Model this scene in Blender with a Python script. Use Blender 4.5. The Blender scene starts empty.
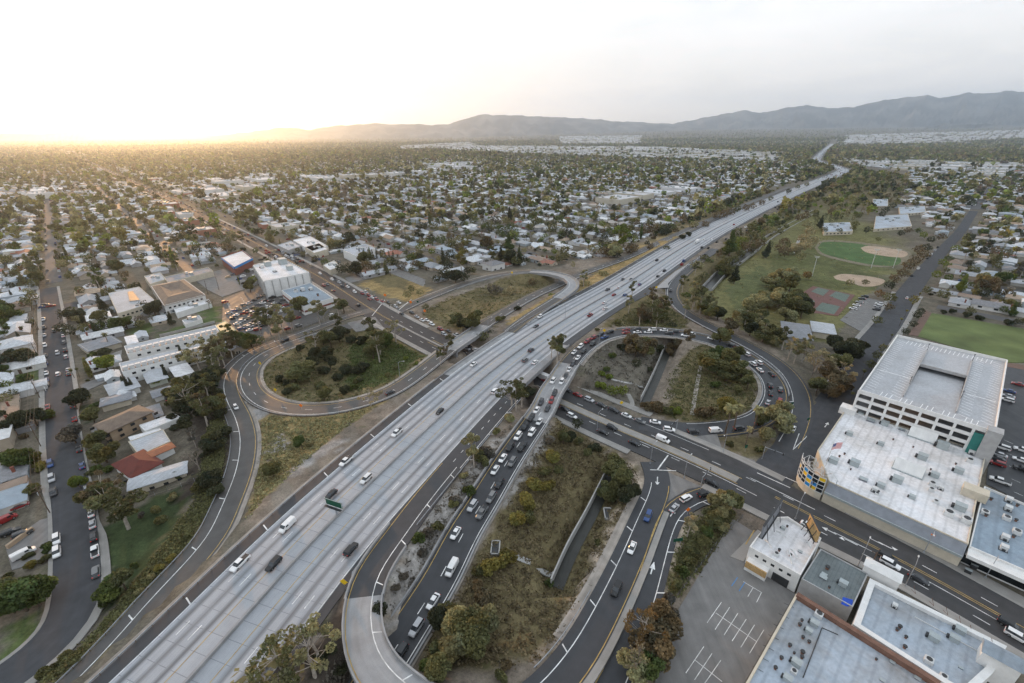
import bpy, math, random
import numpy as np
from mathutils import Vector, Matrix, kdtree
from mathutils.geometry import tessellate_polygon
random.seed(11); RNG = np.random.default_rng(11)
S = bpy.context.scene; COL = S.collection
FPX, PITCH, ROLL, CAMH = 455.0, math.radians(24.4), math.radians(0.45), 112.0
_f = np.array([0, math.cos(PITCH), -math.sin(PITCH)]); _r = np.array([1.0, 0, 0]); _u = np.cross(_r, _f)
CR = _r*math.cos(ROLL) - _u*math.sin(ROLL); CU = _r*math.sin(ROLL) + _u*math.cos(ROLL); CF = _f
def P(x, y, z=0.0):
    d = CR*(x-512) + CU*(341.5-y) + CF*FPX
    t = (z-CAMH)/d[2]
    return np.array([d[0]*t, d[1]*t, z])
def px_of(p):
    d = np.asarray(p, float) - np.array([0, 0, CAMH]); w = d @ CF
    return 512+FPX*(d@CR)/w, 341.5-FPX*(d@CU)/w, w
cam = bpy.data.cameras.new('camera'); cam.lens = 36*FPX/1024; cam.sensor_width = 36; cam.sensor_fit = 'HORIZONTAL'
cam.clip_start = 1; cam.clip_end = 60000
co = bpy.data.objects.new('camera', cam); COL.objects.link(co)
m = Matrix.Identity(4)
for i in range(3): m[i][0], m[i][1], m[i][2] = CR[i], CU[i], -CF[i]
m[2][3] = CAMH; co.matrix_world = m; S.camera = co
A_E = math.radians(133.2); A_N = math.radians(43.6)      # the street grid: along the arterial, and across it
GE = np.array([math.cos(A_E), math.sin(A_E)]); GN = np.array([math.cos(A_N), math.sin(A_N)])
MATS = {}
def _mat(name):
    mt = bpy.data.materials.new(name); mt.use_nodes = True; MATS[name] = mt
    nt = mt.node_tree; return mt, nt, nt.nodes['Principled BSDF'], nt.nodes, nt.links
def plain(name, col, rough=.7, metal=0.0, var=.18, scale=.6, spec=.3, detail=6, alpha=None):
    """base colour broken up by two scales of noise (wear and dirt of the thing itself)"""
    mt, nt, b, N, L = _mat(name)
    tc = N.new('ShaderNodeTexCoord'); n1 = N.new('ShaderNodeTexNoise'); n1.inputs['Scale'].default_value = scale
    n1.inputs['Detail'].default_value = detail; L.new(tc.outputs['Object'], n1.inputs['Vector'])
    cr = N.new('ShaderNodeMapRange'); cr.inputs[1].default_value = .3; cr.inputs[2].default_value = .7
    cr.inputs[3].default_value = 1-var; cr.inputs[4].default_value = 1+var; L.new(n1.outputs['Fac'], cr.inputs[0])
    mx = N.new('ShaderNodeVectorMath'); mx.operation = 'SCALE'; mx.inputs[0].default_value = col
    L.new(cr.outputs[0], mx.inputs['Scale']); L.new(mx.outputs[0], b.inputs['Base Color'])
    b.inputs['Roughness'].default_value = rough; b.inputs['Metallic'].default_value = metal
    b.inputs['Specular IOR Level'].default_value = spec
    return mt
def objcol(name, rough=.5, metal=0.0, spec=.4, var=.15, scale=.8):
    """colour comes from the object's own colour property"""
    mt, nt, b, N, L = _mat(name)
    oi = N.new('ShaderNodeObjectInfo'); tc = N.new('ShaderNodeTexCoord'); n1 = N.new('ShaderNodeTexNoise')
    n1.inputs['Scale'].default_value = scale; n1.inputs['Detail'].default_value = 5
    L.new(tc.outputs['Object'], n1.inputs['Vector'])
    cr = N.new('ShaderNodeMapRange'); cr.inputs[1].default_value = .3; cr.inputs[2].default_value = .7
    cr.inputs[3].default_value = 1-var; cr.inputs[4].default_value = 1+var; L.new(n1.outputs['Fac'], cr.inputs[0])
    mx = N.new('ShaderNodeVectorMath'); mx.operation = 'SCALE'
    L.new(oi.outputs['Color'], mx.inputs[0]); L.new(cr.outputs[0], mx.inputs['Scale']); L.new(mx.outputs[0], b.inputs['Base Color'])
    b.inputs['Roughness'].default_value = rough; b.inputs['Metallic'].default_value = metal; b.inputs['Specular IOR Level'].default_value = spec
    return mt
def foliage(name, use_attr):
    mt, nt, b, N, L = _mat(name)
    if use_attr:
        src = N.new('ShaderNodeVertexColor'); src.layer_name = 'Col'; c = src.outputs['Color']
    else:
        oi = N.new('ShaderNodeObjectInfo'); at = N.new('ShaderNodeVertexColor'); at.layer_name = 'Col'
        mu = N.new('ShaderNodeVectorMath'); mu.operation = 'MULTIPLY'
        L.new(oi.outputs['Color'], mu.inputs[0]); L.new(at.outputs['Color'], mu.inputs[1]); c = mu.outputs[0]
    L.new(c, b.inputs['Base Color']); b.inputs['Roughness'].default_value = .65; b.inputs['Specular IOR Level'].default_value = .2
    tr = N.new('ShaderNodeBsdfTranslucent'); L.new(c, tr.inputs['Color'])
    ms = N.new('ShaderNodeMixShader'); ms.inputs[0].default_value = .3
    out = N['Material Output']; L.new(b.outputs[0], ms.inputs[1]); L.new(tr.outputs[0], ms.inputs[2]); L.new(ms.outputs[0], out.inputs['Surface'])
    return mt
def attr_mat(name, rough=.8, var=.2, scale=.15):
    mt, nt, b, N, L = _mat(name)
    src = N.new('ShaderNodeVertexColor'); src.layer_name = 'Col'
    tc = N.new('ShaderNodeTexCoord'); n1 = N.new('ShaderNodeTexNoise'); n1.inputs['Scale'].default_value = scale; n1.inputs['Detail'].default_value = 8
    L.new(tc.outputs['Object'], n1.inputs['Vector'])
    cr = N.new('ShaderNodeMapRange'); cr.inputs[1].default_value = .3; cr.inputs[2].default_value = .7
    cr.inputs[3].default_value = 1-var; cr.inputs[4].default_value = 1+var; L.new(n1.outputs['Fac'], cr.inputs[0])
    mx = N.new('ShaderNodeVectorMath'); mx.operation = 'SCALE'
    L.new(src.outputs['Color'], mx.inputs[0]); L.new(cr.outputs[0], mx.inputs['Scale']); L.new(mx.outputs[0], b.inputs['Base Color'])
    b.inputs['Roughness'].default_value = rough; b.inputs['Specular IOR Level'].default_value = .25
    return mt
def lane_concrete(name, base, dark, lanes, joint=4.6):
    """freeway slabs: UV.x = metres across, UV.y = metres along; tyre bands in each lane, slab joints, patches"""
    mt, nt, b, N, L = _mat(name)
    uv = N.new('ShaderNodeUVMap'); sp = N.new('ShaderNodeSeparateXYZ'); L.new(uv.outputs[0], sp.inputs[0])
    def math_(op, a, bb=None, c=None):
        n = N.new('ShaderNodeMath'); n.operation = op
        for i, v in enumerate((a, bb, c)):
            if v is None: continue
            if hasattr(v, 'links'): L.new(v, n.inputs[i])
            else: n.inputs[i].default_value = v
        return n.outputs[0]
    u, v = sp.outputs[0], sp.outputs[1]
    ab = math_('ABSOLUTE', u)
    sh = math_('SUBTRACT', ab, lanes[0]); fr = math_('DIVIDE', sh, lanes[1]); fr = math_('FRACT', fr)
    ce = math_('ABSOLUTE', math_('SUBTRACT', fr, .5))                 # 0 in lane centre
    band = N.new('ShaderNodeMapRange'); band.inputs[1].default_value = .05; band.inputs[2].default_value = .30
    band.inputs[3].default_value = 1; band.inputs[4].default_value = 0; L.new(ce, band.inputs[0])
    inl = math_('MULTIPLY', math_('GREATER_THAN', ab, lanes[0]), math_('LESS_THAN', ab, lanes[0]+3*lanes[1]))
    nz = N.new('ShaderNodeTexNoise'); nz.inputs['Scale'].default_value = 1.0; nz.inputs['Detail'].default_value = 5
    cb = N.new('ShaderNodeCombineXYZ'); L.new(math_('MULTIPLY', u, .55), cb.inputs[0]); L.new(math_('MULTIPLY', v, .018), cb.inputs[1]); L.new(cb.outputs[0], nz.inputs['Vector'])
    nz2 = N.new('ShaderNodeTexNoise'); nz2.inputs['Scale'].default_value = .35; nz2.inputs['Detail'].default_value = 8; L.new(uv.outputs[0], nz2.inputs['Vector'])
    stre = N.new('ShaderNodeMapRange'); stre.inputs[1].default_value = .3; stre.inputs[2].default_value = .72; L.new(nz.outputs['Fac'], stre.inputs[0])
    amt = math_('MULTIPLY', math_('MULTIPLY', band.outputs[0], inl), math_('ADD', .5, math_('MULTIPLY', stre.outputs[0], .5)))
    wl = N.new('ShaderNodeTexWhiteNoise'); wl.noise_dimensions = '1D'; L.new(math_('FLOOR', math_('DIVIDE', math_('SUBTRACT', u, lanes[0]), lanes[1])), wl.inputs['W'])
    amt = math_('MULTIPLY', amt, math_('ADD', .55, math_('MULTIPLY', wl.outputs['Value'], .5)))
    nf = N.new('ShaderNodeTexNoise'); nf.inputs['Scale'].default_value = 1.0; nf.inputs['Detail'].default_value = 3
    cf = N.new('ShaderNodeCombineXYZ'); L.new(math_('MULTIPLY', u, 2.6), cf.inputs[0]); L.new(math_('MULTIPLY', v, .03), cf.inputs[1]); L.new(cf.outputs[0], nf.inputs['Vector'])
    amt = math_('ADD', amt, math_('MULTIPLY', math_('SUBTRACT', nf.outputs['Fac'], .46), .45))
    jt = math_('LESS_THAN', math_('FRACT', math_('DIVIDE', v, joint)), .035)
    amt = math_('MAXIMUM', math_('MAXIMUM', amt, 0.0), math_('MULTIPLY', jt, .4))
    wn = N.new('ShaderNodeTexWhiteNoise'); wn.noise_dimensions = '2D'
    cb2 = N.new('ShaderNodeCombineXYZ'); L.new(math_('FLOOR', math_('DIVIDE', u, lanes[1])), cb2.inputs[0]); L.new(math_('FLOOR', math_('DIVIDE', v, joint*7)), cb2.inputs[1]); L.new(cb2.outputs[0], wn.inputs['Vector'])
    mix = N.new('ShaderNodeMix'); mix.data_type = 'RGBA'; mix.inputs['A'].default_value = (*base, 1); mix.inputs['B'].default_value = (*dark, 1); L.new(amt, mix.inputs['Factor'])
    k = math_('ADD', math_('ADD', .80, math_('MULTIPLY', nz2.outputs['Fac'], .28)), math_('MULTIPLY', wn.outputs['Value'], .10))
    sc = N.new('ShaderNodeVectorMath'); sc.operation = 'SCALE'; L.new(mix.outputs['Result'], sc.inputs[0]); L.new(k, sc.inputs['Scale']); L.new(sc.outputs[0], b.inputs['Base Color'])
    b.inputs['Roughness'].default_value = .62; b.inputs['Specular IOR Level'].default_value = .35
    return mt
def asphalt(name, col, rough=.55, var=.22):
    """UV.x across, UV.y along: tyre polish streaks, patches, cracks"""
    mt, nt, b, N, L = _mat(name)
    uv = N.new('ShaderNodeUVMap'); mp = N.new('ShaderNodeMapping'); mp.inputs['Scale'].default_value = (.7, .02, 1); L.new(uv.outputs[0], mp.inputs[0])
    n1 = N.new('ShaderNodeTexNoise'); n1.inputs['Scale'].default_value = 1; n1.inputs['Detail'].default_value = 4; L.new(mp.outputs[0], n1.inputs['Vector'])
    n2 = N.new('ShaderNodeTexNoise'); n2.inputs['Scale'].default_value = .3; n2.inputs['Detail'].default_value = 9; L.new(uv.outputs[0], n2.inputs['Vector'])
    ad = N.new('ShaderNodeMath'); ad.operation = 'ADD'; L.new(n1.outputs['Fac'], ad.inputs[0]); L.new(n2.outputs['Fac'], ad.inputs[1])
    cr = N.new('ShaderNodeMapRange'); cr.inputs[1].default_value = .65; cr.inputs[2].default_value = 1.35; cr.inputs[3].default_value = 1-var; cr.inputs[4].default_value = 1+var; L.new(ad.outputs[0], cr.inputs[0])
    sc = N.new('ShaderNodeVectorMath'); sc.operation = 'SCALE'; sc.inputs[0].default_value = col; L.new(cr.outputs[0], sc.inputs['Scale']); L.new(sc.outputs[0], b.inputs['Base Color'])
    rr = N.new('ShaderNodeMapRange'); rr.inputs[1].default_value = .3; rr.inputs[2].default_value = .7; rr.inputs[3].default_value = rough-.1; rr.inputs[4].default_value = rough+.12; L.new(n1.outputs['Fac'], rr.inputs[0]); L.new(rr.outputs[0], b.inputs['Roughness'])
    b.inputs['Specular IOR Level'].default_value = .18 if rough > .8 else .3
    return mt
def ground_mat(name):
    mt, nt, b, N, L = _mat(name)
    src = N.new('ShaderNodeVertexColor'); src.layer_name = 'Col'
    geo = N.new('ShaderNodeNewGeometry')
    def noise(s, d=8, r=.6):
        n = N.new('ShaderNodeTexNoise'); n.inputs['Scale'].default_value = s; n.inputs['Detail'].default_value = d; n.inputs['Roughness'].default_value = r
        L.new(geo.outputs['Position'], n.inputs['Vector']); return n.outputs['Fac']
    a, c, e = noise(.035, 6), noise(.22, 9, .65), noise(1.4, 4, .7)
    def rng(x, lo, hi, o0, o1):
        r = N.new('ShaderNodeMapRange'); r.inputs[1].default_value = lo; r.inputs[2].default_value = hi; r.inputs[3].default_value = o0; r.inputs[4].default_value = o1; L.new(x, r.inputs[0]); return r.outputs[0]
    def mul(x, y):
        n = N.new('ShaderNodeMath'); n.operation = 'MULTIPLY'; L.new(x, n.inputs[0]); L.new(y, n.inputs[1]); return n.outputs[0]
    k = mul(mul(rng(a, .35, .65, .78, 1.2), rng(c, .3, .7, .62, 1.4)), rng(e, .3, .7, .7, 1.3))
    sc = N.new('ShaderNodeVectorMath'); sc.operation = 'SCALE'; L.new(src.outputs['Color'], sc.inputs[0]); L.new(k, sc.inputs['Scale'])
    mix = N.new('ShaderNodeMix'); mix.data_type = 'RGBA'; L.new(sc.outputs[0], mix.inputs['A']); mix.inputs['B'].default_value = (.05, .055, .022, 1)
    L.new(rng(noise(.11, 10, .7), .56, .66, 0, .6), mix.inputs['Factor'])      # scrub and weeds
    L.new(mix.outputs['Result'], b.inputs['Base Color']); b.inputs['Roughness'].default_value = .95; b.inputs['Specular IOR Level'].default_value = .1
    return mt
class MB:
    def __init__(s): s.v = []; s.f = []; s.m = []; s.uv = {}
    def add(s, vs, fs, mi=0, uvs=None):
        o = len(s.v); s.v.extend([tuple(map(float, q)) for q in vs])
        for k, f in enumerate(fs):
            if uvs is not None: s.uv[len(s.f)] = [uvs[i] for i in f]
            s.f.append([i+o for i in f]); s.m.append(mi)
    def box(s, c, sz, rz=0, mi=0):
        cx, cy, cz = c; a, b, h = sz[0]/2, sz[1]/2, sz[2]/2; ca, sa = math.cos(rz), math.sin(rz)
        vs = [(cx+x*ca-y*sa, cy+x*sa+y*ca, cz+z) for z in (-h, h) for x, y in ((-a, -b), (a, -b), (a, b), (-a, b))]
        s.add(vs, [(3, 2, 1, 0), (4, 5, 6, 7), (0, 1, 5, 4), (1, 2, 6, 5), (2, 3, 7, 6), (3, 0, 4, 7)], mi)
    def tube(s, pts, rad, n=8, mi=0, cap=True):
        pts = [np.array(q, float) for q in pts]; rad = rad if hasattr(rad, '__len__') else [rad]*len(pts)
        vs = []; fs = []
        for i, q in enumerate(pts):
            d = pts[min(i+1, len(pts)-1)]-pts[max(i-1, 0)]; d = d/(np.linalg.norm(d)+1e-9)
            a = np.cross(d, [0, 0, 1.0]); a = np.cross(d, [1.0, 0, 0]) if np.linalg.norm(a) < .1 else a
            a = a/np.linalg.norm(a); b = np.cross(d, a)
            for k in range(n):
                t = 2*math.pi*k/n; vs.append(q+(a*math.cos(t)+b*math.sin(t))*rad[i])
        for i in range(len(pts)-1):
            for k in range(n): fs.append((i*n+k, i*n+(k+1) % n, (i+1)*n+(k+1) % n, (i+1)*n+k))
        if cap: fs.append(tuple(range(n))[::-1]); fs.append(tuple((len(pts)-1)*n+k for k in range(n)))
        s.add(vs, fs, mi)
    def prism(s, poly, z0, z1, mi_side=0, mi_top=None, bottom=False):
        """poly: list of xy; z0/z1 numbers or per-vertex lists"""
        n = len(poly); ar = sum(poly[i][0]*poly[(i+1) % n][1]-poly[(i+1) % n][0]*poly[i][1] for i in range(n))
        if ar < 0: poly = poly[::-1]
        lo = [(x, y, z0) for x, y in poly]; hi = [(x, y, z1) for x, y in poly]
        s.add(lo+hi, [(i, (i+1) % n, n+(i+1) % n, n+i) for i in range(n)], mi_side)
        if mi_top is not None:
            tr = tessellate_polygon([[Vector(q) for q in hi]])
            fs = []
            for t in tr:
                a, b, c = [hi[k] for k in t]
                fs.append(t if (b[0]-a[0])*(c[1]-a[1])-(b[1]-a[1])*(c[0]-a[0]) > 0 else t[::-1])
            s.add(hi, fs, mi_top)
    def mesh(s, name, mats):
        me = bpy.data.meshes.new(name); me.from_pydata(s.v, [], s.f)
        for mt in (mats if isinstance(mats, (list, tuple)) else [mats]): me.materials.append(MATS[mt] if isinstance(mt, str) else mt)
        if any(s.m): me.polygons.foreach_set('material_index', s.m)
        if s.uv:
            u = me.uv_layers.new(name='UVMap'); arr = []
            for k, f in enumerate(s.f): arr.extend(s.uv.get(k, [(0, 0)]*len(f)))
            u.data.foreach_set('uv', np.array(arr, float).ravel())
        me.update(); return me
    def build(s, name, mats, parent=None, col=None):
        return put(name, s.mesh(name, mats), parent, col=col)
def put(name, me, parent=None, loc=None, rz=0, col=None):
    o = bpy.data.objects.new(name, me); COL.objects.link(o)
    if parent is not None: o.parent = parent
    if loc is not None: o.location = loc
    if rz: o.rotation_euler = (0, 0, rz)
    if col is not None: o.color = (*col[:3], 1)
    return o
def tag(o, label, cat, group=None):
    o['label'] = label; o['category'] = cat
    if group: o['group'] = group
    return o
def thing(name, label, cat, loc=(0, 0, 0), rz=0, group=None):
    o = bpy.data.objects.new(name, None); COL.objects.link(o); o.location = loc; o.rotation_euler = (0, 0, rz); o.empty_display_size = .5
    return tag(o, label, cat, group)
def struct(o, kind='structure'): o['kind'] = kind; return o
def np_mesh(name, V, F, mats, cols=None, fm=None, smooth=False):
    """V (n,3); F (m,k) constant k; per-face colour (m,3)"""
    me = bpy.data.meshes.new(name); k = F.shape[1]
    me.vertices.add(len(V)); me.vertices.foreach_set('co', np.ascontiguousarray(V, np.float32).ravel())
    me.loops.add(F.size); me.loops.foreach_set('vertex_index', np.ascontiguousarray(F, np.int32).ravel())
    me.polygons.add(len(F)); me.polygons.foreach_set('loop_start', np.arange(0, F.size, k, dtype=np.int32))
    me.polygons.foreach_set('loop_total', np.full(len(F), k, np.int32))
    for mt in (mats if isinstance(mats, (list, tuple)) else [mats]): me.materials.append(MATS[mt])
    if fm is not None: me.polygons.foreach_set('material_index', np.ascontiguousarray(fm, np.int32))
    if smooth: me.polygons.foreach_set('use_smooth', np.ones(len(F), bool))
    if cols is not None:
        ca = me.color_attributes.new('Col', 'FLOAT_COLOR', 'CORNER')
        c4 = np.ones((len(F), k, 4), np.float32); c4[:, :, :3] = cols[:, None, :] if cols.ndim == 2 else cols
        ca.data.foreach_set('color', c4.ravel())
    me.update(); me.validate(); return me
WORDS = ['', 'first', 'second', 'third', 'fourth', 'fifth', 'sixth', 'seventh', 'eighth', 'ninth', 'tenth', 'eleventh', 'twelfth', 'thirteenth', 'fourteenth', 'fifteenth', 'sixteenth', 'seventeenth', 'eighteenth', 'nineteenth']
TENS = ['', '', 'twent', 'thirt', 'fort', 'fift', 'sixt', 'sevent', 'eight', 'ninet']
def ordw(n):
    if n < 20: return WORDS[n]
    if n < 100: return TENS[n//10]+('ieth' if n % 10 == 0 else 'y-'+WORDS[n % 10])
    return 'hundred-and-'+ordw(n-100)
def inpoly(X, Y, poly):
    X = np.asarray(X, float); Y = np.asarray(Y, float); r = np.zeros(X.shape, bool); n = len(poly)
    for i in range(n):
        x0, y0 = poly[i][:2]; x1, y1 = poly[(i+1) % n][:2]
        if y0 == y1: continue
        c = ((y0 > Y) != (y1 > Y)) & (X < (x1-x0)*(Y-y0)/(y1-y0)+x0); r ^= c
    return r
def pxpoly(pts, z=0.0): return [tuple(P(x, y, z)[:2]) for x, y in pts]
def crop(ox, oy, k, pts): return [(ox+x/k, oy+y/k) for x, y in pts]
lane_concrete('freeway_concrete', (.345, .36, .385), (.045, .046, .05), (4.7, 3.7))
asphalt('asphalt_dark', (.046, .048, .053)); asphalt('asphalt_mid', (.06, .06, .062), rough=.82); asphalt('asphalt_old', (.085, .082, .08), rough=.66); asphalt('asphalt_lot', (.185, .18, .175), rough=.88)
asphalt('asphalt_street', (.066, .068, .074), rough=.86)
asphalt('ramp_concrete', (.29, .29, .295), rough=.65); asphalt('sidewalk_concrete', (.27, .26, .245), rough=.8)
asphalt('shoulder_dirt', (.30, .27, .24), rough=.95, var=.35)
plain('concrete', (.28, .28, .285), .8, var=.15, scale=.3); plain('concrete_pale', (.36, .355, .345), .8, var=.12, scale=.3); plain('concrete_dark', (.14, .14, .145), .85, var=.2, scale=.3)
plain('paint_white', (.66, .66, .65), .6, var=.35, scale=.5); plain('paint_yellow', (.42, .29, .10), .6, var=.3, scale=.5)
plain('galvanised', (.34, .36, .39), .5, metal=.4, var=.12); plain('metal_dark', (.05, .052, .055), .5, metal=.3)
plain('sign_green', (.01, .075, .045), .5, var=.08); plain('sign_yellow', (.75, .50, .02), .5, var=.05); plain('sign_orange', (.85, .20, .02), .5, var=.05); plain('sign_white', (.75, .75, .75), .5, var=.05)
plain('wood_pole', (.12, .085, .06), .85, var=.3, scale=2)
plain('water_dark', (.035, .036, .032), .35, var=.3, scale=.2)
def catmull(pts, step):
    pts = np.array(pts, float); out = []
    ext = np.vstack([2*pts[0]-pts[1], pts, 2*pts[-1]-pts[-2]])
    for i in range(1, len(ext)-2):
        p0, p1, p2, p3 = ext[i-1:i+3]; n = max(2, int(np.linalg.norm((p2-p1)[:2])/step))
        t0 = 0; t1 = t0+max(np.linalg.norm((p1-p0)[:2])**.5, 1e-3); t2 = t1+max(np.linalg.norm((p2-p1)[:2])**.5, 1e-3); t3 = t2+max(np.linalg.norm((p3-p2)[:2])**.5, 1e-3)
        for t in np.linspace(t1, t2, n, endpoint=False):
            a1 = (t1-t)/(t1-t0)*p0+(t-t0)/(t1-t0)*p1; a2 = (t2-t)/(t2-t1)*p1+(t-t1)/(t2-t1)*p2; a3 = (t3-t)/(t3-t2)*p2+(t-t2)/(t3-t2)*p3
            b1 = (t2-t)/(t2-t0)*a1+(t-t0)/(t2-t0)*a2; b2 = (t3-t)/(t3-t1)*a2+(t-t1)/(t3-t1)*a3
            out.append((t2-t)/(t2-t1)*b1+(t-t1)/(t2-t1)*b2)
    out.append(pts[-1]); return np.array(out)
ROADS = {}
class Road:
    def __init__(s, name, pts, hw, step=4.0, far=None, world=None, smooth=0):
        """pts: (px, py, z[, bridge])"""
        W = [P(q[0], q[1], q[2]) for q in pts] if world is None else [np.array(q, float) for q in world]
        s.p = catmull(W, step); s.name = name; s.hw = hw
        for _ in range(smooth):
            q = s.p.copy(); q[1:-1] = (s.p[:-2]+2*s.p[1:-1]+s.p[2:])/4; s.p = q
        d = np.diff(s.p[:, :2], axis=0); s.s = np.concatenate([[0], np.cumsum(np.hypot(d[:, 0], d[:, 1]))])
        t = np.gradient(s.p[:, :2], axis=0); t /= np.linalg.norm(t, axis=1)[:, None]+1e-9
        s.t = t; s.n = np.stack([-t[:, 1], t[:, 0]], 1); s.L = s.s[-1]; s.bridge = []
        ROADS[name] = s
    def at(s, q, off=0.0):
        q = np.clip(q, 0, s.L); x = np.array([np.interp(q, s.s, s.p[:, i]) for i in range(3)]).T
        n = np.array([np.interp(q, s.s, s.n[:, i]) for i in range(2)]).T; n = n/(np.linalg.norm(n, axis=-1, keepdims=True)+1e-9)
        x = x.copy(); x[..., :2] += n*np.asarray(off)[..., None] if np.ndim(off) else n*off
        return x
    def dirat(s, q):
        a = s.at(q-.5); b = s.at(q+.5); return math.atan2(b[1]-a[1], b[0]-a[0])
    def locate(s, xy):
        d = np.hypot(s.p[:, 0]-xy[0], s.p[:, 1]-xy[1]); i = int(d.argmin()); v = np.array(xy[:2])-s.p[i, :2]
        return float(np.clip(s.s[i]+v@s.t[i], 0, s.L)), float(v@s.n[i])
    def sta(s, x, y, z=0): return s.locate(P(x, y, z)[:2])[0]
    def samples(s, s0, s1):
        k = s.s[(s.s > s0+.01) & (s.s < s1-.01)]; return np.concatenate([[s0], k, [s1]])
    def strip(s, mb, o0, o1, s0=None, s1=None, dz=0.0, mi=0, skirt=0.0, thick=0.0):
        s0 = 0 if s0 is None else s0; s1 = s.L if s1 is None else s1
        q = s.samples(s0, s1); f = lambda o: np.array([o(k) for k in q]) if callable(o) else np.full(len(q), o, float)
        a, b = f(o0), f(o1)
        if (a > b).all(): a, b = b, a
        A, B = s.at(q, a), s.at(q, b); A[:, 2] += dz; B[:, 2] += dz; n = len(q)
        vs = np.vstack([A, B]); uvs = [(a[i], q[i]) for i in range(n)]+[(b[i], q[i]) for i in range(n)]
        mb.add(vs, [(n+i, i, i+1, n+i+1) for i in range(n-1)], mi, uvs)
        h = skirt or thick
        if h:
            A2, B2 = A.copy(), B.copy(); A2[:, 2] -= h; B2[:, 2] -= h
            mb.add(np.vstack([A, A2]), [(i, n+i, n+i+1, i+1) for i in range(n-1)], mi, [(a[i], q[i]) for i in range(n)]*2)
            mb.add(np.vstack([B, B2]), [(n+i, i, i+1, n+i+1) for i in range(n-1)], mi, [(b[i], q[i]) for i in range(n)]*2)
            if thick:
                mb.add(np.vstack([A2, B2]), [(i, n+i, n+i+1, i+1) for i in range(n-1)], mi, uvs)
                for k in (0, n-1): mb.add([A[k], B[k], B2[k], A2[k]], [(0, 1, 2, 3) if k == 0 else (3, 2, 1, 0)], mi, [(0, 0)]*4)
    def wall(s, mb, off, w, h, s0=None, s1=None, dz=0.0, mi=0):
        f = off if callable(off) else (lambda k: off)
        s0 = 0 if s0 is None else s0; s1 = s.L if s1 is None else s1
        s.strip(mb, lambda k: f(k)-w/2, lambda k: f(k)+w/2, s0, s1, dz+h, mi, thick=h+.25)
    def dashes(s, mb, off, s0, s1, on=3.6, gap=11.0, w=.22, dz=.03, mi=0, ph=0):
        f = off if callable(off) else (lambda k: off)
        k = s0+ph
        while k+on < s1:
            a = s.at(k, f(k)-w/2); b = s.at(k, f(k)+w/2); c = s.at(k+on, f(k+on)+w/2); d = s.at(k+on, f(k+on)-w/2)
            q = np.array([a, d, c, b]); q[:, 2] += dz; mb.add(q, [(0, 1, 2, 3)], mi); k += on+gap
    def line(s, mb, off, s0=None, s1=None, w=.2, dz=.03, mi=0):
        f = off if callable(off) else (lambda k: off)
        s.strip(mb, lambda k: f(k)-w/2, lambda k: f(k)+w/2, s0, s1, dz, mi)
    def bars(s, mb, off, sgn, s0, s1, every=30, ln=2.3, w=.36, dz=.032, mi=0):
        f = off if callable(off) else (lambda k: off); k = s0
        while k < s1:
            a = s.at(k, f(k)); b = s.at(k+1.0, f(k)+sgn*ln); d = s.at(k+w, f(k)); c = s.at(k+w+1.0, f(k)+sgn*ln)
            q = np.array([a, b, c, d]); q[:, 2] += dz
            mb.add(q, [(0, 1, 2, 3) if sgn < 0 else (3, 2, 1, 0)], mi); k += every
def ramp(px0, v0, px1, v1): return lambda k: v0+(v1-v0)*min(1, max(0, (k-px0)/(px1-px0)))
def steps(*kv): 
    xs = [a for a, b in kv]; ys = [b for a, b in kv]; return lambda k: float(np.interp(k, xs, ys))
FW = Road('freeway', [(60, 815, 6), (125, 753, 6), (188, 683, 6), (243, 620, 6), (296, 560, 6), (337.5, 516, 6), (387, 468, 6), (432, 425, 6), (479, 382, 6), (531, 342, 6), (571, 316, 6), (622, 286.5, 6), (687, 245, 5), (732, 220.5, 3.5), (781, 197.5, 2), (815, 183, 1), (838, 173.6, .6), (843, 170, .6), (836, 166.5, .6), (824, 163.2, .6), (817, 160.5, .6), (818, 157, .6), (822, 152.5, .6), (828, 147.5, .6), (834, 142, .6)], 18, 5, smooth=6)
VI = Road('boulevard', [(1150, 702, 0), (1060, 652, 0), (1008, 623, 0), (903, 564, 0), (818, 521, 0), (732, 477.5, 0), (672, 450, 0), (617, 427, 0), (566, 404, 0), (500, 373.5, 0), (431, 341.5, 0), (381, 315, 0), (331, 283.5, 0), (288, 260, 0), (240, 235, 0), (200, 215, 0), (170, 200, 0), (140, 186, 0), (107, 171, 0), (85, 160, 0), (70, 152, 0)], 12, 5, smooth=4)
LA = Road('side avenue', [(757, 492, 0), (783, 463, 0), (818, 425, 0), (850, 380, 0), (864, 355, 0), (888, 325, 0), (907, 295, 0), (928, 267.5, 0), (943, 250, 0), (960, 232, 0), (968, 220, 0), (974, 211, 0)], 8, 6, smooth=4)
RO = Road('right outer ramp', [(716, 249, 4.5), (700, 260, 5), (688, 270, 5), (676, 282, 5), (672, 293, 5), (676, 303, 4.8), (685, 312, 4.5), (708.5, 325.6, 4), (738, 340, 3.2), (767, 356, 2.4), (787.5, 372, 1.6), (799, 390, 1), (802, 407.5, .5), (797, 428, .1), (783, 455, 0)], 5.0, 3, smooth=3)
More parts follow.
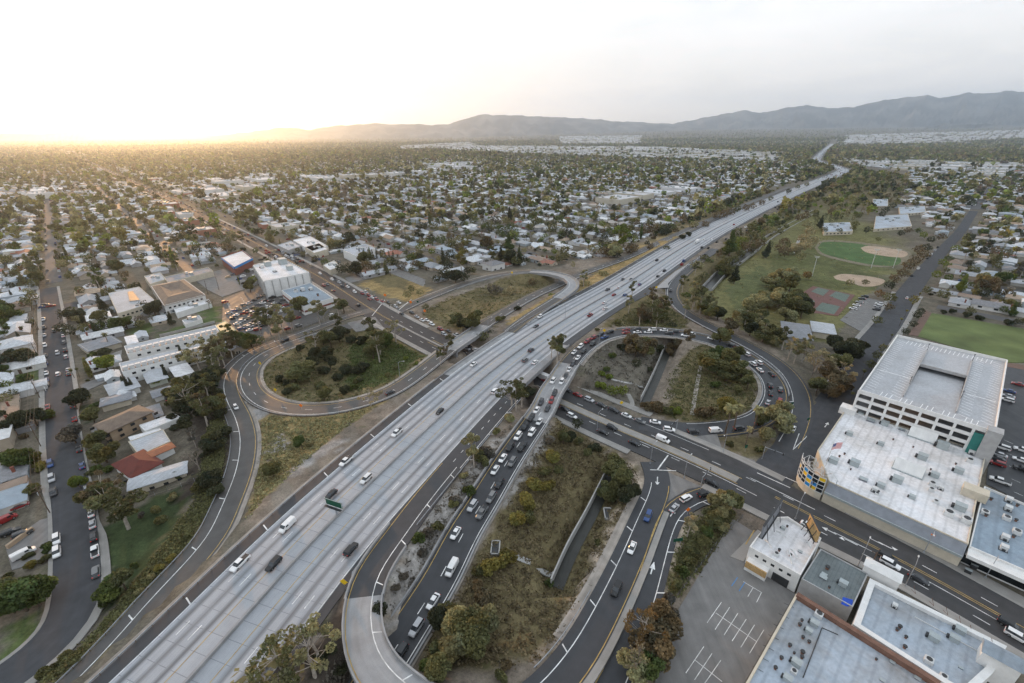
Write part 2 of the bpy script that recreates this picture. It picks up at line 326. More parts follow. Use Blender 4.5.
RL = Road('loop and connector', [(640, 423, 0), (669, 428.5, 0), (691, 430.5, 0), (714, 429, 0), (738, 426.5, 0), (757, 421, .3), (770, 410, .6), (776, 393, 1.2), (770, 377, 1.8), (758, 366, 2.4), (744, 356, 3), (724, 345, 3.8), (705.6, 339, 4.4), (685, 335, 5), (667, 332.6, 5.5), (646.6, 331.8, 5.8), (627.6, 331.8, 6), (612, 334, 6), (599, 338, 6), (590, 343.5, 6), (582, 349.5, 6), (575, 356.6, 6), (567.6, 366, 6), (558.5, 381, 6), (549.5, 394, 6), (546, 404, 6), (536, 420, 6), (522, 440, 5.8), (509.5, 458, 5.5), (496, 480, 5), (478.6, 509, 4.2), (460.8, 536.5, 3.4), (449, 562, 2.8), (431, 594, 2), (413, 621, 1.6), (398, 645, 1.3), (372, 684, 1.2), (345, 725, 1.2)], 5.0, 3, smooth=3)
FL = Road('flyover', [(452, 466, 6), (428, 495, 6), (410, 518.6, 6), (394, 541, 6.2), (377.5, 563, 6.6), (367, 584, 7), (362, 608, 7.4), (362.5, 634.5, 7.8), (368.6, 656, 8), (380.5, 676, 8), (398, 692, 8), (425, 712, 8), (455, 727, 7.5), (490, 731, 6.5), (522, 712, 5.5), (545, 694, 4.6), (563.5, 673, 3.8), (581, 650, 3), (601, 614, 2.2), (618.7, 578.7, 1.6), (633, 547, 1.0), (645, 518, .6), (655, 496, .3), (659, 480, .1), (652, 462, 0)], 4.6, 3, smooth=3)
RD = Road('right lower ramp', [(598, 712, 2.6), (617, 678, 2.4), (631, 639, 2), (645, 600, 1.6), (656, 561, 1.1), (666, 527, .6), (676, 509, .3), (692, 498.5, .1), (712, 493, 0), (735, 488, 0)], 3.8, 3, smooth=3)
LO = Road('left outer ramp', [(20, 742, 3.5), (50, 713, 3.5), (81, 683, 3.5), (117, 645, 3.5), (160, 595, 3.5), (187, 567, 3.5), (212, 537, 3.5), (226, 507.5, 3.5), (240, 472, 3.5), (244.5, 440, 3.4), (239.5, 418, 3.2), (231, 401, 2.9), (227, 386, 2.5), (230, 373, 2.1), (240.5, 361, 1.7), (255.7, 350.4, 1.2), (280.4, 341, .7), (301, 333.5, .4), (324, 325, .2), (343, 318, .1), (362, 312.5, 0), (376, 309, 0)], 4.6, 3, smooth=3)
LL = Road('left loop', [(352, 325.5, 0), (338, 329.5, .2), (318.5, 335, .5), (299.5, 341, .9), (276.6, 349.5, 1.5), (259.5, 359, 2), (250, 370.4, 2.5), (248.5, 382, 3), (253.5, 393, 3.5), (266, 402.5, 4), (286, 409, 4.5), (309, 410.6, 4.8), (333.7, 409, 5.2), (359, 403.5, 5.5), (391, 392, 5.8), (411, 379, 6), (431, 364, 6), (449, 349.5, 6), (468.5, 336.5, 6), (481, 327.5, 5.8), (498.6, 315.5, 5.3), (518, 304, 4.5), (537.6, 293.5, 3.2), (555, 286, 2.4), (580.6, 274, 2), (604, 265.5, 2.4), (627.5, 257, 3), (662, 241, 4), (700, 224, 4), (742, 206, 3), (790, 186.5, 1.5)], 4.8, 4, smooth=3)
FO = Road('left flyover', [(398, 311.5, 0), (412, 305, 0), (425, 299, .2), (444, 291.5, .5), (460, 285.5, 1.2), (480, 279.3, 2.5), (500, 274.6, 4.2), (520, 272.2, 6), (543, 272.6, 7.5), (560, 275.5, 8.2), (571, 280, 8.2), (573.5, 286, 7.8), (566, 293, 7.2), (552, 302.3, 6.6), (538, 311, 6.2), (524, 320.6, 6), (509, 332, 6)], 4.4, 3, smooth=3)
LS = Road('left street', [(-45, 708, 0), (-20, 695, 0), (7.5, 678, 0), (37.5, 655.5, 0), (67.5, 625.5, 0), (77, 600.5, 0), (77.5, 573, 0), (74, 513, 0), (67.5, 472, 0), (63.5, 440, 0), (60, 400, 0), (56.5, 360, 0), (53, 325, 0), (50, 302, 0), (48.2, 288, 0)], 6.0, 4, smooth=3)
CH = [Road('channel east', [(668, 350, -2.5), (657, 377, -2.5), (645, 403, -2.5)], 2.0, 4), Road('channel south', [(611, 476, -2.5), (592, 515, -2.5), (572, 553, -2.5), (557, 588, -2.5)], 1.7, 4), Road('channel north', [(706, 291, -2), (721, 275, -2), (743, 258.5, -2), (772, 236.6, -2), (795, 224, -2), (815, 212, -2)], 4.0, 6)]
def rng_px(r, a, b, z): 
    s0, s1 = sorted((r.sta(*a, z), r.sta(*b, z))); return s0, s1
FW.bridge = [rng_px(FW, (478, 383), (537, 338), 6)]
RL.bridge = [rng_px(RL, (569, 364), (536, 421), 6)]
LL.bridge = [rng_px(LL, (449, 349.5), (485, 325), 6)]
FL.bridge = [rng_px(FL, (364, 595), (470, 730), 8)]
FO.bridge = [rng_px(FO, (528, 272), (560, 297), 8)]
def width_near(r): return r.hw
HWL = {'freeway': 25, 'boulevard': 14, 'side avenue': 9}
def road_pts(step=3.0, lim=1400):
    out = []
    for r in ROADS.values():
        q = np.arange(0, r.L, step); p = r.at(q); hw = HWL.get(r.name, r.hw+1.0); ok = np.ones(len(q), bool)
        for a, b in r.bridge: ok &= ~((q > a+4) & (q < b-4))
        ok &= np.hypot(p[:, 0], p[:, 1]) < lim
        out.append((r.name, p[ok], hw))
    return out
def zfar(x, y):
    r = np.hypot(x, y); t = np.clip((np.arctan2(x, y)+.2)/.6, 0, 1); return (.006+.016*t*t*(3-2*t))*np.maximum(0, r-6500)
_RP = road_pts()
def terrain(XY):
    XY = np.asarray(XY, float); num = np.zeros(len(XY)); den = np.full(len(XY), 1/13.0**2.6); mn = np.full(len(XY), 1e9)
    for name, p, hw in _RP:
        if len(p) == 0: continue
        lo = p[:, :2].min(0)-90; hi = p[:, :2].max(0)+90
        idx = np.where((XY[:, 0] > lo[0]) & (XY[:, 0] < hi[0]) & (XY[:, 1] > lo[1]) & (XY[:, 1] < hi[1]))[0]
        for c in range(0, len(idx), 4000):
            k = idx[c:c+4000]
            d2 = (XY[k, None, 0]-p[None, :, 0])**2+(XY[k, None, 1]-p[None, :, 1])**2
            j = d2.argmin(1); e = np.sqrt(d2[np.arange(len(k)), j])-hw
            w = 1/np.maximum(e, .25)**2.6
            if name.startswith('channel'): w *= np.where(e > 3.0, 0, 1)*3
            num[k] += w*(p[j, 2]-.22); den[k] += w
    return num/den-.05+zfar(XY[:, 0], XY[:, 1])
C_DIRT = (.19, .16, .13); C_DRY = (.27, .20, .095); C_OLIVE = (.13, .108, .058); C_LAWN = (.082, .108, .042); C_DLAWN = (.042, .058, .026)
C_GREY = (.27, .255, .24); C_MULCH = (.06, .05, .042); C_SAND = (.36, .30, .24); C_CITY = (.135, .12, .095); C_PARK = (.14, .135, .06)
REG = [
 (C_DIRT, [(200, 683), (260, 560), (225, 360), (420, 300), (560, 265), (700, 215), (790, 190), (720, 285), (800, 380), (740, 470), (800, 520), (640, 700), (40, 760)], 2),
 (C_OLIVE, [(250, 380), (275, 352), (330, 325), (370, 320), (440, 350), (410, 377), (380, 395), (330, 408), (280, 405)], 3),          # inside the left loop
 ((.075, .088, .036), [(350, 340), (385, 335), (425, 350), (400, 380), (365, 395), (345, 380)], 3),
 (C_OLIVE, [(420, 312), (445, 298), (500, 282), (545, 277), (562, 285), (530, 305), (490, 322), (462, 333), (440, 325)], 1),         # inside the left flyover
 (C_DRY, [(262, 418), (300, 412), (360, 408), (420, 380), (345, 430), (326, 445), (300, 470), (262, 505), (248, 530), (255, 480)], 4),
 (C_DRY, [(505, 325), (560, 292), (600, 268), (640, 252), (660, 246), (690, 232), (640, 262), (585, 292), (545, 312), (515, 335)], 4),
 (C_GREY, [(268, 440), (285, 432), (292, 445), (270, 455)], 4), (C_GREY, [(310, 455), (335, 440), (350, 442), (322, 462), (290, 482), (285, 475)], 4),
 (C_DLAWN, [(96, 560), (96, 528), (140, 505), (192, 482), (196, 500), (170, 545), (140, 590), (110, 612), (100, 600)], 1),
 (C_LAWN, [(0, 628), (40, 612), (52, 625), (48, 645), (0, 668)], 0), 
 (C_OLIVE, [(150, 560), (196, 500), (210, 420), (226, 415), (222, 500), (200, 540), (130, 625), (70, 683), (30, 683), (100, 622)], 3),
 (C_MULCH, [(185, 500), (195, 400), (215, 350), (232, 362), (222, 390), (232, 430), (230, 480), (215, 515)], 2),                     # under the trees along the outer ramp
 ((.135, .122, .10), [(585, 350), (640, 336), (665, 345), (640, 405), (600, 398), (575, 380)], 2),                                              # right loop, west of the channel
 (C_OLIVE, [(690, 350), (720, 345), (745, 362), (760, 380), (755, 402), (735, 420), (690, 418), (660, 410), (672, 370)], 2),
 (C_DIRT, [(654, 360), (682, 350), (672, 395), (650, 415), (640, 410)], 1),
 (C_OLIVE, [(560, 415), (600, 440), (640, 470), (635, 490), (600, 560), (570, 620), (545, 670), (430, 683), (425, 640), (480, 560), (545, 450)], 1),
 (C_SAND, [(612, 450), (632, 462), (648, 480), (644, 500), (625, 540), (600, 590), (575, 640), (545, 672), (520, 683), (560, 630), (590, 575), (612, 520), (634, 486), (622, 470)], 1),
 (C_GREY, [(398, 560), (470, 470), (520, 420), (505, 440), (455, 520), (400, 615), (380, 640), (382, 590)], 4),                       # between freeway and connector
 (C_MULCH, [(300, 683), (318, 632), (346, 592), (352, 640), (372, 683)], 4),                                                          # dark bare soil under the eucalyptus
 (C_GREY, [(520, 455), (555, 420), (540, 460), (490, 520), (440, 590), (405, 650), (420, 600), (470, 530)], 3),
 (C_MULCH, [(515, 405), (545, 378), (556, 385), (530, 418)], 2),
 (C_OLIVE, [(690, 520), (720, 497), (738, 510), (728, 530), (690, 580), (665, 610), (655, 660), (640, 683), (640, 660), (665, 580)], 1),
 (C_SAND, [(676, 512), (700, 502), (690, 530), (668, 580), (658, 600), (664, 560)], 1),
 (C_OLIVE, [(718, 436), (735, 434), (772, 438), (768, 452), (752, 458), (722, 447)], 0),
 (C_OLIVE, [(600, 330), (625, 300), (655, 296), (690, 322), (680, 330), (630, 328)], 4),
 (C_PARK, [(690, 300), (720, 262), (775, 225), (800, 212), (850, 208), (905, 245), (895, 275), (860, 300), (830, 345), (800, 335), (770, 350), (735, 330)], 0),
 ((.105, .112, .048), [(770, 255), (820, 240), (890, 262), (875, 290), (820, 290), (775, 290)], 0), ((.10, .11, .05), [(725, 290), (760, 265), (785, 285), (770, 310), (735, 312)], 0),
 (C_OLIVE, [(660, 300), (690, 270), (760, 222), (830, 185), (870, 170), (930, 178), (905, 205), (870, 205), (800, 205), (745, 250), (700, 290), (715, 320)], 3),
 (C_DRY, [(620, 262), (660, 232), (700, 218), (690, 235), (650, 255)], 3), (C_OLIVE, [(640, 245), (690, 215), (760, 195), (755, 205), (700, 225)], 3),
 (C_DRY, [(358, 285), (385, 274), (415, 278), (430, 290), (412, 303), (385, 296)], 0), (C_OLIVE, [(372, 278), (395, 272), (412, 277), (405, 290), (380, 286)], 0),
 (C_LAWN, [(158, 333), (215, 315), (222, 320), (160, 338)], 0), (C_LAWN, [(200, 312), (216, 305), (220, 316), (205, 320)], 0), (C_LAWN, [(125, 330), (152, 322), (152, 335), (128, 337)], 0),
 (C_LAWN, [(20, 372), (42, 366), (46, 378), (20, 382)], 0), (C_LAWN, [(20, 392), (42, 383), (44, 388), (22, 398)], 0), (C_DLAWN, [(78, 408), (90, 402), (85, 425), (78, 430)], 0),
 ((.30, .29, .28), [(238, 392), (248, 405), (274, 413), (262, 418), (250, 424), (240, 410)], 3.2),
 (C_MULCH, [(910, 400), (950, 390), (960, 420), (940, 430)], 0),
]
REGW = [(c, pxpoly(p, z)) for c, p, z in REG]
xs = np.concatenate([-np.geomspace(27000, 290, 50), np.arange(-270, 300, 2.6), np.geomspace(304, 27000, 54)])
ys = np.concatenate([-np.array([900, 500, 250, 120, 60, 20, 0, 15, 25.])[:6], np.arange(0, 480, 2.6), np.geomspace(486, 27000, 68)])
xs.sort(); ys.sort()
GX, GY = np.meshgrid(xs, ys); XY = np.stack([GX.ravel(), GY.ravel()], 1)
TZ = terrain(XY)
for fl in ([(722, 524), (757, 520), (830, 545), (1080, 650), (1000, 760), (640, 760), (640, 690), (668, 622)], [(790, 470), (845, 395), (895, 330), (1200, 395), (1200, 640), (1080, 640)], [(835, 335), (862, 296), (890, 302), (868, 332)], [(195, 276), (260, 258), (320, 300), (322, 318), (254, 342), (222, 326)], [(795, 300), (815, 284), (860, 294), (838, 320)]):
    k = inpoly(XY[:, 0], XY[:, 1], pxpoly(fl)); TZ[k] = np.minimum(TZ[k], -.22)
_tg = TZ.reshape(len(ys), len(xs))
def ground_z(x, y):
    i = np.clip(np.searchsorted(xs, x)-1, 0, len(xs)-2); j = np.clip(np.searchsorted(ys, y)-1, 0, len(ys)-2)
    a = (x-xs[i])/(xs[i+1]-xs[i]); b = (y-ys[j])/(ys[j+1]-ys[j])
    return (_tg[j, i]*(1-a)+_tg[j, i+1]*a)*(1-b)+(_tg[j+1, i]*(1-a)+_tg[j+1, i+1]*a)*b
TC = np.tile(np.array(C_CITY), (len(XY), 1))
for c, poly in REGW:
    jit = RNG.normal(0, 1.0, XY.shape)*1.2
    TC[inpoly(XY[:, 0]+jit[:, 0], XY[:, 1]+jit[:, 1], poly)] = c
nx, ny = len(xs), len(ys); I = (np.arange(ny-1)[:, None]*nx+np.arange(nx-1)[None, :]).ravel()
F4 = np.stack([I, I+1, I+1+nx, I+nx], 1)
ground_mat('ground_soil')
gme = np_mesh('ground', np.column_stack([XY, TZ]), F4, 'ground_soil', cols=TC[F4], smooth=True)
struct(put('ground', gme))
MKL = .10
def road_obj(name, mb, mats, kind='structure'):
    return struct(mb.build(name, mats), kind)
FB0, FB1 = FW.bridge[0]
fs = {k: FW.sta(*v, 6) for k, v in dict(gore=(352, 575), gore2=(436, 468), exitg=(657, 284), foend=(511, 331)).items()}
narrow = lambda a: (lambda k: a if k < 900 else a)
mb = MB(); FW.strip(mb, -16, 16, dz=0, skirt=.6); road_obj('freeway', mb, 'freeway_concrete')
mb = MB()
for a, b in ((0, FB0), (FB1, 1900)): FW.strip(mb, 16, 19.6, a, b, dz=-.02, skirt=.6)
FW.strip(mb, -16, steps((0, -18.6), (fs['gore']-5, -18.6), (fs['gore']+6, -19), (fs['gore2']-14, -20), (fs['gore2'], -24.6), (FB0, -24.2)), 0, FB0, dz=-.02, skirt=.6)
FW.strip(mb, -16, steps((FB1, -21), (fs['exitg']-60, -20.5), (fs['exitg']-20, -24), (fs['exitg'], -20), (fs['exitg']+20, -19.5), (2600, -19)), FB1, 2600, dz=-.02, skirt=.6)
road_obj('freeway_shoulder', mb, 'asphalt_dark')
mb = MB(); mb.add([P(*q) + np.array([0, 0, .012]) for q in [(349, 590, 6.0), (356, 575, 6.0), (372, 556, 6.0), (420, 497, 6.0), (417, 498.5, 6.0), (370, 548, 6.0), (352, 572, 6.0)]], [(6, 5, 4, 3, 2, 1, 0)][::1])
mb.add([P(*q) + np.array([0, 0, .02]) for q in [(655, 288.5, 5.8), (669, 287.5, 5.8), (668, 283.5, 5.8), (675, 276.5, 5.8), (690, 263, 5.8), (675, 271.5, 5.8)]], [(0, 1, 2, 3, 4, 5)])
bm_fix = mb
road_obj('gore_pavement', mb, 'ramp_concrete')
SWo = steps((0, 7.2), (VI.sta(903, 564), 7.4), (VI.sta(760, 492), 9.5), (VI.sta(672, 450), 10.5), (VI.sta(566, 404), 10.5), (VI.sta(431, 341), 9.5), (VI.sta(350, 297), 9.5), (VI.sta(288, 260), 10), (1500, 9))
NEo = steps((0, -8.2), (VI.sta(1008, 623), -8.6), (VI.sta(903, 564), -9.2), (VI.sta(732, 477), -11.2), (VI.sta(566, 404), -11.2), (VI.sta(431, 341), -10), (VI.sta(350, 297), -10), (VI.sta(288, 260), -10), (1500, -9))
mb = MB(); VI.strip(mb, NEo, SWo, dz=.06, skirt=.3); road_obj('boulevard', mb, 'asphalt_mid')
mb = MB()
vI0 = VI.sta(790, 507); vI1 = VI.sta(742, 483); 
VI.strip(mb, lambda k: SWo(k), lambda k: SWo(k)+2.8, 0, VI.sta(714, 473), dz=.2, skirt=.4); VI.strip(mb, lambda k: SWo(k), lambda k: SWo(k)+3.0, VI.sta(640, 441), VI.sta(378, 314), dz=.2, skirt=.4); VI.strip(mb, lambda k: SWo(k), lambda k: SWo(k)+3.0, VI.sta(350, 297), 900, dz=.2, skirt=.4)
VI.strip(mb, lambda k: NEo(k), lambda k: NEo(k)-4.2, 0, VI.sta(835, 529), dz=.2, skirt=.4); VI.strip(mb, lambda k: NEo(k)-.1, lambda k: NEo(k)-3.2, VI.sta(770, 497), VI.sta(655, 444), dz=.2, skirt=.4)
VI.strip(mb, lambda k: NEo(k)-(4.6 if k < 178 else .0), lambda k: NEo(k)-(8.2 if k < 178 else 3), VI.sta(633, 433), VI.sta(440, 345), dz=.2, skirt=.4); VI.strip(mb, lambda k: NEo(k), lambda k: NEo(k)-3, VI.sta(415, 332), 900, dz=.2, skirt=.4)
LA.strip(mb, 7, 9.5, LA.sta(846, 388), 300, dz=.2, skirt=.4); LA.strip(mb, -6.5, -9.2, 46, 300, dz=.2, skirt=.4)
LS.strip(mb, 5.2, steps((0, 6.2), (80, 6.2), (92, 7.2)), 0, LS.L, dz=.2, skirt=.4); LS.strip(mb, -5.2, steps((0, -7.4), (50, -7.2), (60, -5.8), (150, -5.8), (160, -7)), 0, LS.L, dz=.2, skirt=.4)
road_obj('sidewalk', mb, 'sidewalk_concrete')
mb = MB()      # raised median strips of the boulevard
VI.strip(mb, -1.7, 1.7, VI.sta(738, 480), VI.sta(540, 392), dz=.24, skirt=.3); VI.strip(mb, -.7, .7, VI.sta(440, 347), VI.sta(392, 322), dz=.24, skirt=.3)
struct(mb.build('boulevard_median', 'sidewalk_concrete'))
mb = MB(); LA.strip(mb, steps((0, -6.5), (300, -6.5), (520, -5)), steps((0, 7), (300, 7), (520, 5)), 8, dz=.07, skirt=.3); road_obj('avenue', mb, 'asphalt_street')
for nm, r, hw, mt, sp in (('outer_ramp', RO, 4.6, 'asphalt_dark', None), ('loop_ramp', RL, 5.2, 'asphalt_dark', None), ('flyover_ramp', FL, 4.4, 'asphalt_dark', None), ('exit_ramp', RD, 3.9, 'asphalt_dark', None), ('outer_ramp', LO, 4.6, 'asphalt_old', None), ('collector_road', LL, 4.9, 'asphalt_old', None), ('flyover_ramp', FO, 4.4, 'asphalt_old', None)):
    mb = MB(); mc = MB(); cuts = [0]
    for a, b in r.bridge: cuts += [a, b]
    cuts.append(r.L)
    for i in range(len(cuts)-1):
        if i % 2 == 0: r.strip(mb, -hw, hw, cuts[i], cuts[i+1], dz=.09, skirt=.5)
    road_obj(nm, mb, mt)
mb = MB(); LS.strip(mb, -5.2, 5.2, 0, dz=.06, skirt=.3); road_obj('residential_street', mb, 'asphalt_street')
mb = MB(); FW.strip(mb, 19.6, 21.0, 0, FB0-6, dz=-.05, skirt=.5); LO.strip(mb, -4.6, -6.0, 0, 190, dz=.05, skirt=.5); LL.strip(mb, 4.8, 6.4, 40, 225, dz=.04, skirt=.5); RL.strip(mb, 5.2, 7.2, 60, 243, dz=.05, skirt=.5); RL.strip(mb, -5.2, -6.4, 300, 395, dz=.05, skirt=.5); RL.strip(mb, 5.2, 6.2, 300, 395, dz=.05, skirt=.5); FO.strip(mb, 4.4, 6, 0, 120, dz=.05, skirt=.5)
FL.strip(mb, 4.4, 7.0, FL.sta(575, 660), FL.sta(655, 500), dz=.05, skirt=.5)
road_obj('verge', mb, 'shoulder_dirt')
mk = MB(); W, Y = 0, 1
for k in range(1, 3): 
    for sg in (-1, 1): FW.dashes(mk, sg*(4.7+3.7*k), 0, 1300, on=3.7, gap=10.9, mi=W, w=.2)
FW.line(mk, .75, 0, 900, mi=Y, w=.2)
for sg in (-1, 1): FW.line(mk, sg*4.6, 0, 1700, mi=Y, w=.2); FW.line(mk, sg*15.75, 0, 1500, mi=W, w=.18)
FW.line(mk, steps((0, -18), (fs['gore2'], -23.6), (FB0, -23.4)), fs['gore2']-10, FB0, mi=W, w=.22); FW.dashes(mk, -19.6, fs['gore2'], FB0, on=1.8, gap=3.6, mi=W)
FW.bars(mk, steps((0, 16), (900, 16)), 1, 12, FB0, every=24, mi=W, ln=2.6); FW.bars(mk, -23.6, -1, fs['gore2']+8, FB0, every=17, mi=W, ln=-1.8 and 1.8)
FW.bars(mk, 16, 1, FB1+6, 700, every=24, mi=W, ln=2.6)
FW.line(mk, 16.1, FB0, FB1, mi=W)
for off in (4.4,): VI.dashes(mk, off, 0, 330, mi=W, on=3.2, gap=9, dz=MKL); VI.dashes(mk, -off+.6, 0, 330, mi=W, on=3.2, gap=9, dz=MKL)
VI.line(mk, steps((0, 1.3), (40, 1.3), (vI1, 2.0), (400, 2.0)), 0, 60, mi=W, w=.2, dz=MKL)
for o in (-1.9, 1.9): VI.line(mk, o, VI.sta(740, 481), VI.sta(430, 341), mi=Y, w=.25, dz=MKL)
for o in (-.35, .35): VI.line(mk, o-1.0, 0, 78, mi=Y, w=.22, dz=MKL); VI.line(mk, o, VI.sta(430, 341), 800, mi=Y, w=.22, dz=MKL)
VI.line(mk, -4.5, VI.sta(810, 517), VI.sta(745, 484), mi=W, w=.25, dz=MKL)
VI.line(mk, -9.6, VI.sta(700, 460), VI.sta(620, 428), mi=W, w=.2, dz=MKL); VI.line(mk, 3.0, VI.sta(760, 492), VI.sta(640, 441), mi=W, w=.2, dz=MKL)
for r, a, b, both in ((RO, 40, RO.L-8, 1), (RL, 20, RL.L, 1), (FL, 0, FL.L-12, 1), (RD, 0, RD.L-10, 1), (LO, 0, LO.L-10, 1), (LL, 10, 700, 1), (FO, 5, FO.L, 1)):
    o = r.hw-1.6 if r is not RL else 4.4
    ly, lw = (o, -o)
    if r in (LO,): ly, lw = -o-.4, .9
    if r is RL: ly, lw = -o, o
    if r is FL: ly, lw = -3.9, 1.9
    if r is RD: ly, lw = 3.1, -2.2
    if r is LO: ly, lw = -3.9, 1.4
    if r is LL: ly, lw = 3.6, -3.6
    r.line(mk, ly, a, b, mi=Y, w=.22, dz=.12); r.line(mk, lw, a, b, mi=W, w=.22, dz=.12)
    if r in (FL, RD): r.bars(mk, lw, 1 if r is FL else -1, a+4, b, every=15, mi=W, ln=2.0, dz=.125)
    if r is LO: r.bars(mk, lw, 1, a+4, b-60, every=21, mi=W, ln=2.0, dz=.125)
    if r is RO: r.bars(mk, lw, -1, a+10, b-30, every=30, mi=W, ln=1.5, dz=.125)
RL.dashes(mk, 0, 235, 410, mi=W, on=3.2, gap=8, dz=.12); LL.dashes(mk, 0, 20, 600, mi=W, on=3.2, gap=9, dz=.12)
def arrow(r, s, off, fwd=1, ln=5.0, kind='straight'):
    p = r.at(s, off); a = r.dirat(s)+(0 if fwd > 0 else math.pi); ca, sa = math.cos(a), math.sin(a)
    def q(x, y): return (p[0]+x*ca-y*sa, p[1]+x*sa+y*ca, p[2]+.13)
    sh = [[(-ln/2, -.18), (ln*.15, -.18), (ln*.15, .18), (-ln/2, .18)], [(ln*.12, -.8), (ln/2, 0), (ln*.12, .8)]]
    if kind == 'turn': sh = [[(-ln/2, -.18), (ln*.1, -.18), (ln*.3, .5), (ln*.1, .18), (-ln/2, .18)], [(ln*.1, 1.0), (ln*.42, .9), (ln*.3, -.1)]]
    for f in sh: mk.add([q(*v) for v in f], [tuple(range(len(f)))], W)
arrow(RD, RD.sta(647, 573), .4, 1, 7); arrow(FL, FL.sta(660, 482), 0, -1, 4.5); arrow(LA, 62, -2.5, 1, 5); arrow(RD, RD.sta(668, 513), .3, 1, 5)
arrow(VI, VI.sta(878, 547)-2, -4, -1, 5, 'turn'); arrow(VI, VI.sta(849, 538), 2, 1, 5, 'turn'); arrow(VI, VI.sta(849, 538)+5, 2, 1, 4)
g0 = P(793, 450); g1 = P(806.5, 437); g2 = P(803, 432)
for a, b in ((g0, P(805, 418)), (g0, g1), (g1, g2)):
    d = (b-a)/np.linalg.norm(b-a); n = np.array([-d[1], d[0], 0])*.14; z = np.array([0, 0, .16]); q = [a-n+z, b-n+z, b+n+z, a+n+z]
    mk.add(q, [(0, 1, 2, 3)], W)
for a, b, w in (((668, 455.5), (653, 476), .5), ((757, 473), (790, 488), .35), ((768, 470), (800, 484), .35), ((412, 299), (399, 310), .5), ((372, 316), (385, 300), .45), ((650, 470), (676, 471), .35)):
    a, b = P(*a), P(*b); d = (b-a)/np.linalg.norm(b-a); n = np.array([-d[1], d[0], 0])*w/2; z = np.array([0, 0, .14])
    mk.add([a-n+z, b-n+z, b+n+z, a+n+z], [(0, 1, 2, 3)], W)
road_obj('lane_markings', mk, ['paint_white', 'paint_yellow'])
def bridge(r, a, b, o0, o1, label, th=1.3, par=.85, mat='ramp_concrete', piers=(), pw=1.4, ext=None):
    c = r.at((a+b)/2); t = thing('overpass_bridge', label, 'bridge', (c[0], c[1], 0))
    inv = Matrix.Translation((-c[0], -c[1], 0))
    def loc(mb, n, m):
        mb.v = [(x-c[0], y-c[1], z) for x, y, z in mb.v]; return mb.build(n, m, t)
    m1 = MB(); r.strip(m1, o0, o1, a, b, dz=.10 if mat == 'ramp_concrete' else .0, thick=th); loc(m1, 'deck', mat)
    for o in (o0, o1):
        f = o if callable(o) else (lambda k, o=o: o); sg = 1 if f(a) > 0 else -1
        m2 = MB(); r.wall(m2, lambda k: f(k)-sg*.2, .4, par, a, b, dz=.1); loc(m2, 'parapet', 'concrete')
    for s in piers:
        m3 = MB(); w = (o1 if not callable(o1) else o1(s))-(o0 if not callable(o0) else o0(s)); d = r.dirat(s)
        mid = ((o1 if not callable(o1) else o1(s))+(o0 if not callable(o0) else o0(s)))/2; n = max(1, int(w/9))
        for i in range(n):
            q = r.at(s, mid+(i-(n-1)/2)*w/max(n, 1)); top = q[2]-th+.1
            m3.tube([(q[0], q[1], -1), (q[0], q[1], top-.5)], pw/2, 10)
        q = r.at(s, mid); m3.box((q[0], q[1], q[2]-th-.25), (pw, w*.9, .9), d); loc(m3, 'pier', 'concrete')
    for s in (a, b):
        m4 = MB(); q = r.at(s, ((o1 if not callable(o1) else o1(s))+(o0 if not callable(o0) else o0(s)))/2); w = (o1 if not callable(o1) else o1(s))-(o0 if not callable(o0) else o0(s))
        m4.box((q[0], q[1], q[2]-th/2-2.2), (1.2, w-.3, 3.4), r.dirat(s)); loc(m4, 'abutment', 'concrete')
    return t
m1 = MB(); FW.strip(m1, 16, 19.6, FB0, FB1, dz=-.005, thick=1.2)
bridge(RL, *RL.bridge[0], -5.4, 5.4, 'concrete overpass crowded with queued cars, crossing over the boulevard', piers=(270,))
bridge(LL, *LL.bridge[0], -5.0, 5.0, 'pale concrete collector road bridge left of the freeway, with bare parapets', piers=(248,))
bridge(FL, *FL.bridge[0], -4.6, 4.6, 'curved concrete flyover ramp at the bottom edge, passing over the queued connector', piers=(62, 94))
bridge(FO, *FO.bridge[0], -4.6, 4.6, 'small curved hairpin flyover looping onto the far side of the freeway', piers=(160, 195))
FBT = bridge(FW, FB0, FB1, -20.6, 19.7, 'wide concrete freeway bridge carrying all lanes over the boulevard', mat='concrete', piers=((FB0+FB1)/2,), par=.8)
for ch in FBT.children:
    if ch.name.startswith('deck'): ch.location = (0, 0, -.03)
def barrier(r, off, label, s0=None, s1=None, w=.45, h=.85, mat='concrete', dz=.05, name='concrete_barrier', cat='barrier'):
    m1 = MB(); r.wall(m1, off, w, h, s0, s1, dz); return tag(m1.build(name, mat), label, cat)
def rail(r, off, label, s0, s1, dz=0.0, mat='galvanised'):
    c = r.at((s0+s1)/2, off((s0+s1)/2) if callable(off) else off); t = thing('guardrail', label, 'guardrail', (c[0], c[1], c[2])); f = off if callable(off) else (lambda k: off)
    m1 = MB(); r.strip(m1, lambda k: f(k)-.06, lambda k: f(k)+.06, s0, s1, dz+.8, thick=.38)
    m1.v = [(x-c[0], y-c[1], z-c[2]) for x, y, z in m1.v]; m1.build('beam', mat, t)
    m2 = MB(); k = s0+1
    while k < s1:
        q = r.at(k, f(k)); m2.box((q[0]-c[0], q[1]-c[1], q[2]-c[2]+dz+.1), (.16, .16, 1.3)); k += 4
    o = m2.build('posts', 'wood_pole', t); o.name = 'rail_post'; o['kind'] = 'stuff'
    return t
barrier(FW, 0, 'long concrete median barrier dividing the two directions of the freeway', 0, 1700, w=.6, h=.9)
rail(FW, 19.3, 'long guardrail on the left shoulder of the freeway, above the dry grass', 0, FB0)
rail(FW, 19.4, 'guardrail on the left freeway shoulder beyond the boulevard bridge', FB1, 800)
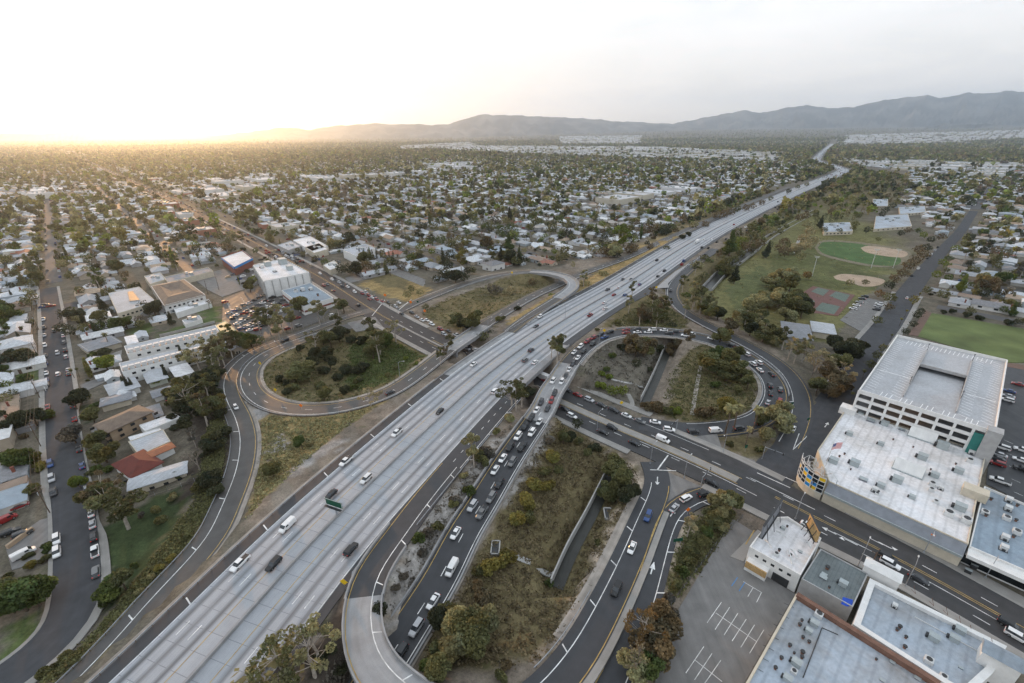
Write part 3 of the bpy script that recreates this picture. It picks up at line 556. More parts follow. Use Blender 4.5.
rail(FW, -24.7, 'short guardrail beside the merging lane right of the freeway', fs['gore2']-25, FB0-4)
rail(LO, 4.6, 'guardrail along the outer left ramp beside the dark grass slope', 0, 200)
rail(LL, -5.1, 'blue grey fence rail round the outside of the left loop ramp', 60, 224)
rail(LL, -5.2, 'guardrail on the collector road beyond its pale bridge', 272, 520)
barrier(RL, -5.5, 'concrete barrier on the left edge of the queued connector road', 298, 400); barrier(RL, 5.5, 'concrete barrier on the right edge of the queued connector road', 298, 400)
barrier(RL, 5.4, 'low concrete kerb wall round the inside of the right loop', 45, 243, h=.45)
barrier(RL, -5.4, 'concrete barrier round the outside of the right loop, beside the outer ramp', 80, 190, h=.8)
rail(RO, -4.8, 'guardrail on the outer edge of the right exit ramp by the park trees', 60, 300)
barrier(FO, -4.6, 'concrete barrier along the ramp climbing to the hairpin flyover', 60, 131); barrier(FO, 4.6, 'concrete barrier on the last bend of the hairpin flyover beside the freeway', 218, FO.L-15)
barrier(FL, -4.6, 'short concrete barrier on the right edge of the flyover approach', 30, 54); barrier(FL, 4.6, 'concrete barrier on the left edge of the flyover approach above the gore', 36, 54)
rail(FL, 4.9, 'guardrail on the outer bend of the lower left ramp by the sandy verge', FL.sta(545, 694), FL.sta(605, 605))
fls = FL.sta(563, 676); fle = FL.sta(650, 508)
barrier(FL, -5.3, 'wide concrete median strip between the two ramps at the bottom', fls-25, fle, w=1.7, h=.5, mat='sidewalk_concrete', name='concrete_median'); 
cm = MB(); RIGHTW = [-1, -1]
for r in CH:
    r.strip(cm, -r.hw, r.hw, dz=0.0, mi=0)
    for sg in (-1, 1) if r is CH[2] else (RIGHTW[CH.index(r)],):
        f = sg*(r.hw+.15)
        r.strip(cm, f-.2, f+.2, dz=2.75, thick=3.0, mi=1)
struct(cm.build('flood_channel', ['water_dark', 'concrete_pale']))
foliage('leaves', False); foliage('leaves_far', True)
plain('bark_brown', (.10, .075, .055), .9, var=.3, scale=2); plain('bark_pale', (.36, .32, .28), .85, var=.25, scale=1.5); objcol('bark_bare', .9, 0, .2)
def quads_at(c, n, size, rng, up=.35, elong=1.0):
    """n randomly turned leaf-clump faces at the points c"""
    k = len(c); d = rng.normal(size=(k, 3)); d[:, 2] += up; d /= np.linalg.norm(d, axis=1)[:, None]
    a = np.cross(d, rng.normal(size=(k, 3))); a /= np.linalg.norm(a, axis=1)[:, None]+1e-9; b = np.cross(d, a)
    s = (size*rng.uniform(.6, 1.3, k))[:, None]; a = a*s*elong; b = b*s
    sk = rng.uniform(-.5, .5, (k, 1))
    V = np.stack([c-a-b*.6, c+a*.4-b, c+a+b*.6+a*sk*.3, c-a*.5+b], 1).reshape(-1, 3)
    return V, np.arange(4*k).reshape(k, 4)
def clump_points(centers, radii, n, rng, shell=.55, flat=.75):
    w = radii**2/ (radii**2).sum(); idx = rng.choice(len(centers), n, p=w)
    d = rng.normal(size=(n, 3)); d /= np.linalg.norm(d, axis=1)[:, None]
    r = radii[idx]*(shell+(1-shell)*rng.random(n))**.8
    p = centers[idx]+d*r[:, None]*np.array([1, 1, flat]); return p, idx
def make_tree(kind, seed):
    rng = np.random.default_rng(seed); mb = MB(); bark = 'bark_brown'; centers = None; n = 1300; size = .42; up = .2
    if kind == 'broad':
        R, H = 4.6, 8.5; k = 11; th = rng.uniform(0, 6.28, k); rr = R*np.sqrt(rng.random(k))*.72
        centers = np.stack([rr*np.cos(th), rr*np.sin(th), H*.56+rng.uniform(-1.2, 2.1, k)-rr*.28], 1); radii = rng.uniform(1.3, 2.3, k); n = 1700
        trunk = [(0, 0, -.6), (.1, 0, 1.6), (.2, .1, 3.2)]; tr = [.34, .28, .22]
    elif kind == 'round':
        R, H = 4.0, 8.0; k = 16; d = rng.normal(size=(k, 3)); d /= np.linalg.norm(d, axis=1)[:, None]
        centers = d*np.array([2.3, 2.3, 1.8])+np.array([0, 0, 4.9]); radii = rng.uniform(1.4, 2.1, k); n = 2200
        trunk = [(0, 0, -.6), (0, .1, 1.5), (.1, .1, 3.4)]; tr = [.3, .25, .2]
    elif kind == 'umbrella':
        k = 14; th = rng.uniform(0, 6.28, k); rr = 5.2*np.sqrt(rng.random(k))
        centers = np.stack([rr*np.cos(th), rr*np.sin(th), 7.0+rng.uniform(-.5, .7, k)-rr*.15], 1); radii = rng.uniform(1.3, 2.0, k); n = 1900
        trunk = [(0, 0, -.6), (.1, 0, 2.4), (.2, .1, 4.6)]; tr = [.4, .34, .26]
    elif kind == 'euc':
        k = 15; z = rng.uniform(7.5, 17, k); th = rng.uniform(0, 6.28, k); rr = rng.uniform(.6, 3.9, k)*(1-(z-12)**2/90)
        centers = np.stack([rr*np.cos(th), rr*np.sin(th), z], 1); radii = rng.uniform(.9, 1.75, k); n = 1300; size = .36; bark = 'bark_pale'; up = 0
        trunk = [(0, 0, -.8), (.2, .1, 4), (.1, .4, 8), (.5, .2, 12.5), (.4, .3, 15)]; tr = [.36, .3, .24, .15, .07]
    elif kind == 'sparse':
        k = 17; th = rng.uniform(0, 6.28, k); rr = rng.uniform(1.5, 6.2, k); z = 9.5+rng.uniform(-3, 3.2, k)-rr*.2
        centers = np.stack([rr*np.cos(th), rr*np.sin(th), z], 1); radii = rng.uniform(.7, 1.35, k); n = 620; size = .36; bark = 'bark_pale'; up = 0
        trunk = [(0, 0, -.8), (.3, .2, 3), (.2, .6, 6), (.5, .5, 8.5)]; tr = [.42, .34, .28, .18]
    elif kind == 'shrub':
        k = 7; th = rng.uniform(0, 6.28, k); rr = 1.3*np.sqrt(rng.random(k))
        centers = np.stack([rr*np.cos(th), rr*np.sin(th), 1.1+rng.uniform(-.3, .7, k)], 1); radii = rng.uniform(.7, 1.1, k); n = 650; size = .26
        trunk = [(0, 0, -.4), (0, .05, .5), (.05, .05, 1.2)]; tr = [.12, .1, .06]
    elif kind == 'cypress':
        z = np.linspace(1, 11.5, 14); centers = np.stack([rng.normal(0, .12, 14), rng.normal(0, .12, 14), z], 1); radii = .95*np.sin(np.linspace(.9, 2.95, 14))+.25; n = 1000; size = .3
        trunk = [(0, 0, -.5), (0, 0, 3), (0, 0, 9)]; tr = [.2, .16, .06]
    elif kind == 'pine':
        k = 20; z = np.linspace(2.5, 13.5, k); rr = (14.2-z)*.2*rng.uniform(.5, 1.1, k); th = rng.uniform(0, 6.28, k)
        centers = np.stack([rr*np.cos(th), rr*np.sin(th), z], 1); radii = (14.8-z)*.17+.45; n = 1800; size = .36; up = .1
        trunk = [(0, 0, -.6), (0, 0, 5), (0, 0, 13)]; tr = [.34, .25, .06]
    elif kind == 'palm':
        trunk = [(0, 0, -.6), (.15, .05, 3), (.1, .2, 7), (.2, .25, 10.5)]; tr = [.3, .24, .2, .22]
        V, F = [], []
        for i in range(34):
            a = rng.uniform(0, 6.28); e = rng.uniform(-.9, 1.1); L = rng.uniform(1.9, 2.7); p = np.array([.2, .25, 10.5]); side = np.array([-math.sin(a), math.cos(a), 0]); prev = None
            for j in range(5):
                w = [.1, .42, .5, .34, .05][j]
                if prev is not None:
                    o = len(V); V += [prev[0]-prev[1]*side, prev[0]+prev[1]*side, p+w*side, p-w*side]; F.append([o, o+1, o+2, o+3])
                prev = (p.copy(), w); el = e-j*.42; p = p+np.array([math.cos(a)*math.cos(el), math.sin(a)*math.cos(el), math.sin(el)])*L/4
        V = np.array(V); F = np.array(F); cols = np.tile(rng.uniform(.7, 1.25, (len(F), 1)), (1, 3))*np.array([1, 1, .9])
        mb.tube(trunk, tr, 7)
        return mb.mesh('trunk', 'bark_brown'), np_mesh('crown', V, F, 'leaves', cols=cols)
    elif kind == 'bare':
        bark = 'bark_bare'
        def grow(p, d, L, r, lev):
            q = p+d*L; mb.tube([p, (p+q)/2+rng.normal(0, .05*L, 3), q], [r, r*.8, r*.6], 5, cap=False)
            if lev == 0: return
            for _ in range(3 if lev < 3 else 4):
                e = d+rng.normal(0, .55, 3); e[2] = abs(e[2])*.8+.1; e /= np.linalg.norm(e); grow(q, e, L*rng.uniform(.55, .8), r*.55, lev-1)
        grow(np.array([0, 0, -.5]), np.array([.05, .02, 1.0]), 3.4, .3, 4)
        c = np.array([v for v in mb.v if v[2] > 5.5]); c = c[rng.choice(len(c), min(420, len(c)), False)]
        V, F = quads_at(c, len(c), .16, rng); cols = np.tile(rng.uniform(.7, 1.3, (len(F), 1)), (1, 3))
        return mb.mesh('trunk', bark), np_mesh('crown', V, F, 'leaves', cols=cols)
    mb.tube(trunk, tr, 8)
    top = np.array(trunk[-1]); 
    for c, r in zip(centers, radii):       # limbs out to each leaf clump
        if kind in ('cypress', 'shrub'): continue
        s = np.array(trunk[rng.integers(1, len(trunk))]) if kind in ('euc', 'sparse', 'pine') else top
        if kind in ('euc', 'sparse'): 
            below = [np.array(t) for t in trunk if t[2] < c[2]-1.2]; s = below[-1]
        mid = (s+c)/2+np.array([0, 0, -.25]); mb.tube([s, mid, c], [tr[-1]*.55, tr[-1]*.4, .04], 5, cap=False)
    n = int(n*2.0); size *= .63
    p, idx = clump_points(centers, radii, n, rng); V, F = quads_at(p, n, size, rng, up)
    tone = rng.uniform(.72, 1.25, len(centers))[idx]*rng.uniform(.75, 1.25, n); warm = rng.normal(0, .06, len(centers))[idx]
    cols = np.stack([tone*(1+warm), tone, tone*(1-warm)], 1)
    return mb.mesh('trunk', bark), np_mesh('crown', V, F, 'leaves', cols=cols)
TREE_KINDS = {'broad': 3, 'round': 3, 'umbrella': 1, 'euc': 3, 'sparse': 2, 'shrub': 4, 'cypress': 1, 'pine': 2, 'palm': 2, 'bare': 1}
TEMPL = {k: [make_tree(k, 100+17*i+sum(map(ord, k))) for i in range(n)] for k, n in TREE_KINDS.items()}
HGT = {'broad': 8.6, 'round': 8.2, 'umbrella': 8.6, 'euc': 18, 'sparse': 13.5, 'shrub': 2.7, 'cypress': 12.2, 'pine': 15, 'palm': 12, 'bare': 11}
LC = {'olive': (0.122, 0.123, 0.053), 'dark': (0.052, 0.059, 0.033), 'green': (0.085, 0.113, 0.036), 'bright': (0.144, 0.178, 0.035), 'yellow': (0.185, 0.165, 0.048), 'pale': (0.243, 0.228, 0.116), 'brown': (0.141, 0.112, 0.064), 'grey': (0.135, 0.122, 0.1), 'straw': (0.311, 0.265, 0.151), 'orange': (0.2, 0.125, 0.05)}
PLANTS = []      # every plant placed by hand or by the town, waiting for its label
def plant(kind, colour, x, y, h=None, spread=None, z=None):
    h = (h or HGT[kind])*(1.0 if kind in ('shrub', 'palm') else 1.14)
    PLANTS.append(dict(kind=kind, colour=colour, x=x, y=y, h=h or HGT[kind], spread=spread, z=z))
def pplant(kind, colour, px, py, h=None, spread=None, zg=2.0):
    p = P(px, py, zg)
    for _ in range(3): p = P(px, py, float(ground_z(p[0], p[1])))
    plant(kind, colour, p[0], p[1], h, spread)
def pl(ox, oy, k, rows):
    for r in rows: pplant(r[2], r[3], ox+r[0]/k, oy+r[1]/k, *r[4:])
pl(256, 260, 4, [(195, 478, 'broad', 'olive', 9, 1.5), (120, 500, 'shrub', 'dark', 3), (98, 485, 'shrub', 'dark', 4), (150, 520, 'shrub', 'olive', 4), (125, 535, 'shrub', 'dark', 3.5), (230, 440, 'round', 'dark', 7), (300, 440, 'round', 'dark', 7.5), (275, 455, 'shrub', 'dark', 5), (330, 480, 'shrub', 'dark', 4.5), (360, 535, 'shrub', 'dark', 4), (385, 520, 'shrub', 'green', 3.5), (275, 560, 'round', 'olive', 6), (260, 515, 'shrub', 'olive', 4.5), (300, 350, 'round', 'olive', 8.5), (335, 330, 'round', 'dark', 9), (270, 340, 'round', 'olive', 8), (218, 325, 'shrub', 'orange', 4), (180, 365, 'shrub', 'dark', 4), (235, 395, 'broad', 'dark', 7), (280, 400, 'broad', 'dark', 8), (380, 330, 'shrub', 'dark', 5), (420, 335, 'shrub', 'dark', 5), (440, 320, 'shrub', 'olive', 4), (360, 455, 'shrub', 'dark', 5.5), (410, 455, 'shrub', 'dark', 6), (430, 440, 'shrub', 'dark', 5), (415, 490, 'shrub', 'olive', 3.5), (495, 410, 'euc', 'olive', 17), (520, 350, 'round', 'green', 9), (470, 395, 'broad', 'olive', 9), (460, 585, 'sparse', 'straw', 9), (600, 400, 'shrub', 'bright', 2.2), (640, 420, 'shrub', 'bright', 2), (560, 440, 'shrub', 'olive', 2.4), (530, 470, 'shrub', 'olive', 2.6), (580, 350, 'shrub', 'bright', 2), (350, 300, 'shrub', 'dark', 5)])
pl(210, 300, 5.253, [(385, 165, 'euc', 'pale', 17), (430, 165, 'euc', 'pale', 15), (345, 150, 'broad', 'brown', 7), (580, 135, 'euc', 'pale', 16), (600, 120, 'euc', 'pale', 13), (680, 100, 'euc', 'olive', 13), (705, 70, 'round', 'olive', 9), (480, 70, 'round', 'olive', 11), (220, 245, 'round', 'green', 8), (180, 265, 'broad', 'olive', 7), (260, 235, 'broad', 'green', 6), (120, 310, 'euc', 'brown', 15), (80, 350, 'euc', 'pale', 16), (50, 345, 'euc', 'brown', 15), (30, 370, 'sparse', 'olive', 12), (150, 280, 'euc', 'olive', 13), (20, 420, 'broad', 'dark', 8), (10, 470, 'round', 'dark', 8), (30, 510, 'broad', 'dark', 7), (105, 300, 'shrub', 'brown', 4), (60, 400, 'shrub', 'dark', 4), (20, 560, 'shrub', 'brown', 4), (25, 620, 'shrub', 'grey', 4)])
pl(0, 390, 4, [(770, 90, 'sparse', 'olive', 15), (720, 60, 'broad', 'olive', 10), (760, 50, 'broad', 'dark', 9), (830, 145, 'euc', 'olive', 13), (860, 240, 'broad', 'dark', 7), (900, 190, 'shrub', 'dark', 5), (840, 210, 'shrub', 'olive', 4), (820, 260, 'shrub', 'dark', 4), (800, 330, 'bare', 'grey', 10), (785, 230, 'euc', 'grey', 9), (850, 380, 'broad', 'dark', 6), (870, 420, 'shrub', 'dark', 4), (810, 400, 'shrub', 'olive', 4), (750, 160, 'round', 'dark', 6), (735, 100, 'round', 'dark', 7), (700, 120, 'shrub', 'dark', 4), (880, 110, 'shrub', 'dark', 5), (810, 110, 'shrub', 'dark', 5), (740, 20, 'broad', 'olive', 9), (690, 60, 'shrub', 'olive', 4), (515, 555, 'euc', 'olive', 15, 1.7), (455, 500, 'sparse', 'olive', 11), (410, 470, 'broad', 'olive', 9), (440, 450, 'sparse', 'brown', 11), (325, 395, 'round', 'bright', 5), (305, 215, 'round', 'grey', 8), (430, 290, 'broad', 'olive', 9), (400, 235, 'round', 'olive', 7), (380, 130, 'round', 'olive', 6.5), (710, 350, 'shrub', 'green', 3), (690, 440, 'shrub', 'pale', 2.5), (630, 490, 'shrub', 'olive', 2.5), (650, 530, 'shrub', 'olive', 3), (570, 505, 'shrub', 'grey', 2), (740, 600, 'shrub', 'olive', 2.2), (100, 320, 'round', 'green', 9), (60, 330, 'shrub', 'bright', 4), (150, 280, 'shrub', 'yellow', 4), (160, 320, 'shrub', 'yellow', 3.5), (45, 320, 'shrub', 'yellow', 3.5), (130, 420, 'shrub', 'olive', 4), (100, 160, 'round', 'dark', 8), (150, 140, 'round', 'dark', 7), (60, 165, 'broad', 'dark', 7), (190, 115, 'shrub', 'green', 5), (20, 200, 'round', 'dark', 7), (390, 330, 'shrub', 'green', 3), (440, 325, 'shrub', 'green', 3), (460, 160, 'shrub', 'green', 4), (700, 160, 'shrub', 'dark', 3), (330, 55, 'round', 'dark', 7)])
pl(0, 513, 4, [(110, 390, 'round', 'green', 9, 1.25), (60, 400, 'round', 'green', 7), (160, 370, 'round', 'green', 8), (10, 350, 'broad', 'olive', 6), (465, 340, 'round', 'green', 6.5), (505, 310, 'round', 'olive', 6), (440, 360, 'shrub', 'green', 3.5), (190, 150, 'shrub', 'green', 2.6), (190, 190, 'shrub', 'olive', 2.2), (120, 180, 'shrub', 'olive', 2), (40, 260, 'shrub', 'olive', 2), (130, 215, 'shrub', 'yellow', 2.5), (270, 590, 'shrub', 'olive', 2.4), (300, 600, 'shrub', 'olive', 2), (185, 655, 'shrub', 'olive', 2.4), (230, 620, 'shrub', 'olive', 2), (560, 320, 'shrub', 'pale', 2), (640, 230, 'shrub', 'yellow', 1.8), (610, 260, 'shrub', 'pale', 1.8), (690, 190, 'shrub', 'yellow', 1.8), (540, 220, 'shrub', 'green', 1.8)])
pl(0, 260, 4, [(310, 600, 'round', 'dark', 7), (75, 440, 'umbrella', 'dark', 9), (110, 430, 'umbrella', 'dark', 7), (70, 400, 'broad', 'dark', 7), (270, 245, 'umbrella', 'dark', 8), (310, 250, 'umbrella', 'dark', 8), (55, 250, 'broad', 'green', 12), (30, 230, 'round', 'green', 11), (115, 200, 'round', 'olive', 8), (135, 180, 'broad', 'olive', 8), (255, 300, 'round', 'dark', 7), (290, 310, 'broad', 'dark', 7), (350, 300, 'round', 'olive', 7), (480, 290, 'round', 'green', 9), (510, 275, 'broad', 'green', 8), (440, 230, 'round', 'dark', 6), (580, 215, 'round', 'dark', 8), (640, 195, 'round', 'dark', 6), (690, 260, 'pine', 'dark', 9), (570, 265, 'broad', 'grey', 7), (620, 260, 'bare', 'grey', 8), (840, 200, 'bare', 'brown', 9), (440, 350, 'palm', 'olive', 10), (425, 385, 'shrub', 'dark', 5), (380, 415, 'palm', 'olive', 6), (320, 470, 'palm', 'olive', 6), (300, 475, 'palm', 'olive', 6), (465, 460, 'palm', 'bright', 8), (150, 280, 'palm', 'olive', 8), (105, 310, 'palm', 'olive', 8), (735, 405, 'cypress', 'dark', 9), (670, 480, 'cypress', 'dark', 8), (520, 530, 'cypress', 'dark', 8), (535, 525, 'cypress', 'dark', 7), (705, 400, 'shrub', 'pale', 4.5), (630, 500, 'shrub', 'bright', 3.5), (650, 490, 'shrub', 'bright', 3.5), (665, 485, 'shrub', 'bright', 3.2), (385, 300, 'cypress', 'dark', 9), (400, 310, 'cypress', 'dark', 9), (420, 290, 'cypress', 'dark', 8), (430, 285, 'round', 'dark', 6), (60, 560, 'broad', 'olive', 5), (800, 440, 'sparse', 'pale', 14), (760, 420, 'broad', 'pale', 9), (90, 340, 'cypress', 'dark', 8), (15, 400, 'cypress', 'dark', 8), (10, 660, 'round', 'dark', 6), (370, 385, 'shrub', 'green', 3), (330, 150, 'round', 'olive', 7), (460, 35, 'round', 'olive', 6), (100, 55, 'broad', 'orange', 7), (150, 85, 'round', 'dark', 6), (500, 510, 'cypress', 'dark', 6), (820, 520, 'round', 'dark', 9), (850, 500, 'broad', 'olive', 8), (780, 560, 'euc', 'olive', 12), (730, 600, 'round', 'dark', 7), (760, 620, 'round', 'dark', 8)])
pl(256, 390, 4, [(185, 235, 'round', 'green', 5), (72, 345, 'round', 'olive', 5.5), (215, 225, 'shrub', 'pale', 2)])
pl(256, 390, 4, [(873, 308, 'euc', 'pale', 13), (855, 420, 'shrub', 'green', 3.6), (905, 300, 'shrub', 'olive', 4), (925, 265, 'shrub', 'grey', 4), (890, 270, 'shrub', 'olive', 4), (800, 455, 'shrub', 'grey', 3.2), (830, 350, 'shrub', 'pale', 2.5), (790, 470, 'shrub', 'olive', 2.6), (960, 180, 'shrub', 'olive', 3)])
pl(256, 513, 4, [(655, 115, 'shrub', 'green', 3.2), (690, 95, 'shrub', 'grey', 3.4), (670, 170, 'shrub', 'grey', 2.6), (590, 260, 'shrub', 'grey', 2.4), (560, 300, 'shrub', 'grey', 2.2), (500, 390, 'shrub', 'dark', 3.4), (720, 60, 'shrub', 'olive', 2.8), (235, 655, 'sparse', 'pale', 13), (255, 590, 'sparse', 'pale', 11), (130, 670, 'sparse', 'olive', 12), (60, 700, 'sparse', 'pale', 13), (255, 605, 'shrub', 'dark', 3), (340, 640, 'shrub', 'dark', 2.5), (300, 560, 'shrub', 'dark', 2.4), (200, 560, 'shrub', 'brown', 2)])
pl(450, 360, 4.876, [(322, 250, 'euc', 'olive', 13), (350, 230, 'euc', 'olive', 13), (300, 225, 'sparse', 'olive', 11), (292, 300, 'shrub', 'pale', 3.6), (380, 180, 'broad', 'dark', 6)])
pl(540, 290, 5.253, [(90, 395, 'euc', 'olive', 15), (110, 380, 'euc', 'olive', 14), (60, 370, 'euc', 'pale', 12)])
pl(512, 260, 4, [(465, 215, 'euc', 'pale', 11), (535, 140, 'round', 'brown', 6), (570, 125, 'round', 'brown', 6)])
pl(540, 290, 5.253, [(505, 400, 'round', 'dark', 5), (430, 315, 'shrub', 'dark', 4), (378, 355, 'shrub', 'green', 3.6), (348, 425, 'shrub', 'green', 3), (325, 450, 'shrub', 'bright', 3), (365, 465, 'shrub', 'bright', 2.8), (310, 515, 'shrub', 'bright', 3), (333, 520, 'shrub', 'bright', 3.2), (370, 555, 'round', 'bright', 4.6), (395, 560, 'round', 'bright', 4.6), (432, 560, 'round', 'bright', 5), (500, 345, 'broad', 'brown', 11, 1.1), (545, 350, 'broad', 'olive', 11), (585, 345, 'round', 'brown', 9), (480, 300, 'broad', 'brown', 8), (620, 330, 'shrub', 'dark', 5), (700, 320, 'broad', 'brown', 8), (680, 340, 'shrub', 'brown', 4), (575, 430, 'shrub', 'dark', 2.5), (600, 630, 'shrub', 'brown', 5), (640, 640, 'shrub', 'olive', 3.5), (690, 640, 'shrub', 'bright', 3), (720, 640, 'shrub', 'bright', 3), (560, 630, 'shrub', 'brown', 4), (520, 190, 'euc', 'brown', 13), (610, 210, 'euc', 'olive', 13), (580, 160, 'sparse', 'olive', 11), (640, 170, 'broad', 'olive', 8), (690, 190, 'round', 'dark', 6), (480, 170, 'broad', 'olive', 7), (560, 120, 'broad', 'olive', 7), (600, 90, 'broad', 'olive', 8), (640, 110, 'round', 'olive', 7), (670, 70, 'round', 'brown', 7), (530, 140, 'shrub', 'green', 3.5), (560, 175, 'shrub', 'green', 3), (410, 180, 'shrub', 'olive', 3), (300, 215, 'shrub', 'olive', 2.5)])
pl(650, 270, 3.417, [(215, 345, 'broad', 'olive', 10, 1.4), (270, 330, 'round', 'olive', 9), (240, 310, 'broad', 'green', 9), (310, 370, 'broad', 'olive', 9), (330, 410, 'round', 'olive', 7), (260, 380, 'broad', 'olive', 8), (220, 400, 'shrub', 'green', 4), (300, 420, 'shrub', 'olive', 4), (255, 490, 'round', 'yellow', 7), (185, 500, 'shrub', 'brown', 6), (165, 495, 'shrub', 'brown', 4), (90, 495, 'shrub', 'bright', 3), (20, 480, 'shrub', 'brown', 4.5), (60, 490, 'shrub', 'olive', 3.5), (255, 570, 'palm', 'pale', 16), (283, 555, 'palm', 'pale', 14), (348, 560, 'palm', 'pale', 14), (325, 600, 'palm', 'straw', 9), (425, 545, 'broad', 'pale', 10, 1.1), (395, 590, 'round', 'pale', 6), (450, 510, 'broad', 'pale', 8), (370, 620, 'shrub', 'olive', 3), (270, 600, 'shrub', 'olive', 2.5), (380, 540, 'round', 'olive', 6)])
pl(650, 270, 3.417, [(110, 75, 'euc', 'olive', 12), (140, 110, 'euc', 'pale', 14), (170, 150, 'euc', 'pale', 14), (200, 165, 'broad', 'olive', 9), (230, 170, 'round', 'dark', 8), (125, 90, 'broad', 'green', 7), (270, 210, 'broad', 'brown', 8), (300, 215, 'euc', 'pale', 10), (340, 225, 'round', 'dark', 8), (385, 245, 'broad', 'olive', 8), (420, 245, 'round', 'olive', 8), (355, 150, 'broad', 'pale', 13), (400, 130, 'broad', 'pale', 14), (440, 120, 'broad', 'pale', 12), (480, 150, 'round', 'olive', 12), (515, 165, 'round', 'olive', 11), (460, 180, 'broad', 'pale', 10), (380, 185, 'round', 'olive', 9), (470, 310, 'euc', 'straw', 12), (490, 320, 'euc', 'pale', 13), (430, 260, 'broad', 'pale', 7)])
pl(768, 230, 4, [(175, 590, 'bare', 'straw', 14), (200, 570, 'sparse', 'straw', 12), (300, 530, 'round', 'dark', 11, 1.2), (345, 500, 'round', 'dark', 9), (260, 480, 'round', 'dark', 8), (245, 640, 'broad', 'brown', 11), (285, 640, 'broad', 'brown', 9), (190, 660, 'round', 'olive', 8), (325, 690, 'palm', 'olive', 6), (430, 385, 'round', 'olive', 6), (375, 600, 'palm', 'olive', 6), (405, 560, 'round', 'olive', 5), (430, 525, 'round', 'olive', 5), (455, 495, 'round', 'olive', 5), (487, 445, 'palm', 'olive', 5), (545, 425, 'round', 'dark', 4.5), (575, 395, 'round', 'dark', 4.5), (525, 385, 'palm', 'yellow', 6), (545, 350, 'palm', 'yellow', 6), (570, 320, 'palm', 'yellow', 6), (580, 300, 'broad', 'yellow', 6), (605, 345, 'round', 'dark', 5), (590, 360, 'round', 'dark', 5), (600, 280, 'palm', 'yellow', 6), (630, 260, 'round', 'olive', 6), (668, 200, 'round', 'bright', 7), (695, 150, 'round', 'bright', 7), (715, 135, 'round', 'green', 7), (745, 95, 'round', 'bright', 8), (440, 275, 'round', 'orange', 6), (480, 300, 'broad', 'olive', 8), (475, 330, 'broad', 'brown', 6), (320, 230, 'round', 'pale', 6), (385, 225, 'round', 'olive', 5), (500, 220, 'broad', 'brown', 8), (530, 200, 'broad', 'brown', 9), (555, 170, 'broad', 'brown', 10), (580, 150, 'broad', 'brown', 10), (610, 125, 'broad', 'brown', 10), (595, 100, 'round', 'brown', 9), (480, 245, 'round', 'dark', 7), (625, 95, 'broad', 'dark', 9), (860, 230, 'broad', 'pale', 12), (820, 260, 'pine', 'pale', 10), (990, 200, 'broad', 'olive', 9), (795, 350, 'shrub', 'dark', 4), (845, 360, 'shrub', 'dark', 4), (990, 385, 'round', 'dark', 4.5), (960, 380, 'shrub', 'dark', 4), (1010, 385, 'round', 'olive', 5), (735, 335, 'shrub', 'dark', 3.5), (700, 335, 'shrub', 'dark', 3), (155, 200, 'round', 'yellow', 6)])
pl(820, 160, 4.02, [(60, 250, 'pine', 'dark', 14), (190, 215, 'pine', 'brown', 14), (165, 230, 'pine', 'brown', 13), (130, 250, 'pine', 'olive', 12), (150, 240, 'round', 'olive', 9), (185, 300, 'round', 'dark', 9), (75, 300, 'round', 'olive', 7), (130, 290, 'round', 'olive', 7), (260, 220, 'broad', 'dark', 11), (290, 200, 'broad', 'dark', 10), (245, 235, 'round', 'dark', 9), (270, 155, 'broad', 'brown', 9), (320, 150, 'broad', 'grey', 9), (70, 205, 'round', 'pale', 8), (100, 190, 'pine', 'dark', 10), (30, 170, 'round', 'olive', 8), (15, 250, 'pine', 'dark', 12), (560, 240, 'round', 'yellow', 7), (600, 330, 'broad', 'dark', 7), (530, 250, 'broad', 'olive', 8), (510, 290, 'broad', 'brown', 9), (480, 330, 'broad', 'brown', 9), (440, 340, 'round', 'dark', 8), (410, 320, 'round', 'bright', 8), (390, 300, 'round', 'green', 7), (350, 300, 'broad', 'brown', 8), (320, 310, 'round', 'dark', 7), (230, 330, 'broad', 'olive', 5), (700, 420, 'broad', 'olive', 7)])
pl(690, 200, 5.253, [(230, 440, 'pine', 'dark', 15), (215, 400, 'round', 'olive', 8), (400, 305, 'pine', 'dark', 15), (415, 280, 'pine', 'dark', 12), (300, 300, 'broad', 'brown', 11), (330, 290, 'broad', 'brown', 12), (360, 270, 'broad', 'brown', 11), (280, 280, 'broad', 'brown', 9), (190, 360, 'round', 'olive', 8), (170, 375, 'round', 'olive', 7), (150, 300, 'euc', 'brown', 11), (250, 320, 'round', 'olive', 8), (490, 310, 'broad', 'brown', 11), (470, 290, 'broad', 'brown', 11), (520, 280, 'broad', 'olive', 10), (490, 250, 'broad', 'brown', 10), (555, 290, 'broad', 'straw', 12), (590, 240, 'broad', 'straw', 12), (620, 200, 'broad', 'straw', 12), (610, 160, 'broad', 'pale', 11), (575, 330, 'broad', 'pale', 9), (570, 120, 'broad', 'brown', 11), (600, 110, 'broad', 'brown', 11), (680, 150, 'pine', 'dark', 16), (670, 130, 'round', 'olive', 9), (700, 180, 'round', 'olive', 8), (760, 110, 'pine', 'dark', 12), (25, 395, 'euc', 'olive', 10), (70, 440, 'round', 'olive', 7), (40, 420, 'round', 'olive', 7), (60, 560, 'euc', 'pale', 12), (20, 560, 'euc', 'olive', 12), (100, 570, 'euc', 'pale', 11), (390, 170, 'round', 'dark', 7), (440, 130, 'round', 'olive', 7), (330, 190, 'round', 'olive', 6), (470, 190, 'round', 'olive', 7), (500, 160, 'round', 'olive', 7), (530, 110, 'round', 'olive', 7)])
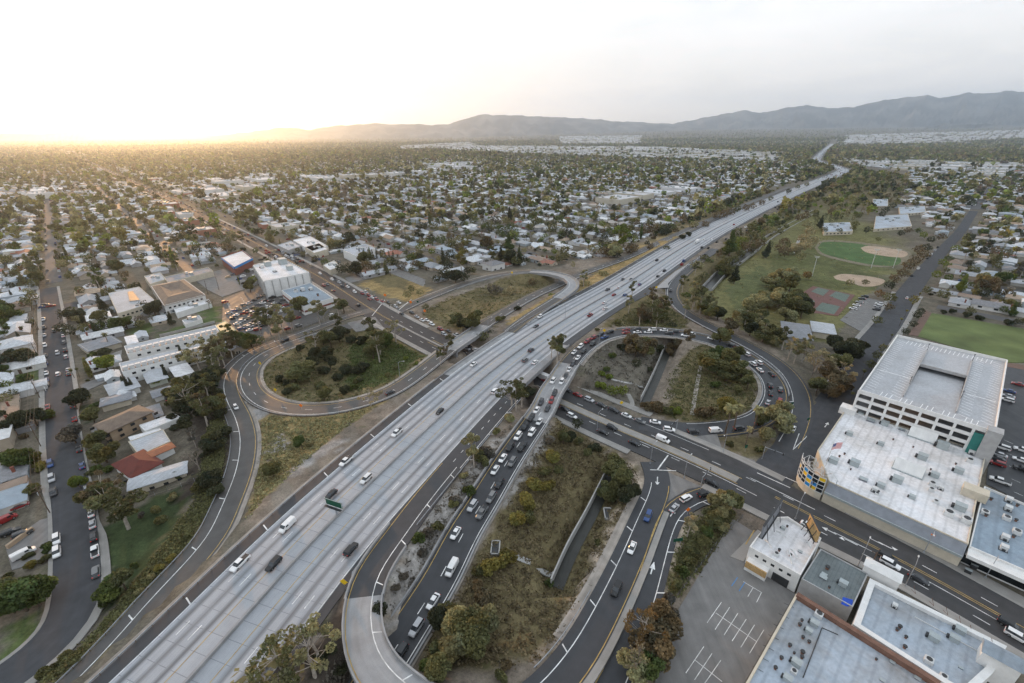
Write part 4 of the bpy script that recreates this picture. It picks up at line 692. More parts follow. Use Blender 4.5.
pl(256, 513, 4, [(740, 455, 'round', 'dark', 5.5), (770, 430, 'round', 'olive', 5), (815, 500, 'round', 'pale', 7.5), (860, 510, 'round', 'olive', 8), (900, 480, 'broad', 'pale', 8), (880, 560, 'round', 'olive', 7), (800, 580, 'round', 'pale', 6.5), (735, 590, 'round', 'olive', 5), (690, 660, 'round', 'green', 4.5), (735, 660, 'round', 'olive', 5), (990, 200, 'shrub', 'yellow', 4.4), (940, 240, 'shrub', 'yellow', 4.2), (905, 245, 'shrub', 'olive', 3.4), (885, 310, 'shrub', 'brown', 3), (915, 355, 'shrub', 'brown', 3.6), (980, 670, 'shrub', 'olive', 2.4), (1000, 620, 'shrub', 'brown', 2)])
pl(512, 390, 4, [(162, 285, 'shrub', 'yellow', 4.4), (205, 215, 'round', 'olive', 5), (235, 215, 'round', 'dark', 5), (260, 160, 'round', 'dark', 4.6), (205, 170, 'round', 'olive', 4.5), (150, 210, 'shrub', 'grey', 3.4), (130, 335, 'shrub', 'olive', 3.6), (185, 330, 'shrub', 'olive', 3.2), (90, 395, 'shrub', 'yellow', 4), (140, 395, 'shrub', 'yellow', 4), (115, 400, 'shrub', 'yellow', 3.6), (60, 460, 'shrub', 'yellow', 4.2), (20, 530, 'shrub', 'yellow', 4.4), (60, 520, 'shrub', 'olive', 3.6), (70, 480, 'shrub', 'yellow', 3.4), (270, 215, 'shrub', 'olive', 3.4), (300, 260, 'shrub', 'olive', 3), (330, 240, 'shrub', 'dark', 3.4), (400, 370, 'broad', 'olive', 8), (440, 390, 'round', 'olive', 7), (390, 440, 'broad', 'olive', 7), (450, 455, 'round', 'dark', 5.6), (480, 430, 'round', 'dark', 5), (410, 330, 'broad', 'olive', 7), (830, 500, 'broad', 'pale', 8), (870, 480, 'round', 'olive', 6.5), (800, 540, 'shrub', 'olive', 4.4), (780, 580, 'shrub', 'green', 3), (760, 620, 'shrub', 'olive', 3), (840, 560, 'shrub', 'pale', 3.2), (700, 590, 'euc', 'straw', 8), (340, 620, 'shrub', 'olive', 2)])
pl(512, 513, 4, [(150, 290, 'shrub', 'green', 2), (560, 560, 'broad', 'brown', 8), (590, 470, 'broad', 'brown', 7), (530, 520, 'sparse', 'orange', 9), (500, 650, 'bare', 'straw', 9), (540, 660, 'broad', 'green', 6), (610, 500, 'round', 'brown', 5), (470, 640, 'broad', 'pale', 6), (640, 420, 'shrub', 'grey', 3), (680, 250, 'shrub', 'green', 3), (700, 200, 'shrub', 'olive', 3), (660, 300, 'shrub', 'olive', 2.6), (630, 350, 'shrub', 'grey', 2.5), (720, 170, 'shrub', 'olive', 3), (570, 610, 'broad', 'brown', 6)])
pl(330, 240, 5.253, [(265, 600, 'euc', 'olive', 15), (285, 540, 'broad', 'olive', 8), (505, 375, 'round', 'olive', 5), (700, 480, 'broad', 'dark', 9), (740, 470, 'broad', 'olive', 10), (670, 450, 'broad', 'olive', 8), (770, 440, 'round', 'olive', 8), (580, 660, 'euc', 'olive', 9), (610, 640, 'euc', 'brown', 9), (640, 590, 'euc', 'olive', 10), (410, 315, 'round', 'pale', 7), (475, 300, 'round', 'pale', 6), (430, 280, 'round', 'olive', 6), (100, 190, 'umbrella', 'dark', 10), (140, 190, 'umbrella', 'dark', 9), (60, 185, 'umbrella', 'dark', 9), (620, 220, 'round', 'dark', 9), (660, 225, 'round', 'dark', 10), (700, 220, 'round', 'dark', 9), (560, 230, 'round', 'dark', 7), (725, 185, 'broad', 'dark', 8), (750, 180, 'round', 'olive', 7), (345, 150, 'round', 'dark', 8), (380, 165, 'round', 'grey', 8), (430, 180, 'round', 'olive', 6), (320, 130, 'round', 'dark', 8), (590, 90, 'cypress', 'dark', 10), (440, 120, 'round', 'yellow', 9), (410, 100, 'pine', 'dark', 10), (470, 95, 'round', 'olive', 8), (320, 190, 'palm', 'olive', 7)] + [(160+i*22, 100+i*2, 'cypress', 'dark', 10) for i in range(9)])
pl(440, 230, 5.12, [(100, 70, 'round', 'yellow', 9), (130, 90, 'round', 'yellow', 8), (320, 150, 'round', 'yellow', 8), (295, 75, 'round', 'yellow', 5), (380, 180, 'pine', 'dark', 12), (405, 180, 'pine', 'dark', 12), (430, 175, 'broad', 'dark', 8), (340, 140, 'round', 'yellow', 7), (265, 330, 'bare', 'grey', 8), (300, 330, 'bare', 'grey', 7), (365, 330, 'sparse', 'straw', 8), (470, 270, 'bare', 'brown', 7), (570, 335, 'round', 'bright', 5), (400, 410, 'shrub', 'dark', 3.4), (645, 50, 'round', 'dark', 11), (620, 50, 'round', 'green', 10), (840, 140, 'broad', 'brown', 11), (870, 140, 'broad', 'brown', 11), (900, 140, 'broad', 'dark', 10), (840, 60, 'round', 'dark', 9), (610, 170, 'round', 'olive', 8), (640, 160, 'round', 'olive', 8), (735, 290, 'euc', 'pale', 12), (745, 280, 'sparse', 'pale', 9), (835, 230, 'sparse', 'pale', 9), (860, 225, 'round', 'olive', 5), (910, 220, 'round', 'olive', 5), (680, 200, 'euc', 'pale', 8), (300, 470, 'shrub', 'olive', 3.6), (320, 460, 'shrub', 'olive', 3.2), (220, 540, 'broad', 'olive', 7), (260, 520, 'broad', 'dark', 6), (285, 500, 'round', 'olive', 5.5), (20, 260, 'round', 'dark', 10), (965, 120, 'broad', 'brown', 10), (990, 110, 'broad', 'brown', 10)])
pl(640, 140, 4.452, [(30, 425, 'broad', 'brown', 13), (60, 420, 'broad', 'brown', 12), (10, 430, 'round', 'brown', 10), (45, 485, 'round', 'brown', 8), (120, 485, 'round', 'olive', 8), (190, 440, 'shrub', 'dark', 6), (215, 430, 'shrub', 'dark', 6), (160, 410, 'broad', 'brown', 8), (190, 370, 'round', 'brown', 11), (240, 390, 'broad', 'pale', 11), (290, 385, 'sparse', 'brown', 10), (340, 350, 'broad', 'brown', 12), (370, 345, 'broad', 'brown', 13), (400, 335, 'broad', 'brown', 12), (430, 320, 'broad', 'olive', 12), (470, 315, 'broad', 'brown', 11), (500, 305, 'broad', 'brown', 10), (540, 290, 'broad', 'brown', 10), (580, 270, 'round', 'olive', 9), (450, 195, 'pine', 'dark', 18), (470, 190, 'pine', 'dark', 16), (660, 240, 'broad', 'dark', 10), (700, 220, 'broad', 'olive', 10), (740, 210, 'broad', 'olive', 10), (350, 520, 'euc', 'brown', 11)])
pl(512, 260, 4, [(480, 150, 'euc', 'olive', 12), (560, 190, 'euc', 'brown', 14), (590, 250, 'euc', 'brown', 15), (610, 235, 'euc', 'olive', 14), (540, 250, 'broad', 'brown', 10), (690, 235, 'euc', 'pale', 12), (720, 200, 'euc', 'pale', 14), (745, 190, 'euc', 'olive', 14), (770, 215, 'broad', 'olive', 9), (800, 225, 'euc', 'pale', 12), (830, 330, 'broad', 'olive', 9), (900, 400, 'round', 'olive', 7), (870, 430, 'round', 'olive', 7), (700, 350, 'euc', 'brown', 11), (910, 250, 'broad', 'pale', 9), (940, 270, 'broad', 'olive', 10), (980, 290, 'euc', 'pale', 11), (1010, 300, 'broad', 'olive', 10)])
pl(0, 260, 4, [(855, 420, 'euc', 'pale', 16), (890, 390, 'euc', 'pale', 15), (930, 370, 'euc', 'olive', 15), (870, 470, 'euc', 'olive', 13), (840, 570, 'euc', 'olive', 13), (860, 620, 'broad', 'olive', 9), (960, 350, 'broad', 'green', 9), (830, 650, 'euc', 'brown', 13)])
pl(690, 200, 5.253, [(420, 460, 'broad', 'pale', 12), (450, 500, 'broad', 'olive', 13), (480, 440, 'broad', 'pale', 12), (520, 480, 'round', 'olive', 12), (540, 430, 'broad', 'pale', 12), (500, 560, 'round', 'olive', 10), (560, 560, 'broad', 'olive', 12), (590, 590, 'round', 'dark', 10), (420, 560, 'broad', 'pale', 10), (610, 420, 'round', 'orange', 7), (380, 540, 'broad', 'olive', 9), (640, 250, 'broad', 'straw', 11), (600, 280, 'broad', 'straw', 11), (730, 130, 'pine', 'dark', 13), (820, 100, 'pine', 'brown', 14), (860, 150, 'round', 'olive', 9)])
pl(256, 260, 4, [(560, 330, 'sparse', 'pale', 13), (470, 330, 'euc', 'olive', 15), (240, 360, 'sparse', 'olive', 11), (330, 290, 'euc', 'olive', 12), (100, 330, 'euc', 'pale', 15), (20, 300, 'euc', 'pale', 16), (60, 300, 'euc', 'olive', 17), (150, 280, 'euc', 'pale', 14)])
pl(0, 0, 1, [(802, 362, 'euc', 'pale', 14), (814, 372, 'sparse', 'straw', 12), (822, 388, 'euc', 'brown', 13), (782, 350, 'euc', 'olive', 13), (762, 341, 'euc', 'pale', 12), (744, 328, 'euc', 'olive', 13), (828, 398, 'broad', 'brown', 9), (838, 385, 'sparse', 'straw', 12), (694, 303, 'euc', 'pale', 13), (704, 312, 'euc', 'olive', 13), (838, 372, 'broad', 'olive', 10), (850, 362, 'round', 'dark', 10)])
def roofmat(name, col, col2, scale=.25, stripe=0, rough=.8):
    """flat roof membrane: broad stains, ponding marks and sheet seams"""
    mt, nt, b, N, L = _mat(name); tc = N.new('ShaderNodeTexCoord')
    n1 = N.new('ShaderNodeTexNoise'); n1.inputs['Scale'].default_value = scale*.35; n1.inputs['Detail'].default_value = 9; n1.inputs['Roughness'].default_value = .62; L.new(tc.outputs['Object'], n1.inputs['Vector'])
    n2 = N.new('ShaderNodeTexNoise'); n2.inputs['Scale'].default_value = scale*4; n2.inputs['Detail'].default_value = 5; L.new(tc.outputs['Object'], n2.inputs['Vector'])
    r1 = N.new('ShaderNodeMapRange'); r1.inputs[1].default_value = .42; r1.inputs[2].default_value = .72; L.new(n1.outputs['Fac'], r1.inputs[0])
    r2 = N.new('ShaderNodeMapRange'); r2.inputs[1].default_value = .3; r2.inputs[2].default_value = .7; r2.inputs[3].default_value = .88; r2.inputs[4].default_value = 1.1; L.new(n2.outputs['Fac'], r2.inputs[0])
    mx = N.new('ShaderNodeMix'); mx.data_type = 'RGBA'; mx.inputs['A'].default_value = (*col, 1); mx.inputs['B'].default_value = (*col2, 1); L.new(r1.outputs[0], mx.inputs['Factor'])
    sc = N.new('ShaderNodeVectorMath'); sc.operation = 'SCALE'; L.new(mx.outputs['Result'], sc.inputs[0]); L.new(r2.outputs[0], sc.inputs['Scale']); last = sc.outputs[0]
    if stripe:
        mp = N.new('ShaderNodeMapping'); mp.inputs['Rotation'].default_value = (0, 0, -A_E); L.new(tc.outputs['Object'], mp.inputs[0])
        wv = N.new('ShaderNodeTexWave'); wv.inputs['Scale'].default_value = stripe; wv.inputs['Distortion'].default_value = .6; wv.inputs['Detail'].default_value = 2; wv.bands_direction = 'X'; L.new(mp.outputs[0], wv.inputs['Vector'])
        r3 = N.new('ShaderNodeMapRange'); r3.inputs[1].default_value = 0; r3.inputs[2].default_value = .25; r3.inputs[3].default_value = .86; r3.inputs[4].default_value = 1; L.new(wv.outputs['Fac'], r3.inputs[0])
        s2 = N.new('ShaderNodeVectorMath'); s2.operation = 'SCALE'; L.new(last, s2.inputs[0]); L.new(r3.outputs[0], s2.inputs['Scale']); last = s2.outputs[0]
    L.new(last, b.inputs['Base Color']); b.inputs['Roughness'].default_value = rough; b.inputs['Specular IOR Level'].default_value = .25; return mt
roofmat('roof_white', (.72, .72, .74), (.50, .49, .48), stripe=.12); roofmat('roof_blue_grey', (.27, .335, .40), (.22, .25, .28), stripe=.1); roofmat('roof_pale_blue', (.37, .425, .49), (.27, .275, .28), stripe=.12)
roofmat('roof_dark', (.16, .185, .19), (.11, .12, .12), stripe=.35); roofmat('roof_deck', (.42, .43, .45), (.34, .34, .35)); roofmat('roof_lightgrey', (.44, .46, .49), (.32, .33, .34), stripe=.2)
roofmat('shingle_brown', (.20, .155, .12), (.13, .10, .085), scale=1.0); roofmat('shingle_grey', (.24, .25, .27), (.17, .175, .19), scale=1.0); roofmat('shingle_red', (.15, .045, .035), (.10, .035, .03), scale=1.0); roofmat('shingle_tan', (.32, .25, .18), (.24, .19, .14), scale=1.0); roofmat('tile_terracotta', (.36, .15, .08), (.25, .11, .07), scale=1.2)
plain('wall_white', (.68, .68, .67), .8, var=.08); plain('wall_cream', (.52, .47, .38), .85, var=.1); plain('wall_tan', (.36, .27, .19), .85, var=.1); plain('wall_grey', (.36, .36, .36), .85, var=.12); plain('brick_red', (.20, .075, .055), .85, var=.2, scale=2); plain('panel_green', (.03, .17, .15), .5, var=.12); plain('wall_palegreen', (.40, .42, .36), .85, var=.1)
plain('glass_dark', (.02, .024, .028), .15, var=.1, spec=.6); plain('metal_unit', (.36, .40, .41), .55, metal=.2, var=.12, scale=1.5); plain('metal_pale', (.56, .57, .57), .6, var=.12, scale=1.5); plain('awning_grey', (.19, .205, .23), .6, var=.12, scale=.5); plain('parapet_brown', (.17, .095, .07), .8, var=.2); plain('tarp_blue', (.01, .06, .40), .5, var=.15)
plain('panel_yellow', (.72, .48, .02), .4, var=.06); plain('panel_blue', (.02, .22, .55), .4, var=.06); plain('plywood', (.42, .28, .13), .8, var=.2, scale=2); plain('rust', (.18, .09, .06), .85, var=.3, scale=2)
FOOT = []      # footprints, so that the town keeps clear of them
def inset(poly, d):
    n = len(poly); ar = sum(poly[i][0]*poly[(i+1) % n][1]-poly[(i+1) % n][0]*poly[i][1] for i in range(n)); s = 1 if ar > 0 else -1; out = []
    for i in range(n):
        a, b, c = [np.array(poly[(i+k) % n][:2], float) for k in (-1, 0, 1)]
        u = (b-a)/np.linalg.norm(b-a); v = (c-b)/np.linalg.norm(c-b); nu = np.array([-u[1], u[0]])*s; nv = np.array([-v[1], v[0]])*s
        m = nu+nv; den = 1+nu@nv; out.append(tuple(b+m*d/max(den, .2)))
    return out
class Bld:
    def __init__(s, name, label, cat, roof_px, h, wall='wall_white', roof='roof_white', par=.7, world=None, group=None, parw=.3, base=0.0):
        pts = [P(x, y, h)[:2] for x, y in roof_px] if world is None else [np.array(p[:2], float) for p in world]
        ar = sum(pts[i][0]*pts[(i+1) % len(pts)][1]-pts[(i+1) % len(pts)][0]*pts[i][1] for i in range(len(pts)))
        if ar < 0: pts = pts[::-1]
        s.c = np.mean(pts, 0); s.h = h; FOOT.append([tuple(p) for p in pts])
        s.t = thing(name, label, cat, (s.c[0], s.c[1], 0), group=group); s.poly = [tuple(p-s.c) for p in pts]
        mb = MB(); inn = inset(s.poly, parw); rz = h-par; n = len(pts)
        mb.prism(s.poly, base-.6, h, 0)
        lo = [(x, y, h) for x, y in s.poly]; li = [(x, y, h) for x, y in inn]; lr = [(x, y, rz) for x, y in inn]
        mb.add(lo+li+lr, [(i, (i+1) % n, n+(i+1) % n, n+i) for i in range(n)]+[(n+i, n+(i+1) % n, 2*n+(i+1) % n, 2*n+i) for i in range(n)], 0)
        s.wall = mb.build('wall', wall, s.t)
        mr = MB(); o = [(x, y, rz) for x, y in inn]; mr.prism(inn, rz-.3, rz, 0, 0); s.roof = mr.build('roof', roof, s.t); s.rz = rz
    def loc(s, x, y, z): p = P(x, y, z); return np.array([p[0]-s.c[0], p[1]-s.c[1], z])
    def part(s, name, mb, mats, parent=None): return mb.build(name, mats, parent or s.t)
    def windows(s, i, n, z, h, w, mat='glass_dark', t0=.06, t1=.94, name='window', proud=.05):
        a, b = np.array(s.poly[i]), np.array(s.poly[(i+1) % len(s.poly)]); d = b-a; L = np.linalg.norm(d); u = d/L; nn = np.array([u[1], -u[0]]); ang = math.atan2(u[1], u[0])
        for k in range(n):
            f = t0+(t1-t0)*(k+.5)/n; q = a+d*f+nn*proud*.5; mb = MB(); mb.box((0, 0, 0), (w, proud+.1, h)); me = s.__dict__.setdefault('_w', {}).get((i, w, h, mat))
            if me is None: me = mb.mesh(name, mat); s._w[(i, w, h, mat)] = me
            o = put(name, me, s.t, (q[0], q[1], z), ang)
    def edge(s, i): a, b = np.array(s.poly[i]), np.array(s.poly[(i+1) % len(s.poly)]); return a, b, b-a
_units = {}
def unit_mesh(kind):
    if kind in _units: return _units[kind]
    mb = MB()
    if kind == 'box':
        mb.box((0, 0, .75), (2.2, 1.8, 1.5)); mb.box((0, 0, 1.58), (2.35, 1.95, .16)); mb.box((1.35, 0, .5), (.6, 1.2, .8), 0, 1); mb.box((0, -.93, .8), (1.6, .06, .9), 0, 1)
    elif kind == 'fan':
        mb.box((0, 0, .6), (1.8, 1.8, 1.2)); mb.tube([(0, 0, 1.2), (0, 0, 1.34)], .65, 12, 1)
    elif kind == 'vent':
        mb.tube([(0, 0, 0), (0, 0, .7)], .32, 10); mb.tube([(0, 0, .7), (0, 0, .95)], [.5, .42], 10, 1)
    elif kind == 'cooler':
        mb.box((0, 0, .8), (1.5, 1.5, 1.4)); mb.box((0, 0, 1.55), (1.6, 1.6, .1)); mb.box((0, .9, .5), (.7, .6, .5), 0, 1); mb.box((0, 0, .05), (1.9, 1.9, .1), 0, 1)
    elif kind == 'hatch':
        mb.box((0, 0, .25), (1.8, 1.3, .5)); mb.box((0, 0, .53), (1.9, 1.4, .06), 0, 1)
    elif kind == 'skylight':
        mb.add([(-4, -2, 0), (4, -2, 0), (4, 2, 0), (-4, 2, 0), (-4, 0, 2.0), (4, 0, 2.0)], [(0, 1, 5, 4), (2, 3, 4, 5), (1, 2, 5), (3, 0, 4)], 0); mb.box((0, 0, .02), (8.4, 4.4, .3), 0, 1)
    _units[kind] = mb.mesh('rooftop_unit', {'box': ['metal_unit', 'metal_dark'], 'fan': ['metal_pale', 'metal_dark'], 'vent': ['rust', 'metal_dark'], 'cooler': ['metal_pale', 'metal_dark'], 'hatch': ['awning_grey', 'metal_unit'], 'skylight': ['wall_white', 'metal_unit']}[kind]); return _units[kind]
def units(b, lst, ang=A_E, jit=.0):
    for x, y, k, *r in lst:
        p = b.loc(x, y, b.rz); sc = r[0] if r else 1
        o = put({'vent': 'roof_vent', 'skylight': 'roof_monitor'}.get(k, 'rooftop_unit'), unit_mesh(k), b.t, tuple(p), ang); o.scale = (sc, sc, sc)
ST = Bld('corner_store', 'large white flat-roofed store with yellow and blue corner panels beside the boulevard', 'store', [(846, 408.5), (817.5, 450), (829, 481), (968.5, 544), (986.5, 452)], 6.8, 'wall_cream', 'roof_white', par=.6)
units(ST, [(768+x/4, 390+y/4, k, s*.8) for x, y, k, s in [(325, 180, 'box', 1.1), (450, 220, 'box', 1.0), (465, 140, 'box', 1.3), (370, 100, 'box', 1.0), (260, 290, 'box', 1.4), (345, 300, 'box', 1.5), (615, 275, 'box', 1.5), (515, 367, 'box', 1.5), (380, 360, 'hatch', 1.6), (665, 347, 'box', 1.2), (655, 380, 'fan', 1.2), (690, 397, 'cooler', 1), (652, 402, 'fan', 1), (450, 388, 'box', 1.1), (425, 405, 'cooler', 1.2), (435, 418, 'fan', .8), (575, 433, 'box', .9), (760, 330, 'box', 1.3), (695, 232, 'box', 1.8), (690, 210, 'hatch', 1.4), (812, 255, 'cooler', 1.4), (805, 287, 'fan', 1.3), (765, 477, 'box', 1.5), (720, 500, 'fan', 1.6), (790, 527, 'fan', 1.6), (670, 450, 'fan', .9), (535, 160, 'hatch', 1.4), (410, 125, 'hatch', 1.8), (440, 410, 'vent', 1), (305, 258, 'vent', 1), (285, 268, 'vent', 1), (500, 200, 'vent', .9), (750, 298, 'vent', .9), (650, 320, 'vent', .8), (580, 230, 'vent', .8), (330, 320, 'vent', .8)]])
for x, y in ((922, 437), (908, 470)): p = ST.loc(x, y, ST.rz); o = put('roof_monitor', unit_mesh('skylight'), ST.t, tuple(p), A_E); o.scale = (1.0, 1.4, 1.7)
mb = MB(); q = ST.loc(973, 496, 6.2); mb.box((q[0], q[1], 7.6), (6, 4, 3.0), A_E); ST.part('roof_penthouse', mb, 'wall_cream')
mb = MB(); q = ST.loc(847.5, 412, 6.2); mb.box((q[0], q[1], 7.2), (5.5, 4.5, 3.0), A_E); ST.part('corner_tower', mb, 'wall_white')
a = ST.loc(829.5, 481.5, 6.6); b = ST.loc(968, 544.2, 6.6); u = (b-a)/np.linalg.norm(b-a); nrm = np.array([u[1], -u[0], 0]); nrm = nrm if nrm[:2] @ (P(890, 560)[:2]-ST.c-a[:2]) > 0 else -nrm
mb = MB(); c0, c1 = a+nrm*3.4, b+nrm*3.4; z1, z2 = 6.5, 4.3
mb.add([(a[0], a[1], z1), (b[0], b[1], z1), (c1[0], c1[1], z2), (c0[0], c0[1], z2)], [(0, 1, 2, 3), (3, 2, 1, 0)][:1]); mb.add([(c0[0], c0[1], z2), (c1[0], c1[1], z2), (c1[0], c1[1], z2-.7), (c0[0], c0[1], z2-.7), (a[0], a[1], z2-.7), (b[0], b[1], z2-.7)], [(0, 1, 2, 3), (3, 2, 5, 4)], 1); mb.tube([c0+[0, 0, z2+.05-c0[2]], c1+[0, 0, z2+.05-c1[2]]], .16, 6, 1)
ST.part('awning', mb, ['awning_grey', 'metal_unit'])
mb = MB(); n = 9
d0, d1 = a+nrm*2.9, b+nrm*2.9
for k in range(1): mb.add([(d0[0], d0[1], -.5), (d1[0], d1[1], -.5), (d1[0], d1[1], 3.8), (d0[0], d0[1], 3.8)], [(0, 1, 2, 3)])
ST.part('front_wall', mb, 'wall_cream')
arc = [P(*q, 8.8)[:2] for q in ((803.2, 455.5), (811.5, 471), (826.8, 479))]
(x1, y1), (x2, y2), (x3, y3) = arc; dd = 2*(x1*(y2-y3)+x2*(y3-y1)+x3*(y1-y2))
ux = ((x1**2+y1**2)*(y2-y3)+(x2**2+y2**2)*(y3-y1)+(x3**2+y3**2)*(y1-y2))/dd; uy = ((x1**2+y1**2)*(x3-x2)+(x2**2+y2**2)*(x1-x3)+(x3**2+y3**2)*(x2-x1))/dd
RCc = np.array([ux, uy]); RR = math.hypot(x1-ux, y1-uy); A1 = math.atan2(y1-uy, x1-ux); A3 = math.atan2(y3-uy, x3-ux)
if A3 < A1 and A1-A3 > math.pi: A3 += 2*math.pi
if A1 < A3 and A3-A1 > math.pi: A1 += 2*math.pi
NCOL, NROW = 7, 4; blue = {(2, 0), (3, 1), (4, 2), (3, 3)}; yel = {(2, 1), (3, 2), (5, 0), (4, 3)}; yel |= {(0, 1)}
mb = MB(); mg = MB()
def rp(t, z, r=RR): return (RCc[0]-ST.c[0]+math.cos(t)*r, RCc[1]-ST.c[1]+math.sin(t)*r, z)
for i in range(NCOL):
    t0, t1 = A1+(A3-A1)*i/NCOL, A1+(A3-A1)*(i+1)/NCOL
    mb.add([rp(t0, -.5), rp(t1, -.5), rp(t1, 2.6), rp(t0, 2.6)], [(0, 1, 2, 3)], 3)
    for j in range(NROW):
        za, zb = 8.6-j*1.5, 8.6-(j+1)*1.5; cc = 1 if (i-1, j) in blue else 2 if (i-1, j) in yel else 0
        mb.add([rp(t0, za), rp(t1, za), rp(t1, zb), rp(t0, zb)], [(0, 1, 2, 3)], cc)
    for t in ((t0, t1) if i == NCOL-1 else (t0,)): mg.box((*rp(t, 5.4, RR+.04)[:2], 5.4), (.2, .2, 6.6), t)
for j in range(NROW+1):
    z = 8.6-j*1.5; mg.tube([rp(A1+(A3-A1)*k/24, z, RR+.04) for k in range(25)], .11, 5)
ST.part('rounded_corner', mb, ['glass_dark', 'panel_blue', 'panel_yellow', 'wall_cream']); ST.part('mullions', mg, 'metal_pale')
mb = MB(); r_ = random.Random(4)      # tangled tube lattice crowning the corner
for k in range(26):
    t = A1+(A3-A1)*r_.random(); rr = RR-r_.uniform(0, 4.5); t2 = t+r_.uniform(-.5, .5); r2 = RR-r_.uniform(-.4, 5)
    mb.tube([rp(t, 8.0+r_.random(), rr), rp((t+t2)/2, 9.6+r_.random()*1.2, (rr+r2)/2), rp(t2, 8.3+r_.random(), r2)], .09, 4)
for z in (8.9, 9.8): mb.tube([rp(A1+(A3-A1)*k/20, z+.25*math.sin(k*1.3), RR+.1) for k in range(21)], .1, 5)
ST.part('corner_lattice', mb, 'metal_pale')
fp = P(825.6, 466, 6.2); t = thing('flagpole', 'flagpole with a striped red and white flag on the white store roof', 'flagpole', (fp[0], fp[1], 6.2))
mb = MB(); mb.tube([(0, 0, 0), (0, 0, 9.5)], [.11, .07], 8); mb.tube([(0, 0, 9.5), (0, 0, 9.75)], [.14, .05], 8); mb.build('pole', 'metal_pale', t)
plain('flag_red', (.55, .03, .04), .8, var=.05); plain('flag_white', (.75, .75, .75), .8, var=.05); plain('flag_blue', (.03, .05, .22), .8, var=.05)
mb = MB(); FLg, FHt = 4.6, 2.5; fd = np.array([.93, .36])
def fl(u, v, off=0):
    w_ = .28*math.sin(u*5.2)*u; return (fd[0]*u*FLg-fd[1]*(w_+off), fd[1]*u*FLg+fd[0]*(w_+off), 9.3-v*FHt-.35*u*u)
for i in range(13):
    for k in range(12):
        if i < 7 and k < 5: mb.add([fl(k/12, i/13), fl(k/12, (i+1)/13), fl((k+1)/12, (i+1)/13), fl((k+1)/12, i/13)], [(0, 1, 2, 3)], 2)
        else: mb.add([fl(k/12, i/13), fl(k/12, (i+1)/13), fl((k+1)/12, (i+1)/13), fl((k+1)/12, i/13)], [(0, 1, 2, 3)], i % 2)
for r in range(9):
    for k in range(6 if r % 2 == 0 else 5):
        u0, v0 = (.035+.07*k+(.035 if r % 2 else 0)), .03+r*.055
        for o in (.012, -.012): mb.add([fl(u0-.012, v0, o), fl(u0, v0+.02, o), fl(u0+.012, v0, o), fl(u0, v0-.02, o)], [(0, 1, 2, 3)], 1)
mb.build('flag', ['flag_red', 'flag_white', 'flag_blue'], t)
GH = 17.0; gA, gB, gC, gD = [P(*q, GH)[:2] for q in ((859.5, 390), (897.6, 335.2), (1007, 360.3), (980, 425))]
gD = gA+(gC-gB)*.99; gC = gB+(gC-gB)
gc = (gA+gB+gC+gD)/4; FOOT.append([tuple(gA), tuple(gD), tuple(gC), tuple(gB)])
t = thing('parking_garage', 'white multi-level parking garage with an open roof deck and sunken ramp', 'parking garage', (gc[0], gc[1], 0))
def g2(u, v, z): p = gA*(1-u)*(1-v)+gD*u*(1-v)+gC*u*v+gB*(1-u)*v-gc; return np.array([p[0], p[1], z])
H0 = (.33, .73, .24, .83)      # u0 u1 v0 v1 of the ramp bay
hv = .60
mb = MB()
def gquad(u0, u1, v0, v1, za, zb=None, th=.5, mi=0):
    zb = za if zb is None else zb
    A_, B_, C_, D_ = g2(u0, v0, za), g2(u1, v0, za), g2(u1, v1, zb), g2(u0, v1, zb); dn = np.array([0, 0, th])
    mb.add([A_, B_, C_, D_, A_-dn, B_-dn, C_-dn, D_-dn], [(0, 1, 2, 3), (7, 6, 5, 4), (0, 4, 5, 1), (1, 5, 6, 2), (2, 6, 7, 3), (3, 7, 4, 0)], mi)
RD_ = GH-1.0
gquad(0, H0[0], 0, 1, RD_); gquad(H0[1], 1, 0, 1, RD_); gquad(H0[0], H0[1], 0, H0[2], RD_); gquad(H0[0], H0[1], H0[3], 1, RD_); gquad(H0[0], H0[1], hv, H0[3], RD_+.02)
mb.build('roof_deck', 'roof_deck', t)
mb = MB(); gquad(H0[0]+.005, H0[1]-.005, H0[2], H0[3], RD_-.05, RD_-3.6); mb.build('ramp', 'roof_deck', t)
for lv, z in (('level', RD_-3.4), ('level', RD_-6.8), ('level', RD_-10.2)):
    mb = MB(); gquad(.005, H0[0], .005, .995, z); gquad(H0[1], .995, .005, .995, z); gquad(H0[0], H0[1], .005, .2, z); mb.build('floor', 'concrete', t)
mb = MB(); ang = math.atan2(*(gD-gA)[::-1]); Ls = np.linalg.norm(gD-gA); Ws = np.linalg.norm(gB-gA)
sides = [((0, 0), (1, 0), 8), ((1, 0), (1, 1), 8), ((1, 1), (0, 1), 8), ((0, 1), (0, 0), 8)]
for (p0, p1, nb) in sides:
    a = g2(*p0, 0); b = g2(*p1, 0); L_ = np.linalg.norm((b-a)[:2]); an = math.atan2(b[1]-a[1], b[0]-a[0]); m_ = (a+b)/2
    for zc, hh in ((GH-.55, 1.7), (GH-3.9, 1.25), (GH-7.3, 1.25), (GH-10.7, 1.25)): mb.box((m_[0], m_[1], zc), (L_, .4, hh), an)
    for k in range(nb+1): q = a+(b-a)*k/nb; mb.box((q[0], q[1], GH/2-.2), (.8, .55, GH), an)
mb.build('facade', 'wall_white', t)
mb = MB()      # dark inside so that the openings read as openings: plain concrete core walls
